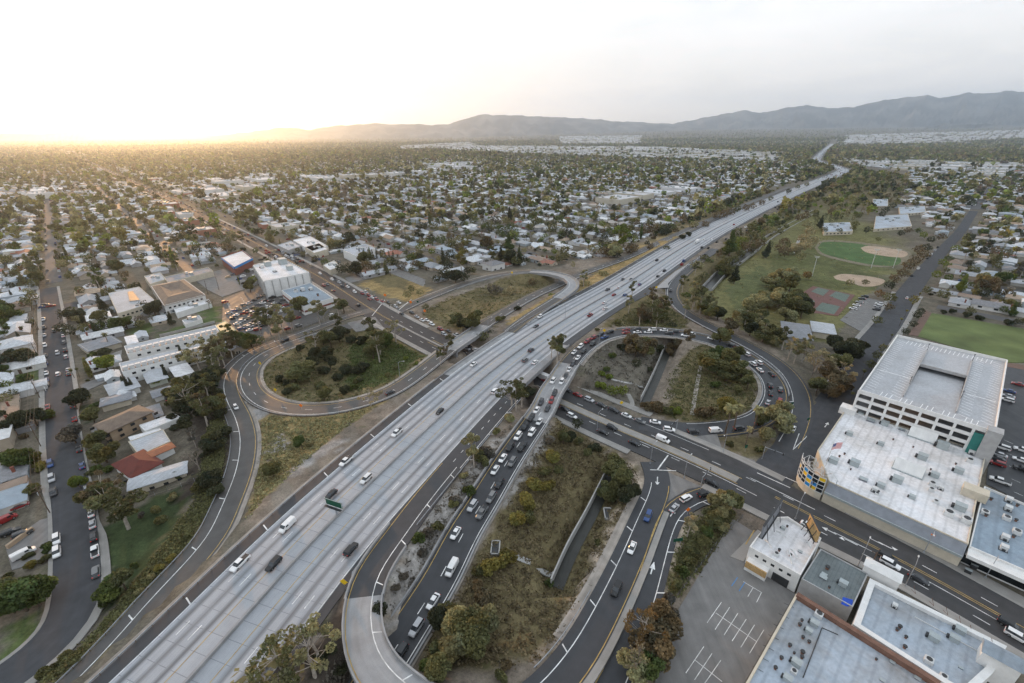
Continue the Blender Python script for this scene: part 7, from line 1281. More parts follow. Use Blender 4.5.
struct(put('distant_trees', np_mesh('distant_trees', Vt, np.arange(len(Vt)).reshape(-1, 4), 'leaves_far', cols=Ct)), 'stuff')
gp = []
for _ in range(90000):
    pass
    break
GC = []
for poly, n_, c in ((REGW[1][1], 900, 'olive'), (REGW[2][1], 700, 'green'), (REGW[3][1], 500, 'olive'), (REGW[4][1], 900, 'pale'), (REGW[5][1], 500, 'pale'), (REGW[10][1], 1300, 'olive'), (REGW[12][1], 300, 'grey'), (REGW[13][1], 700, 'olive'), (REGW[15][1], 1300, 'brown'), (REGW[17][1], 200, 'grey'), (REGW[18][1], 260, 'grey'), (REGW[19][1], 200, 'grey'), (REGW[21][1], 600, 'olive'), (REGW[24][1], 700, 'olive'), (REGW[28][1], 1200, 'olive'), (REGW[25][1], 500, 'pale')):
    q = np.array(poly); pts = R_.uniform(q.min(0), q.max(0), (n_*3, 2)); n_ = int(n_*1.8); pts = np.vstack([pts, R_.uniform(q.min(0), q.max(0), (n_*3, 2))]); pts = pts[inpoly(pts[:, 0], pts[:, 1], poly)][:n_]
    for r in ROADS.values(): pts = pts[~near(pts, r.at(np.arange(0, min(r.L, 1500), 4)), HWL.get(r.name, r.hw)+1.2)] if len(pts) else pts
    pts = pts[~infoot(pts, 1)] if len(pts) else pts
    for p in pts: GC.append((p[0], p[1], c))
gx = np.array([g[0] for g in GC]); gy = np.array([g[1] for g in GC]); gz = ground_z(gx, gy); m_ = len(gx); npl = 9
c = np.column_stack([gx, gy, gz+.15]); c = np.repeat(c, npl, 0)+R_.normal(0, 1, (m_*npl, 3))*np.array([.55, .55, .16]); V, F = quads_at(c, len(c), .26, R_, 1.0)
cc = np.repeat(np.array([LC[g[2]] for g in GC])*R_.uniform(.7, 1.5, (m_, 1)), npl, 0)*R_.uniform(.7, 1.3, (m_*npl, 1))
struct(put('ground_cover', np_mesh('ground_cover', V, F, 'leaves_far', cols=cc)), 'stuff')
RIDGE = dict(
 right=(19500, [(520, 146), (560, 136), (600, 127), (629, 121), (652, 123), (672, 123.5), (692, 120), (712, 116), (732, 112.5), (744, 110), (762, 113), (768, 111.5), (790, 107), (808, 105), (828, 108), (853, 107), (878, 101), (903, 97.5), (928, 95), (943, 98), (968, 92.5), (988, 93.5), (1008, 90.5), (1030, 92), (1080, 92), (1140, 100)], 3600),
 left=(17000, [(140, 147), (175, 142.5), (205, 138), (235, 133.5), (260, 130.5), (270, 129), (281, 127.5), (296, 128), (308, 130), (320, 128), (331, 126), (348, 125), (363, 124.2), (373, 123), (396, 124.5), (411, 123.8), (436, 125), (448, 124), (463, 119.5), (476, 115.5), (486, 114), (496, 115.2), (512, 114.8), (527, 116), (557, 117), (594, 119), (629, 122.5), (655, 124), (690, 127), (760, 136), (800, 144)], 2800),
 far=(22000, [(-60, 133), (0, 133.5), (40, 134), (60, 132.5), (75, 131.5), (90, 132), (105, 134), (130, 136), (200, 136), (250, 133), (300, 131)], 2000),
 foot=(14500, [(870, 145), (905, 134), (925, 127), (945, 123.5), (960, 124.5), (985, 123.5), (1020, 126), (1060, 127)], 1200))
mt, nt, b, N, L = _mat('hill_scrub'); geo = N.new('ShaderNodeNewGeometry'); nz = N.new('ShaderNodeTexNoise'); nz.inputs['Scale'].default_value = .0016; nz.inputs['Detail'].default_value = 11; L.new(geo.outputs['Position'], nz.inputs['Vector']); rp_ = N.new('ShaderNodeValToRGB'); rp_.color_ramp.elements[0].color = (.028, .034, .03, 1); rp_.color_ramp.elements[1].color = (.15, .14, .12, 1); rp_.color_ramp.elements[0].position = .42; rp_.color_ramp.elements[1].position = .62; L.new(nz.outputs['Fac'], rp_.inputs[0]); L.new(rp_.outputs[0], b.inputs['Base Color']); b.inputs['Roughness'].default_value = .95
for nm, (D, sil, depth) in RIDGE.items():
    xs_ = np.linspace(sil[0][0], sil[-1][0], 220); yy = np.interp(xs_, [s[0] for s in sil], [s[1] for s in sil])
    yy = yy+sum(a*np.sin(xs_*f+D*.01) for a, f in ((.35, .31), (.22, .73), (.16, 1.7), (.1, 3.1)))*(nm != 'far')
    rngn = np.random.default_rng(len(nm)); nm_ = 34; V = []
    for x, y in zip(xs_, yy):
        d = CR*(x-512)+CU*(341.5-y)+CF*FPX; hd = d[:2]/np.linalg.norm(d[:2]); el = d[2]/np.linalg.norm(d[:2]); hr = max(CAMH+D*el, 4)
        for k in range(nm_):
            t = k/(nm_-1)*1.5; r = D-depth+depth*t
            pr = t**.85 if t <= 1 else max(0, 1-(t-1)*1.6)
            a = math.atan2(hd[1], hd[0])
            rav = abs(math.sin(a*120+1.1*math.sin(t*4+a*31)))*.5+abs(math.sin(a*290+t*2))*.22+abs(math.sin(a*61+t*1.5+1))*.28
            z = hr*(pr-(.5*rav+.12*math.sin(a*900+t*9))*pr*max(0, (1-pr))*1.8) if t <= 1 else hr*pr*(1-.2*rav*(1-pr))
            zf = float(zfar(hd[0]*r, hd[1]*r)); V.append((hd[0]*r, hd[1]*r, max(z, zf*(.6+.4*min(t*2, 1)))-3 if t > 0 else zf-12))
    V = np.array(V); I = (np.arange(219)[:, None]*nm_+np.arange(nm_-1)[None]).ravel(); F = np.stack([I, I+nm_, I+nm_+1, I+1], 1)
    struct(put('hills', np_mesh('hills', V, F, 'hill_scrub', smooth=True)))
objcol('car_paint', .28, .15, .6, var=.04, scale=1.5); plain('tyre', (.02, .02, .021), .85, var=.1); plain('car_glass', (.025, .03, .036), .08, var=.1, spec=.7); plain('lamp_clear', (.7, .7, .68), .25, var=.03); plain('lamp_red', (.35, .015, .012), .3, var=.03); _b = MATS['lamp_red'].node_tree.nodes['Principled BSDF']; _b.inputs['Emission Color'].default_value = (1, .03, .02, 1); _b.inputs['Emission Strength'].default_value = .5; plain('rim', (.35, .36, .37), .35, metal=.7, var=.05); plain('truck_box', (.68, .68, .68), .6, var=.06)
def loft(mb, secs, mi=0, caps=True):
    """secs: (x, half width bottom, half width top, z bottom, z top): rounded-box cross sections joined along x"""
    n = 10; V = []
    for x, wb, wt, zb, zt in secs:
        h = zt-zb
        ring = [(-wb*.92, zb), (wb*.92, zb), (wb, zb+.12*h), (wb, zb+.55*h), (wt, zb+.88*h), (wt*.86, zt), (-wt*.86, zt), (-wt, zb+.88*h), (-wb, zb+.55*h), (-wb, zb+.12*h)]
        V += [(x, y, z) for y, z in ring]
    F = []
    for i in range(len(secs)-1):
        for k in range(n): F.append((i*n+k, (i+1)*n+k, (i+1)*n+(k+1) % n, i*n+(k+1) % n))
    if caps: F.append(tuple(range(n))); F.append(tuple(((len(secs)-1)*n+k) for k in range(n))[::-1])
    mb.add(V, F, mi)
CARS_DEF = {
 'sedan': dict(L=4.7, body=[(-2.33, .72, .68, .42, .78), (-2.15, .86, .80, .26, .95), (-1.3, .91, .84, .2, 1.0), (.2, .92, .85, .2, .97), (1.2, .91, .84, .2, .92), (2.0, .86, .78, .24, .80), (2.32, .70, .62, .38, .66)], cab=[(-1.75, .72, .55, .93, .98), (-1.05, .77, .60, .92, 1.40), (-.2, .78, .62, .92, 1.46), (.35, .78, .60, .92, 1.42), (1.25, .74, .55, .88, .94)], roof=(-1.05, .38, .60, 1.445)),
 'hatchback': dict(L=4.2, body=[(-2.05, .78, .74, .4, .95), (-1.9, .86, .82, .24, 1.02), (-1.0, .89, .84, .2, 1.02), (.3, .9, .84, .2, .98), (1.2, .88, .82, .2, .92), (1.85, .84, .76, .24, .80), (2.1, .68, .6, .38, .66)], cab=[(-2.0, .72, .6, .98, 1.05), (-1.55, .76, .62, .95, 1.42), (-.3, .77, .63, .93, 1.5), (.35, .77, .62, .93, 1.45), (1.2, .73, .56, .9, .96)], roof=(-1.6, .38, .61, 1.475)),
 'suv': dict(L=4.8, body=[(-2.38, .82, .8, .45, 1.05), (-2.25, .92, .88, .3, 1.12), (-1.2, .96, .90, .25, 1.12), (.4, .96, .90, .25, 1.1), (1.3, .95, .88, .25, 1.06), (2.1, .92, .84, .3, .98), (2.38, .78, .7, .42, .8)], cab=[(-2.3, .82, .72, 1.05, 1.2), (-2.05, .84, .72, 1.05, 1.68), (-.4, .85, .74, 1.05, 1.76), (.45, .84, .72, 1.05, 1.70), (1.2, .80, .66, 1.02, 1.10)], roof=(-2.0, .45, .70, 1.735)),
 'pickup': dict(L=5.6, body=[(-2.78, .9, .9, .5, 1.0), (-2.7, .95, .93, .42, 1.08), (-.6, .96, .93, .3, 1.1), (.9, .96, .93, .3, 1.1), (1.9, .95, .9, .3, 1.08), (2.6, .92, .86, .34, 1.0), (2.8, .8, .74, .46, .84)], cab=[(-.75, .84, .74, 1.05, 1.12), (-.6, .86, .74, 1.05, 1.72), (.3, .87, .76, 1.05, 1.8), (.95, .86, .74, 1.05, 1.74), (1.6, .82, .68, 1.04, 1.12)], roof=(-.6, .98, .72, 1.775)),
 'van': dict(L=5.4, body=[(-2.7, .9, .84, .4, 1.9), (-2.6, .98, .9, .3, 2.05), (-.5, .99, .92, .28, 2.1), (1.2, .98, .88, .28, 2.02), (1.9, .96, .8, .28, 1.3), (2.5, .92, .8, .3, 1.05), (2.7, .8, .7, .42, .85)], cab=None, roof=None),
}
def car_meshes(kind, far=False):
    D = CARS_DEF[kind]; out = {}; mb = MB(); loft(mb, D['body']); x0, x1 = D['body'][0][0], D['body'][-1][0]
    if D['roof']: a, b, w_, z = D['roof']; mb.box(((a+b)/2, 0, z), (b-a, 2*w_*.97, .07))
    if kind == 'pickup': pass
    g = MB()
    if D['cab']: loft(g, D['cab'])
    else:
        g.add([(1.25, -.84, 1.98), (1.25, .84, 1.98), (1.93, .8, 1.34), (1.93, -.8, 1.34)], [(0, 3, 2, 1)]); g.box((.75, 0, 1.62), (.9, 1.96, .5)); g.box((-2.66, 0, 1.5), (.12, 1.3, .55))
    wb = D['L']*.29; wy = .84 if kind in ('sedan', 'hatchback') else .88; r = .33 if kind in ('sedan', 'hatchback') else .39
    bed = MB()
    if kind == 'pickup': bed.box((-1.72, 0, 1.085), (1.9, 1.5, .06))
    if far:
        M = MB()
        for src, mi in ((mb, 0), (g, 1), (bed, 2)):
            M.add(src.v, src.f, mi) if src.v else None
        for sx in (-1, 1):
            for sy in (-1, 1): M.tube([(sx*wb, sy*wy-sy*.1, r), (sx*wb, sy*wy+sy*.1, r)], r, 8, 2)
        M.box((x1-.12, 0, .66), (.1, 1.3, .14), 0, 3); M.box((x0+.08, 0, .85), (.1, 1.4, .16), 0, 4)
        return M.mesh('car', ['car_paint', 'car_glass', 'tyre', 'lamp_clear', 'lamp_red'])
    w = MB(); w.tube([(0, -.1, 0), (0, .1, 0)], r, 12); ri = MB(); ri.tube([(0, -.112, 0), (0, .112, 0)], r*.6, 10)
    hl = MB(); hl.box((0, 0, 0), (.16, .34, .14)); tl = MB(); tl.box((0, 0, 0), (.14, .3, .18))
    res = dict(body=mb.mesh('body', 'car_paint'), glass=g.mesh('windows', 'car_glass'), wheel=w.mesh('wheel', 'tyre'), rim=ri.mesh('rim', 'rim'), hl=hl.mesh('headlight', 'lamp_clear'), tl=tl.mesh('taillight', 'lamp_red'), wb=wb, wy=wy, r=r, x0=x0, x1=x1, ww=D['body'][1][1], zt=D['body'][0][4])
    if bed.v: res['bed'] = bed.mesh('load_bed', 'metal_dark')
    return res
CMESH = {k: car_meshes(k) for k in CARS_DEF}; CFAR = {k: car_meshes(k, True) for k in CARS_DEF}
PAINT = {'white': (.74, .74, .74), 'silver': (.42, .43, .45), 'grey': (.16, .165, .17), 'black': (.014, .015, .017), 'dark': (.035, .037, .042), 'red': (.24, .018, .02), 'blue': (.03, .07, .20), 'tan': (.32, .27, .20), 'green': (.03, .09, .06)}
PNAME = {'dark': 'dark grey', 'grey': 'grey'}
CARS = []; LANE = {}
def add_car(x, y, z, ang, kind, colour, place):
    CARS.append(dict(x=x, y=y, z=z, a=ang, kind=kind, col=colour, place=place))
def road_car(road, px, py, z, colour, kind, place, rev=None, off=None):
    """a car on a roadway: its heading is that of the lane it stands in"""
    p = P(px, py, z+.7); s, o = road.locate(p[:2]); q = road.at(s, o if off is None else off); d = road.dirat(s)
    if rev is None: rev = o > 0      # traffic keeps right: left of the centre line means the opposite direction
    oo = o if off is None else off
    if road is RL: oo = 2.0 if oo > 0 else -2.0
    for _ in range(12):      # nobody drives through the car ahead
        hit = [c for c in LANE.get(road.name, []) if abs(c[1]-oo) < 1.9 and abs(c[0]-s) < 6.4]
        if not hit: break
        s = max(c[0] for c in hit)+6.5
    LANE.setdefault(road.name, []).append((s, oo)); q = road.at(s, oo); d = road.dirat(s)
    add_car(q[0], q[1], q[2]+.1, d+(math.pi if rev else 0), kind, colour, place); CARS[-1]['s'] = s
for x, y, c, k in [(439.7, 411, 'black', 'sedan'), (397, 432.5, 'white', 'pickup'), (346, 461, 'white', 'pickup'), (366, 479, 'white', 'suv'), (331, 494, 'black', 'sedan'), (287, 526, 'white', 'van'), (351, 549, 'black', 'suv'), (495, 391, 'white', 'suv'), (273.5, 564, 'black', 'suv'), (240, 563, 'white', 'pickup'), (473.5, 364, 'white', 'sedan'), (531, 350, 'dark', 'suv'), (525, 360, 'grey', 'suv'), (535, 362, 'white', 'sedan'), (540, 316.5, 'white', 'suv'), (536, 326, 'dark', 'sedan'), (590, 315, 'red', 'pickup'), (605, 308.5, 'white', 'sedan'), (604.6, 302.7, 'white', 'sedan'), (614, 294.5, 'red', 'sedan'), (625, 295, 'blue', 'suv'), (607.6, 289.6, 'dark', 'pickup'), (619, 287.6, 'white', 'sedan'), (622.6, 279, 'dark', 'sedan'), (631, 279, 'dark', 'sedan'), (639.7, 284, 'blue', 'sedan'), (658, 276, 'black', 'suv'), (664.5, 270.3, 'dark', 'sedan'), (682, 263.7, 'red', 'sedan'), (683.8, 260, 'blue', 'sedan'), (657, 259.6, 'dark', 'sedan')]: road_car(FW, x, y, 6, c, k, 'on the freeway')
for x, y, c, k in [(704, 239.5, 'white', 'sedan'), (701.8, 247.4, 'dark', 'suv'), (708.5, 247.8, 'dark', 'sedan'), (716.8, 242, 'dark', 'sedan'), (705, 255, 'black', 'sedan'), (734, 224.5, 'red', 'suv'), (731.6, 234, 'black', 'sedan'), (741, 228.7, 'dark', 'sedan'), (740.6, 232.5, 'dark', 'suv'), (745.6, 227, 'white', 'sedan'), (746.7, 230.3, 'dark', 'sedan'), (711.4, 239.5, 'white', 'sedan'), (762.4, 217.5, 'white', 'sedan'), (775.4, 207.4, 'dark', 'pickup'), (777.5, 209, 'dark', 'sedan'), (785.6, 206.7, 'dark', 'pickup'), (778, 201.8, 'dark', 'sedan'), (804, 194.6, 'green', 'van'), (797, 203, 'tan', 'van'), (811.8, 192.8, 'dark', 'suv'), (817.5, 190.5, 'dark', 'sedan'), (824, 186, 'white', 'suv'), (829.8, 182.7, 'dark', 'sedan'), (726, 239, 'dark', 'sedan'), (790, 199, 'white', 'sedan')]: road_car(FW, x, y, FW.at(FW.sta(x, y, 3))[2], c, k, 'on the far freeway')
for x, y, c, k in [(570, 363.7, 'dark', 'suv'), (572.6, 369, 'white', 'sedan'), (563.8, 372, 'dark', 'sedan'), (566, 379, 'white', 'suv'), (556.8, 382, 'white', 'suv'), (551, 393, 'dark', 'suv'), (557.5, 393.5, 'red', 'suv'), (543.3, 403, 'dark', 'suv'), (548.3, 407, 'dark', 'suv'), (539, 409, 'white', 'sedan'), (533.5, 417, 'black', 'suv'), (538.8, 421.5, 'white', 'sedan'), (528.5, 425.6, 'black', 'suv'), (532.6, 432.8, 'white', 'suv'), (521, 437, 'white', 'suv'), (514.8, 448, 'black', 'suv'), (524, 447, 'black', 'pickup'), (508.4, 456.8, 'white', 'sedan'), (513.8, 461.5, 'grey', 'suv'), (502.3, 466, 'white', 'sedan'), (494.3, 480, 'black', 'suv'), (498.6, 490.6, 'grey', 'suv')]: road_car(RL, x, y, 5.8, c, k, 'on the queued bridge ramp', rev=False)
for x, y, c, k in [(475, 510, 'silver', 'suv'), (482.7, 515, 'grey', 'pickup'), (459.6, 535.6, 'white', 'sedan'), (449.5, 567, 'white', 'van'), (431, 598, 'white', 'sedan'), (414.4, 623.5, 'silver', 'suv'), (400.7, 645, 'dark', 'suv')]: road_car(RL, x, y, 2.8, c, k, 'on the lower connector road', rev=False)
for x, y, c, k in [(625.7, 332.3, 'red', 'sedan'), (612, 333, 'black', 'suv'), (602, 335, 'dark', 'suv'), (606, 337.8, 'blue', 'pickup'), (595, 337.6, 'red', 'suv'), (587.6, 341.4, 'red', 'suv'), (593.7, 344, 'dark', 'suv'), (582, 346.7, 'white', 'suv'), (585, 351.5, 'dark', 'suv'), (576, 352.4, 'white', 'sedan'), (580, 358, 'white', 'sedan'), (638, 330.4, 'dark', 'suv'), (648.5, 332.4, 'white', 'sedan'), (656, 333.0, 'white', 'sedan'), (669.5, 333.0, 'dark', 'suv'), (676, 331.4, 'dark', 'sedan'), (685.6, 335.4, 'white', 'suv')]: road_car(RL, x, y, 6, c, k, 'on the top of the right loop', rev=False)
for x, y, c, k in [(691, 333.6, 'white', 'sedan'), (698, 336, 'white', 'sedan'), (699.5, 339.6, 'white', 'suv'), (712, 340.6, 'white', 'sedan'), (725, 343.6, 'red', 'sedan'), (733, 347, 'black', 'suv'), (744, 356, 'white', 'suv'), (750.5, 356.5, 'blue', 'sedan'), (755.5, 363.5, 'white', 'suv'), (761, 363.6, 'white', 'sedan'), (761.8, 370, 'white', 'sedan'), (766.5, 374.5, 'white', 'suv'), (771.5, 373.5, 'dark', 'sedan'), (773, 384.5, 'dark', 'suv'), (778, 387.5, 'grey', 'suv'), (774, 392, 'black', 'sedan'), (778.5, 398, 'red', 'suv'), (772.5, 401, 'silver', 'sedan')]: road_car(RL, x, y, 2, c, k, 'on the curve of the right loop', rev=False)
for x, y, c, k in [(757, 421.4, 'dark', 'sedan'), (737.5, 426.6, 'dark', 'suv'), (714, 428.6, 'white', 'van'), (692.4, 429.7, 'dark', 'suv'), (669, 428, 'white', 'suv'), (655, 424, 'white', 'sedan')]: road_car(RL, x, y, 0, c, k, 'queued at the mouth of the right loop', rev=False)
for x, y, c, k in [(640.8, 420, 'grey', 'sedan'), (626, 418.8, 'white', 'sedan'), (625.8, 413.8, 'dark', 'suv'), (616.5, 412, 'dark', 'sedan'), (612, 407, 'silver', 'suv'), (601.5, 403, 'red', 'sedan'), (593, 399, 'dark', 'suv'), (579.5, 395.5, 'white', 'sedan'), (570.5, 394, 'red', 'sedan'), (585, 397, 'dark', 'suv'), (565, 390, 'dark', 'sedan')]: road_car(VI, x, y, 0, c, k, 'queued in the kerb lane of the boulevard', rev=True, off=-9.4)
for x, y, c, k in [(663, 439.5, 'white', 'van')]: road_car(VI, x, y, 0, c, k, 'on the boulevard', rev=True)
for x, y, c, k in [(572, 416, 'white', 'suv'), (564.5, 408.7, 'dark', 'sedan'), (603, 432, 'black', 'sedan'), (612, 427.5, 'black', 'suv'), (634.5, 443, 'black', 'sedan'), (712, 482.5, 'black', 'suv'), (888, 557.5, 'black', 'suv'), (919, 578.5, 'dark', 'sedan'), (945.5, 594, 'white', 'suv'), (1010.5, 625.5, 'black', 'suv'), (1018, 636.8, 'white', 'suv'), (809, 525.5, 'white', 'sedan')]: road_car(VI, x, y, 0, c, k, 'on the boulevard', rev=True)
for x, y, c, k, r, rv, pl_ in [(685.7, 498, 'white', 'suv', RD, 0, 'on the curving exit ramp'), (674, 507.5, 'silver', 'sedan', RD, 0, 'on the curving exit ramp'), (704, 494, 'black', 'suv', RD, 0, 'on the curving exit ramp'), (648, 516, 'blue', 'suv', FL, 1, 'on the lower left twin ramp'), (632, 547.5, 'white', 'sedan', FL, 1, 'on the lower left twin ramp'), (616.5, 589, 'black', 'suv', FL, 1, 'on the lower left twin ramp'), (793, 428.7, 'white', 'sedan', RO, 0, 'on the right outer ramp'), (670.5, 290.5, 'dark', 'suv', RO, 0, 'on the right outer ramp'), (235.7, 407, 'white', 'hatchback', LO, 1, 'on the outer left ramp'), (285, 340.4, 'black', 'suv', LO, 1, 'on the outer left ramp'), (390, 392, 'dark', 'sedan', LL, 0, 'on the left loop'), (907, 298, 'white', 'sedan', LA, 0, 'on the avenue by the garage')]: road_car(r, x, y, r.at(r.sta(x, y, 2))[2], c, k, pl_, rev=bool(rv))
wq = [(456.6, 335, 'white', 'pickup'), (444, 334, 'silver', 'suv'), (448.4, 331, 'dark', 'sedan'), (440.4, 329, 'red', 'suv'), (431.8, 324, 'white', 'suv'), (426.7, 320, 'white', 'sedan'), (422, 320, 'white', 'sedan'), (417, 316.5, 'silver', 'sedan'), (411.9, 312.7, 'dark', 'suv'), (401.8, 313.7, 'black', 'sedan'), (395.7, 306.6, 'silver', 'suv'), (399, 302.4, 'white', 'sedan'), (388, 302, 'dark', 'sedan'), (382.4, 301, 'red', 'sedan'), (383, 303, 'red', 'suv'), (375, 299, 'white', 'sedan'), (369.6, 299, 'red', 'sedan'), (370, 296, 'red', 'suv'), (375, 296.5, 'dark', 'sedan'), (366, 292, 'silver', 'suv'), (362.4, 293.3, 'red', 'suv'), (354.7, 291.8, 'white', 'suv'), (347.7, 286.6, 'white', 'sedan'), (341.8, 286, 'dark', 'suv'), (339, 282, 'silver', 'sedan'), (468.5, 346, 'dark', 'suv'), (463, 352, 'dark', 'sedan'), (467, 348.5, 'silver', 'suv'), (472, 345.6, 'dark', 'suv'), (476, 350, 'white', 'sedan'), (480, 354, 'dark', 'suv'), (352, 287.5, 'dark', 'sedan'), (332, 279, 'white', 'sedan')]
for x, y, c, k in wq: road_car(VI, x, y, 0, c, k, 'queued on the boulevard left of the freeway', rev=True)
road_car(VI, 358, 305, 0, 'black', 'suv', 'on the boulevard left of the freeway', rev=False); road_car(VI, 333.4, 290.4, 0, 'dark', 'sedan', 'on the boulevard left of the freeway', rev=False)
RC = random.Random(8); CHO = ['white', 'white', 'silver', 'grey', 'dark', 'black', 'dark', 'red', 'blue', 'tan']; KHO = ['sedan', 'sedan', 'suv', 'suv', 'pickup', 'hatchback', 'van']
s = VI.sta(331, 283.5)
while s < VI.sta(170, 200):
    for o in (-7.4, -4, 4, 7.2):
        if RC.random() < .42: q = VI.at(s+RC.uniform(-4, 4), o); add_car(q[0], q[1], q[2]+.08, VI.dirat(s)+(math.pi if o > 0 else 0), RC.choice(KHO), RC.choice(CHO), 'on the far boulevard')
    s += 13
for x, y, c, k in [(87.5, 526, 'silver', 'sedan'), (90.5, 538, 'dark', 'suv'), (91, 553, 'white', 'pickup'), (93.5, 573, 'grey', 'suv'), (94.5, 585, 'white', 'sedan'), (84, 500, 'white', 'suv'), (82.5, 491, 'silver', 'sedan'), (80.5, 466, 'blue', 'sedan'), (77, 449.5, 'dark', 'sedan'), (74, 419, 'red', 'sedan'), (72, 406, 'grey', 'suv'), (71.5, 400, 'white', 'suv'), (67.5, 374, 'dark', 'sedan'), (68, 377, 'silver', 'sedan'), (65, 357, 'silver', 'suv'), (64, 350.5, 'dark', 'pickup'), (63, 342.5, 'grey', 'suv'), (62, 336, 'white', 'sedan'), (60.5, 330, 'white', 'suv')]: road_car(LS, x, y, 0, c, k, 'parked on the right kerb of the left street', rev=False, off=-4.2)
for x, y, c, k in [(57.5, 552, 'white', 'suv'), (58, 563, 'white', 'suv'), (54, 477.5, 'silver', 'suv'), (53, 492, 'dark', 'pickup'), (53, 463, 'blue', 'suv'), (50, 406, 'red', 'sedan'), (48, 384, 'grey', 'suv'), (48, 387, 'blue', 'sedan'), (48, 372.5, 'white', 'sedan'), (47.5, 363, 'blue', 'suv'), (47.5, 355, 'dark', 'sedan'), (46, 345, 'white', 'suv'), (45, 335, 'silver', 'sedan'), (44.5, 327.5, 'dark', 'suv'), (44.5, 319, 'white', 'pickup')]: road_car(LS, x, y, 0, c, k, 'parked on the left kerb of the left street', rev=True, off=4.2)
for x, y, c, rv in [(58, 374, 'white', 0), (57.5, 353, 'silver', 1), (54, 331, 'dark', 1)]: road_car(LS, x, y, 0, c, 'suv', 'driving along the left street', rev=bool(rv))
def park(x, y, ang, c, k, place, z=0): p = P(x, y, z+.6); add_car(p[0], p[1], z+.1, ang+RC.uniform(-.05, .05), k, c, place)
for x, y, c, k, a in [(22.5, 534, 'dark', 'suv', A_N), (11, 532, 'black', 'suv', A_N), (24, 554, 'white', 'van', A_N+.2), (21, 560, 'silver', 'sedan', A_N+.2), (17, 486, 'red', 'suv', A_N), (6, 520, 'red', 'van', A_N+.3), (20, 506, 'red', 'sedan', A_N), (167, 399, 'dark', 'suv', A_E), (174, 396, 'blue', 'sedan', A_E), (51, 306, 'red', 'pickup', A_N), (45, 305, 'dark', 'suv', A_N), (42, 307, 'blue', 'sedan', A_N)]: park(x, y, a, c, k, 'parked in a yard off the left street')
for i, (x, y) in enumerate([(142, 42), (150, 48), (130, 47), (125, 88), (105, 90), (145, 77), (160, 72), (178, 70), (195, 68), (215, 65), (232, 72), (240, 60), (265, 60), (172, 103), (185, 100), (205, 95), (210, 140), (228, 132), (245, 128), (265, 122), (285, 112), (282, 133), (210, 158), (250, 155), (298, 135), (325, 38), (340, 17), (345, 50), (410, 150), (465, 135), (290, 3), (320, 3), (455, 95), (645, 80), (360, 20), (375, 60)]): park(210+x/5.253, 300+y/5.253, A_N if i % 9 else A_E, RC.choice(CHO), RC.choice(KHO[:6]), 'parked in the boulevard car park')
for i in range(46):
    r_, c_ = divmod(i, 12); park(229+c_*5.0+r_*4+RC.uniform(-.5, .5), 313-c_*2.6+r_*5.2+RC.uniform(-.4, .4), A_N, RC.choice(CHO), RC.choice(KHO[:6]), 'parked in the boulevard car park')
for x, y, c, k, a in [(1002, 447.5, 'white', 'suv', A_E), (999, 454.5, 'silver', 'sedan', A_E), (997.5, 458.5, 'dark', 'sedan', A_E), (997, 463.5, 'red', 'suv', A_E), (1000, 481, 'white', 'pickup', A_E), (1004, 486, 'silver', 'suv', A_E), (1022, 450, 'white', 'suv', A_E), (1021, 460, 'white', 'sedan', A_E), (1022, 469, 'black', 'suv', A_E), (1008, 396, 'silver', 'sedan', A_E), (1009, 391, 'blue', 'sedan', A_E), (1007, 400, 'white', 'suv', A_E), (1018, 384, 'red', 'sedan', A_E)]: park(x, y, a, c, k, 'parked behind the garage and store')
for x, y, c in [(862, 298.5, 'dark'), (859.5, 302, 'silver'), (856.5, 305, 'white'), (853, 308.5, 'white'), (865, 296.5, 'dark'), (850.5, 308, 'silver'), (879, 304, 'white'), (876.5, 309.5, 'dark'), (878, 306.5, 'silver')]: park(x, y, A_E, c, RC.choice(['sedan', 'suv']), 'parked in the tennis court lot')
for x, y, c, k in [(930.5, 254, 'white', 'van'), (934, 250, 'silver', 'suv'), (927, 258, 'dark', 'sedan'), (920.5, 268.5, 'white', 'sedan'), (915, 276, 'dark', 'suv'), (937.5, 247, 'dark', 'sedan')]: road_car(LA, x, y, 0, c, k, 'parked along the left kerb of the avenue', rev=True, off=5.4)
for x, y in [(232, 275), (236, 273.5), (240, 272), (246, 270.5), (251, 269.5), (243, 276), (239, 279), (255, 275), (228, 277), (225, 302), (259, 272), (250, 278), (244, 283)]: park(x, y, A_N, RC.choice(CHO), RC.choice(KHO[:6]), 'parked in the walled lot by the white office block')
for i in range(26): park(272+RC.random()*48, 251+RC.random()*13, A_E if i % 2 else A_N, RC.choice(CHO), RC.choice(KHO[:6]), 'parked across the boulevard from the white block')
def truck(px, py, z, road, rev, label, L_=7.5):
    p = P(px, py, z+1); s, o = road.locate(p[:2]); q = road.at(s, o); t = thing('box_truck', label, 'truck', tuple(q), road.dirat(s)+(math.pi if rev else 0))
    mb = MB(); mb.box((-1.2, 0, 2.15), (L_, 2.5, 2.7)); mb.build('cargo_box', 'truck_box', t); mb = MB(); loft(mb, [(L_/2-1.1, 1.05, .95, .5, 2.3), (L_/2+.2, 1.08, .95, .5, 2.35), (L_/2+.9, 1.05, .9, .5, 1.6), (L_/2+1.5, 1.0, .85, .5, 1.4)]); mb.build('cab', 'car_paint', t, col=PAINT['white'])
    mb = MB(); mb.box((L_/2+.62, 0, 1.9), (.5, 1.7, .5)); mb.build('windscreen', 'car_glass', t)
    for x in (-L_/2+.3, L_/2+.2):
        for y in (-1.0, 1.0): mb = MB(); mb.tube([(x, y-.15, .48), (x, y+.15, .48)], .48, 12); mb.build('wheel', 'tyre', t)
truck(697, 242, 5, FW, True, 'white box truck among the cars on the far freeway', 9)
truck(545, 378.5, 0, VI, True, 'white box truck on the boulevard just under the freeway bridge', 9)
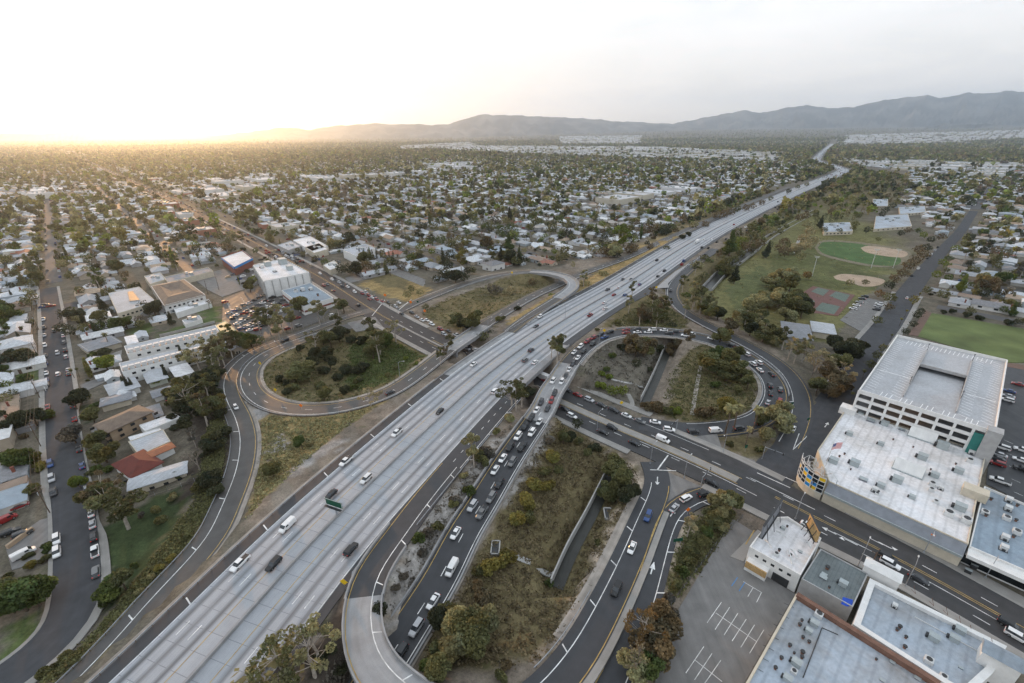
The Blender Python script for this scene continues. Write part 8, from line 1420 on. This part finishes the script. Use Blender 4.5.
CARS = [c for c in CARS if -4 < px_of((c['x'], c['y'], c['z']))[0] < 1028 and px_of((c['x'], c['y'], c['z']))[1] < 690]
_k = []
for c in CARS:      # parked cars keep clear of each other
    if all(math.hypot(c['x']-o['x'], c['y']-o['y']) > (2.7 if 'parked' in c['place'] else 1.7) for o in _k): _k.append(c)
CARS = _k
for c in CARS: c['d'] = px_of((c['x'], c['y'], c['z']))[2]
CARS.sort(key=lambda c: c['d']); print('cars', len(CARS))
rr = random.Random(3)
for c in CARS[:300]:
    nm = {'sedan': 'sedan', 'hatchback': 'hatchback', 'suv': 'sport_utility_vehicle', 'pickup': 'pickup_truck', 'van': 'van'}[c['kind']]; k = c['kind']; col = np.array(PAINT[c['col']])*rr.uniform(.88, 1.08)
    if c['d'] < 270:
        M = CMESH[k]; t = bpy.data.objects.new(nm, None); COL.objects.link(t)
        put('body', M['body'], t, col=col); put('windows', M['glass'], t)
        if 'bed' in M: put('load_bed', M['bed'], t)
        for sx in (-1, 1):
            for sy in (-1, 1): w_ = put('wheel', M['wheel'], t, (sx*M['wb'], sy*M['wy'], M['r'])); put('rim', M['rim'], w_)
        for sy in (-1, 1): put('headlight', M['hl'], t, (M['x1']-.14, sy*M['ww']*.68, .70)); put('taillight', M['tl'], t, (M['x0']+.06, sy*M['ww']*.74, M['zt']*.9))
    else: t = put(nm, CFAR[k], col=col)
    t.location = (c['x'], c['y'], c['z']); t.rotation_euler = (0, 0, c['a']); t['category'] = 'car' if k in ('sedan', 'hatchback', 'suv') else k if k == 'van' else 'pickup'
    t['group'] = 'cars and light trucks on the roads and in the lots'; c['o'] = t
def car_cloud(L_):
    X = np.array([q[0] for q in L_]); Y = np.array([q[1] for q in L_]); Z = np.array([q[2] for q in L_]); A_ = np.array([q[3] for q in L_]); C = np.array([q[4] for q in L_]); n_ = len(L_)
    V1, k1 = boxes(X, Y, A_, np.full(n_, 2.3), np.full(n_, .92), 0, 1.0); V2, k2 = boxes(X, Y, A_, np.full(n_, 1.25), np.full(n_, .8), .95, 1.5)
    V1[:, 2] += np.repeat(Z, k1*4); V2[:, 2] += np.repeat(Z, k2*4); c2 = np.repeat(np.full((n_, 3), .05), k2, 0); c2[::k2] = C
    return np.vstack([V1, V2]), np.vstack([np.repeat(C, k1, 0), c2])
FARC = [(c['x'], c['y'], c['z'], c['a'], PAINT[c['col']]) for c in CARS[300:]]
for s in np.arange(FW.sta(850, 178, 1) if False else 1500, 4200, 22):
    for o in (-14, -10.5, -7, -3.4, 3.4, 7, 10.5, 14):
        if RC.random() < .3: q = FW.at(s+RC.uniform(-9, 9), o); FARC.append((q[0], q[1], q[2], FW.dirat(s), PAINT[RC.choice(CHO)]))
for s in np.arange(VI.sta(170, 200), 3800, 12):
    for o in (-7.4, -4, 4, 7.2):
        if RC.random() < .4: q = VI.at(s+RC.uniform(-4, 4), o); FARC.append((q[0], q[1], q[2], VI.dirat(s), PAINT[RC.choice(CHO)]))
for s in np.arange(VI.sta(331, 283), 3600, 7):
    for sg in (-1, 1):
        if RC.random() < .45: q = VI.at(s, sg*RC.uniform(19, 44)); FARC.append((q[0], q[1], .05, VI.dirat(s)+(0 if RC.random() < .5 else 1.57), PAINT[RC.choice(CHO)]))
sm = ab((STREETS[:, 0]+STREETS[:, 2])/2, (STREETS[:, 1]+STREETS[:, 3])/2)
for r, m_ in zip(STREETS, sm):
    if np.hypot(*m_) > 2200: continue
    A_, B_ = ab(r[0], r[1]), ab(r[2], r[3]); d = (B_-A_)/np.linalg.norm(B_-A_); nr = np.array([-d[1], d[0]]); an = math.atan2(d[1], d[0])
    for k in range(4):
        for sg in (-1, 1):
            if RC.random() < .38: q = A_+(B_-A_)*(k+.5+RC.uniform(-.2, .2))/4+nr*sg*(r[4]-1.3); FARC.append((q[0], q[1], .08, an, PAINT[RC.choice(CHO)]))
V, C = car_cloud(FARC); attr_mat('far_paint', .6, .05, 1); struct(put('distant_cars', np_mesh('distant_cars', V, np.arange(len(V)).reshape(-1, 4), 'far_paint', cols=C)), 'stuff')
bk = {}
for c in CARS[:300]: bk.setdefault((c['col'], c['kind'], c['place']), []).append(c)
KN = {'sedan': 'sedan', 'hatchback': 'hatchback', 'suv': 'suv', 'pickup': 'pickup', 'van': 'van'}
for (col, kind, place), v in bk.items():
    v.sort(key=lambda c: c['d'])
    for i, c in enumerate(v):
        base = f"{PNAME.get(col, col)} {KN[kind]} {place}"
        c['o']['label'] = base+(', only such one' if len(v) == 1 else ', nearest such one' if i == 0 else f', {ordw(i+1)} nearest such one')
def gp3(px, py, z=0.0): p = P(px, py, z); return p
def place(px, py, zg=None):
    p = P(px, py, 2 if zg is None else zg)
    if zg is None:
        for _ in range(4): p = P(px, py, float(ground_z(p[0], p[1])))
        p[2] = ground_z(p[0], p[1])
    return p
mb = MB(); mb.tube([(0, 0, -.3), (0, 0, 8.6)], [.12, .07], 8); mb.tube([(0, 0, 0), (0, 0, .5)], .24, 8); LP_pole = mb.mesh('pole', 'galvanised'); mb = MB(); mb.tube([(0, 0, 8.3), (.9, 0, 8.9), (2.4, 0, 9.1)], [.06, .05, .045], 6); LP_arm = mb.mesh('arm', 'galvanised'); mb = MB(); loft(mb, [(2.2, .08, .06, 9.0, 9.14), (2.5, .18, .14, 8.98, 9.2), (3.0, .16, .1, 9.0, 9.18)]); LP_head = mb.mesh('lamp_head', 'metal_pale')
def lamp(px, py, ang, label, zg=None, s=1.0):
    p = place(px, py, zg); t = thing('street_lamp', label, 'street lamp', tuple(p), ang, 'street lamps along the roads'); t.scale = (s,)*3; put('pole', LP_pole, t); a = put('arm', LP_arm, t); put('lamp_head', LP_head, a)
SW_, NE_ = A_N+math.pi, A_N
for x, y, a, l in [(597, 430, NE_, 'street lamp on the near boulevard pavement just right of the queued bridge'), (684, 478, NE_, 'street lamp at the tip of the triangle island between the twin ramps'), (650, 464, NE_, 'street lamp at the top of the lower left twin ramp'), (723, 452, SW_, 'street lamp on the far boulevard pavement facing the palm corner'), (923.5, 553+0, SW_, 'street lamp with an orange banner in front of the corner store'), (985, 578, SW_, 'street lamp before the white canopy of the right edge shops'), (905, 586, NE_, 'street lamp beside the small pyramid cap on the near pavement'), (795, 519, NE_, 'street lamp on the pavement behind the tan billboard'), (858, 566, NE_, 'street lamp at the front of the dark roofed shop'), (830, 501, SW_, 'street lamp by the round panelled store corner')]: lamp(x, y, a, l, 0)
for x, y, a, l in [(474, 466, A_E+math.pi, 'lamp post on the bank between freeway and connector'), (400, 378, 0, 'lamp post inside the left loop near the ramp'), (488, 332, .5, 'lamp post beside the collector road beyond its bridge'), (599, 345, 1.2, 'lamp post on the inside of the right loop top'), (565, 320, 2, 'lamp post left of the freeway by the hairpin flyover')]: lamp(x, y, a, l)
for x, y, l in [(871, 268, 'tall lamp mast between the two ball infields'), (812, 276, 'tall lamp mast at the left of the outfield'), (893, 268, 'tall lamp mast behind the upper infield')]:
    p = place(x, y, 0); t = thing('light_mast', l, 'light mast', tuple(p), A_E); mb = MB(); mb.tube([(0, 0, -.3), (0, 0, 17)], [.25, .14], 8); mb.build('pole', 'metal_pale', t); mb = MB(); mb.box((0, 0, 17), (4, .3, .3)); mb.box((0, 0, 16.1), (3, .3, .3)); mb.build('lamp_bar', 'metal_pale', t)
poles = [(50, 513), (41, 446.5), (40, 398), (39.5, 360), (39, 330), (38.5, 309)]
PP = []
for i, (x, y) in enumerate(poles):
    p = place(x, y, 0); PP.append(p); t = thing('utility_pole', ['wooden utility pole beside the driveway turning circle, nearest the camera', 'wooden utility pole left of the street by the dark green tree', 'wooden utility pole by the two front lawns of the street', 'wooden utility pole beside the big umbrella tree', 'wooden utility pole before the far end of the left street', 'farthest wooden utility pole of the left street'][i], 'utility pole', tuple(p), A_E+.1); mb = MB(); mb.tube([(0, 0, -.5), (0, 0, 11)], [.17, .12], 8); mb.build('pole', 'wood_pole', t)
    for z in (10.5, 9.4): mb = MB(); mb.box((0, 0, z), (.12, 2.6, .14)); mb.build('crossarm', 'wood_pole', t)
    mb = MB(); mb.tube([(.3, .2, 7.6), (.3, .2, 8.6)], .24, 8); mb.build('transformer', 'metal_unit', t)
mb = MB()
for a, b in zip(PP, PP[1:]):
    for o in (-1.1, 0, 1.1):
        d = np.array([-GN[0], -GN[1], 0])*0+np.array([GN[0], GN[1], 0])*o; pts = [a+d+(b-a)*k/6+np.array([0, 0, 10.6-1.2*4*(k/6)*(1-k/6)]) for k in range(7)]; mb.tube(pts, .03, 4)
tag(mb.build('overhead_wires', 'metal_dark'), 'sagging overhead wires strung between the wooden poles of the left street', 'wires')
for i, (x, y, l) in enumerate([(208, 294, 'leaning wooden pole at the corner of the brown courtyard block lot'), (219, 290, 'wooden pole beside the bare brown tree by the car park'), (868, 573, 'short wooden post between the dark and the pale blue shop')]):
    p = place(x, y, 0); t = thing('utility_pole', l, 'utility pole', tuple(p), A_N); h = 11 if i < 2 else 8; mb = MB(); mb.tube([(0, 0, -.5), (.2, 0, h)], [.17, .12], 8); mb.build('pole', 'wood_pole', t); mb = MB(); mb.box((.2, 0, h-.6), (.12, 2.2, .14)); mb.build('crossarm', 'wood_pole', t)
def sign(px, py, colour, w, h, ang, label, name='road_sign', zg=None, diamond=False, zs=1.9, post='galvanised'):
    p = place(px, py, zg); t = thing(name, label, 'sign', tuple(p), ang); mb = MB(); mb.tube([(-.06, 0, -.4), (-.06, 0, zs+h*.8)], .05, 6)
    if w > 2.2: mb = MB(); [mb.tube([(-.06, k*w*.3, -.4), (-.06, k*w*.3, zs+h)], .06, 6) for k in (-1, 1)]
    o = mb.build('post', post, t); mb = MB()
    if diamond: r = w*.7; mb.add([(0, 0, zs), (0, r, zs+r), (0, 0, zs+2*r), (0, -r, zs+r), (-.04, 0, zs), (-.04, r, zs+r), (-.04, 0, zs+2*r), (-.04, -r, zs+r)], [(0, 1, 2, 3), (7, 6, 5, 4), (0, 4, 5, 1), (1, 5, 6, 2), (2, 6, 7, 3), (3, 7, 4, 0)])
    else: mb.box((0, 0, zs+h/2), (.06, w, h))
    mb.build('panel', colour, t); return t
toC = -math.pi/2
for x, y, c, w, h, dm, l in [(345.5, 590, 'sign_yellow', 1.6, 1.6, 1, 'yellow diamond sign at the flyover gore by the freeway'), (604, 335, 'sign_yellow', 1.5, 1.5, 1, 'yellow diamond sign at the top of the right loop'), (621, 408, 'sign_yellow', 1.3, 1.3, 1, 'yellow diamond sign under the bright green trees of the right loop'), (656, 291, 'sign_yellow', 1.5, 1.5, 1, 'yellow diamond sign at the right exit gore of the freeway'), (261, 368, 'sign_yellow', 1.4, 1.4, 1, 'yellow diamond sign on the inner kerb of the left loop'), (276.6, 395, 'sign_yellow', 1.3, 1.3, 1, 'yellow diamond sign inside the left loop near its low end'), (302, 411, 'sign_orange', 1.3, 1.3, 1, 'orange diamond sign on the lower left loop roadway edge'), (385.5, 299, 'sign_orange', 1.8, 1.8, 1, 'orange diamond sign beside the dry lot by the boulevard'), (411, 306, 'sign_orange', 1.8, 1.8, 1, 'orange diamond sign at the mouth of the hairpin ramp'), (425, 315, 'sign_orange', 1.6, 1.6, 1, 'orange diamond sign on the kerb below the hairpin ramp'), (687, 516, 'sign_orange', 1.2, 1.2, 1, 'orange diamond sign in the sandy verge of the curving exit ramp'), (512, 276, 'sign_yellow', 1.5, 1.5, 1, 'yellow diamond sign where the hairpin flyover starts to climb'), (677, 546, 'sign_green', 3.0, 1.2, 0, 'green guide sign in the verge right of the twin ramps'), (745, 452, 'sign_green', 1.2, 1.5, 0, 'green sign on the palm corner triangle'), (807, 424, 'sign_green', 1.4, 1.2, 0, 'green sign at the nose between outer ramp and avenue'), (791, 408, 'sign_green', 1.4, 1.2, 0, 'small green sign inside the right outer ramp'), (418, 305, 'sign_green', 1.3, 1.2, 0, 'green sign beside the orange diamonds of the hairpin ramp'), (409.5, 305, 'sign_green', 1.2, 1.2, 0, 'small teal green sign left of the orange diamonds'), (219, 383, 'sign_white', 1.0, 1.4, 0, 'small white sign on the outer left ramp shoulder'), (816, 391, 'sign_white', 1.3, 1.0, 0, 'small white sign outside the right outer ramp')]:
    sign(x, y, c, w, h, toC+(x-512)/900, l, diamond=bool(dm), name='warning_sign' if dm else 'guide_sign')
p = place(924, 551, 0); 
t = sign(926, 549, 'sign_orange', .9, 1.6, A_N, 'small orange banner on its post before the grey store awning', name='street_banner', zg=0, zs=4.2)
p = P(336, 516, 6); s_, o_ = FW.locate(p[:2]); d_ = FW.dirat(s_); q = FW.at(s_, 0); t = thing('overhead_sign', 'green overhead guide sign on a single post in the freeway median', 'sign', tuple(q), d_)
mb = MB(); mb.tube([(0, 0, 0), (0, 0, 6.4)], [.3, .26], 10); mb.build('post', 'galvanised', t); mb = MB()
for z in (5.2, 6.2): mb.tube([(0, -3.2, z), (0, 3.2, z)], .12, 6)
for k in range(-3, 3): mb.tube([(0, k, 5.2 if k % 2 else 6.2), (0, k+1, 6.2 if k % 2 else 5.2)], .07, 5)
mb.build('sign_arm', 'galvanised', t); mb = MB(); mb.box((-.35, 0, 5.6), (.12, 6.2, 2.4)); fr = mb.build('panel', 'sign_green', t); mb = MB()
for z in (4.46, 6.74): mb.box((-.43, 0, z), (.04, 6.1, .09))
for y in (-3.03, 3.03): mb.box((-.43, y, 5.6), (.04, .09, 2.3))
mb.build('border', 'sign_white', fr); mb = MB(); mb.box((-1.0, 0, 4.3), (.8, 6.2, .06)); mb.build('catwalk', 'metal_dark', t)
for x, y, a, l in [(398, 311, A_N+math.pi, 'traffic signal on the near corner of the ramp junction'), (372, 297, A_E, 'traffic signal on the far corner of the ramp junction'), (676, 431, A_N+math.pi, 'traffic signal where the queue enters the right loop'), (762, 459, A_E+math.pi, 'traffic signal on the palm corner facing the avenue'), (812, 490, A_N+math.pi, 'traffic signal by the store corner at the avenue crossing'), (700, 490, NE_, 'traffic signal at the end of the curving exit ramp')]:
    p = place(x, y, 0); t = thing('traffic_signal', l, 'traffic signal', tuple(p), a, 'traffic signals of the junctions'); mb = MB(); mb.tube([(0, 0, -.3), (0, 0, 5.8)], [.14, .1], 8); mb.build('pole', 'galvanised', t); mb = MB(); mb.tube([(0, 0, 5.5), (6.5, 0, 6.0)], [.09, .06], 6); mb.build('mast_arm', 'galvanised', t)
    for xx in (3.4, 6.2): mb = MB(); mb.box((xx, .1, 5.6), (.34, .3, 1.1)); mb.build('signal_head', 'metal_dark', t)
for x, y, l in [(495.5, 548, 'small pale rimmed drainage pit beside the queued connector'), (608, 514, 'small pale rimmed drainage pit beside the lower twin ramp')]:
    p = place(x, y); t = thing('drainage_pit', l, 'pit', tuple(p), A_N+.75); mb = MB()
    for sx, sy, lx, ly in ((-2.3, 0, .3, 2.6), (2.3, 0, .3, 2.6), (0, -1.15, 4.9, .3), (0, 1.15, 4.9, .3)): mb.box((sx, sy, .15), (lx, ly, .7))
    mb.build('rim', 'concrete_pale', t); mb = MB(); mb.box((0, 0, .05), (4.4, 2.1, .2)); mb.build('grating', 'metal_dark', t)
def strip_px(name, pts, w, mat, dz=.12):
    r = Road('_tmp', [(x, y, 0) for x, y in pts], w, 2); del ROADS['_tmp']; g = np.array([place(x, y) for x, y in pts]); r = Road('_tmp', None, w, 2, world=g); del ROADS['_tmp']; r.p[:, 2] = [ground_z(a, b) for a, b in r.p[:, :2]]; mb = MB(); r.strip(mb, -w, w, dz=dz, skirt=.5); return struct(mb.build(name, mat))
strip_px('footpath', [(508, 553), (530, 562), (556, 575)], .9, 'concrete_pale'); strip_px('footpath', [(611, 379), (628, 383), (643, 387)], .7, 'concrete_pale'); strip_px('dirt_track', [(702, 360), (697, 385), (692, 415)], .9, 'shoulder_dirt'); strip_px('footpath', [(631, 410), (632, 402), (628, 394)], 1.0, 'sidewalk_concrete')
def fence(pts, label, h=1.8, mat='metal_dark', every=3.0):
    g = [place(x, y) for x, y in pts]; c = np.mean(g, 0); t = thing('chain_link_fence', label, 'fence', tuple(c)); mp_ = MB(); mr = MB(); 
    for a, b in zip(g, g[1:]):
        n_ = max(1, int(np.linalg.norm(b-a)/every))
        for k in range(n_+1): q = a+(b-a)*k/n_-c; q[2] = ground_z(q[0]+c[0], q[1]+c[1])-c[2]; mp_.tube([q, q+np.array([0, 0, h])], .05, 5)
        for z in (h, h*.5, .15): mr.tube([a-c+[0, 0, z], b-c+[0, 0, z]], .04, 4)
    o = mp_.build('fence_post', 'galvanised', t); o['kind'] = 'stuff'; mr.build('rails', mat, t)
fence([(742, 518), (720, 540), (690, 580), (664, 616)], 'fence along the left edge of the bottom car park'); fence([(142, 500), (168, 491), (195, 482)], 'fence between the cream trailer house and the dark lawn'); fence([(250, 347), (285, 335), (320, 322), (352, 310)], 'fence between the boulevard car park and the outer ramp')
def wallx(pts, label, mat='wall_white', h=1.6, w=.25, name='garden_wall', cat='wall'):
    mb = MB()
    for a, b in zip(pts, pts[1:]): A_, B_ = P(*a), P(*b); m_ = (A_+B_)/2; d = B_-A_; mb.box((m_[0], m_[1], h/2-.1), (np.linalg.norm(d), w, h+.2), math.atan2(d[1], d[0]))
    return tag(mb.build(name, mat), label, cat)
wallx([(24, 392), (43, 384), (46, 391)], 'white garden wall round the lower front lawn of the left street'); wallx([(20, 372), (44, 366)], 'pale garden wall at the upper front lawn of the left street', 'concrete_pale', 1.2); wallx([(8, 549), (24, 537), (34, 530)], 'tan hedge-topped wall along the driveway off the left street', 'wall_tan', 1.4, .8); wallx([(160, 337), (215, 323)], 'long white wall behind the upper apartment row lawn', 'concrete_pale', 1.6)
def hedge(pts, label, h=1.5, w=1.4, c='green'):
    g = [place(x, y, 0) for x, y in pts]; pnt = []
    for a, b in zip(g, g[1:]):
        n_ = int(np.linalg.norm(b-a)*60); f = R_.random(n_)[:, None]; pnt.append(a+(b-a)*f+np.column_stack([R_.normal(0, w*.28, (n_, 2)), R_.uniform(0, h, n_)]))
    pnt = np.vstack(pnt); V, F = quads_at(pnt, len(pnt), .3, R_, .5); return tag(put('hedge', np_mesh('hedge', V, F, 'leaves_far', cols=np.array(LC[c])*R_.uniform(.7, 1.3, (len(F), 1)))), label, 'hedge')
hedge([(88, 410), (100, 404), (115, 399)], 'long clipped hedge left of the tan apartment house'); hedge([(86, 476), (104, 470)], 'clipped hedge in front of the red roofed house', c='olive')
for x, y, l in [(967, 573, 'dark litter bin on the pavement left of the right edge shop'), (973, 568, 'black cabinet at the corner store end wall')]:
    p = place(x, y, 0); t = thing('street_cabinet', l, 'cabinet', (p[0], p[1], .1), A_E); mb = MB(); mb.box((0, 0, .6), (1.4, .8, 1.2)); mb.build('body', 'metal_dark', t); mb = MB(); mb.box((0, 0, 1.24), (1.5, .9, .08)); mb.build('lid', 'metal_unit', t)
LMK = {n: P(*q)[:2] for n, q in {'the parking garage': (930, 390), 'the corner store': (890, 470), 'the tennis courts': (828, 300), 'the ball field': (860, 255), 'the second infield': (855, 280), 'the school field': (970, 340), 'the recreation hall': (800, 330), 'the billboard building': (785, 550), 'the bottom car park': (710, 630), 'the lower twin ramps': (625, 590), 'the roofless channel pit': (585, 525), 'the bottom flyover': (370, 640), 'the queued connector': (450, 565), 'the queued bridge': (545, 400), 'the right loop': (700, 380), 'the right exit ramp': (700, 310), 'the palm corner': (745, 440), 'the left loop': (310, 370), 'the outer left ramp': (240, 450), 'the dry grass verge': (290, 450), 'the dark lawn': (150, 530), 'the red roofed house': (140, 463), 'the tan apartment house': (122, 415), 'the white apartment rows': (165, 350), 'the brown courtyard block': (178, 290), 'the grey courtyard block': (130, 298), 'the brick store': (237, 260), 'the white office block': (280, 270), 'the boulevard car park': (250, 315), 'the ramp junction': (400, 305), 'the hairpin flyover': (560, 280), 'the collector bridge': (470, 336), 'the street bend': (70, 640), 'the lower street': (72, 500), 'the upper street': (55, 340), 'the left street end': (50, 290), 'the cypress row': (385, 260), 'the freeway median sign': (330, 500), 'the park woods': (870, 195), 'the white school': (890, 220), 'the far green field': (735, 190), 'the avenue bend': (968, 217), 'the north channel': (750, 255), 'the left freeway verge': (640, 240), 'the left picture edge': (0, 240), 'the far boulevard': (150, 190), 'the blue tarp roof': (845, 580), 'the right picture edge': (1020, 270), 'the park gym': (835, 227), 'the park entrance trees': (700, 290), 'the middle of the town': (470, 220), 'the upper town': (330, 210), 'the upper left town': (90, 230), 'the basin trees': (470, 640), 'the far right town': (1000, 210), 'the connector bank': (470, 490), 'the bridge gum tree': (520, 400)}.items()}
def name_all(items, noun):
    """items: (object, adjective, kind words): label = look + rank by distance from the nearest landmark"""
    buckets = {}
    for it in items:
        o, adj, kind = it[:3]; p = np.array(o.location[:2]); l = min(LMK, key=lambda n: np.hypot(*(LMK[n]-p))); buckets.setdefault((adj, kind, l), []).append((float(np.hypot(*(LMK[l]-p))), o))
    for (adj, kind, l), v in buckets.items():
        v.sort(key=lambda t: t[0])
        for k, (d, o) in enumerate(v):
            if len(v) == 1: o['label'] = f'{adj} {kind} near {l}, the only such one'
            elif k == 0: o['label'] = f'{adj} {kind} nearest to {l}'
            else: o['label'] = f'{adj} {kind}, {ordw(k+1)} of its look from {l}'
ADJ = {'olive': 'olive green', 'dark': 'dark green', 'green': 'green', 'bright': 'bright green', 'yellow': 'yellow green', 'pale': 'pale dusty', 'brown': 'brownish', 'grey': 'grey', 'straw': 'straw coloured', 'orange': 'orange tinged'}
KW = {'broad': 'spreading tree', 'round': 'round-crowned tree', 'umbrella': 'umbrella-shaped tree', 'euc': 'tall eucalyptus', 'sparse': 'thin open eucalyptus', 'shrub': 'bush', 'cypress': 'narrow cypress', 'pine': 'pointed conifer', 'palm': 'fan palm', 'bare': 'almost leafless tree'}
name_all([(t, ADJ[c], KW[k]) for t, c, n_, k in PTH], 'plant')
name_all([(t, rn+' roofed', k+' house') for t, rn, k in HOUSES], 'house')
name_all([(t, cn, k+' building') for t, cn, k in COMMERCIAL], 'building')
VEIL = (8.0, 8.6, 9.2); VEIL_LOW = (10.8, 9.5, 8.2); SKY_STR = .14; SUN_STR = 4.8; HAZE_COL = (.72, .85, 1, 1); HAZE_D = 5.2e-5; HAZE_G = .76; EXPO = -.04
SUN_AZ = math.radians(90+36.5); SUN_EL = math.radians(7)      # measured anticlockwise from +X
w = bpy.data.worlds.new('World'); S.world = w; w.use_nodes = True; nt = w.node_tree; N, L = nt.nodes, nt.links
bg = N['Background']; sky = N.new('ShaderNodeTexSky'); sky.sky_type = 'NISHITA'; sky.sun_disc = False
sky.sun_elevation = SUN_EL; sky.sun_rotation = math.radians(90)-SUN_AZ; sky.altitude = 100; sky.air_density = 1.0; sky.dust_density = 1.5; sky.ozone_density = 1.5
tc = N.new('ShaderNodeTexCoord')
mp = N.new('ShaderNodeMapping'); mp.inputs['Rotation'].default_value = (0, 0, .5); mp.inputs['Scale'].default_value = (3.2, .9, 11); L.new(tc.outputs['Generated'], mp.inputs[0])
nz = N.new('ShaderNodeTexNoise'); nz.inputs['Scale'].default_value = 1.8; nz.inputs['Detail'].default_value = 7; nz.inputs['Roughness'].default_value = .55; nz.inputs['Distortion'].default_value = .8; L.new(mp.outputs[0], nz.inputs['Vector'])
rg = N.new('ShaderNodeMapRange'); rg.inputs[1].default_value = .4; rg.inputs[2].default_value = .68; rg.inputs[3].default_value = .84; rg.inputs[4].default_value = 1.0; L.new(nz.outputs['Fac'], rg.inputs[0])
mix = N.new('ShaderNodeMix'); mix.data_type = 'RGBA'; L.new(rg.outputs[0], mix.inputs['Factor']); L.new(sky.outputs[0], mix.inputs['A']); 
sx = N.new('ShaderNodeSeparateXYZ'); L.new(tc.outputs['Generated'], sx.inputs[0]); el = N.new('ShaderNodeMapRange'); el.inputs[1].default_value = 0; el.inputs[2].default_value = .3; L.new(sx.outputs[2], el.inputs[0])
vm = N.new('ShaderNodeMix'); vm.data_type = 'RGBA'; L.new(el.outputs[0], vm.inputs['Factor']); vm.inputs['A'].default_value = (*VEIL_LOW, 1); vm.inputs['B'].default_value = (*VEIL, 1); L.new(vm.outputs['Result'], mix.inputs['B'])
L.new(mix.outputs['Result'], bg.inputs['Color']); bg.inputs['Strength'].default_value = SKY_STR
sl = bpy.data.lights.new('sun', 'SUN'); sl.energy = SUN_STR; sl.angle = math.radians(1.5); sl.color = (1, .52, .20)
so = bpy.data.objects.new('sun', sl); COL.objects.link(so); so.location = (0, 0, 400)
d = Vector((math.cos(SUN_AZ)*math.cos(SUN_EL), math.sin(SUN_AZ)*math.cos(SUN_EL), math.sin(SUN_EL)))
so.rotation_euler = d.to_track_quat('Z', 'Y').to_euler()
hm = bpy.data.materials.new('haze'); hm.use_nodes = True; n = hm.node_tree.nodes; n.remove(n['Principled BSDF'])
pv = n.new('ShaderNodeVolumePrincipled'); pv.inputs['Color'].default_value = HAZE_COL; pv.inputs['Density'].default_value = HAZE_D; pv.inputs['Anisotropy'].default_value = HAZE_G
hm.node_tree.links.new(pv.outputs[0], n['Material Output'].inputs['Volume']); MATS['haze'] = hm
mb = MB(); mb.box((0, 13700, 962), (58000, 30000, 1940)); o = mb.build('haze', 'haze'); o['kind'] = 'stuff'
S.view_settings.view_transform = 'Standard'; S.view_settings.look = 'None'; S.view_settings.exposure = EXPO; S.view_settings.gamma = 1
S.cycles.use_denoising = True; S.cycles.max_bounces = 6; S.cycles.diffuse_bounces = 3; S.cycles.glossy_bounces = 2; S.cycles.transmission_bounces = 2; S.cycles.volume_bounces = 1; S.cycles.transparent_max_bounces = 4
S.cycles.use_adaptive_sampling = True; S.cycles.adaptive_threshold = .03; S.render.film_transparent = False
S.cycles.sample_clamp_indirect = 6
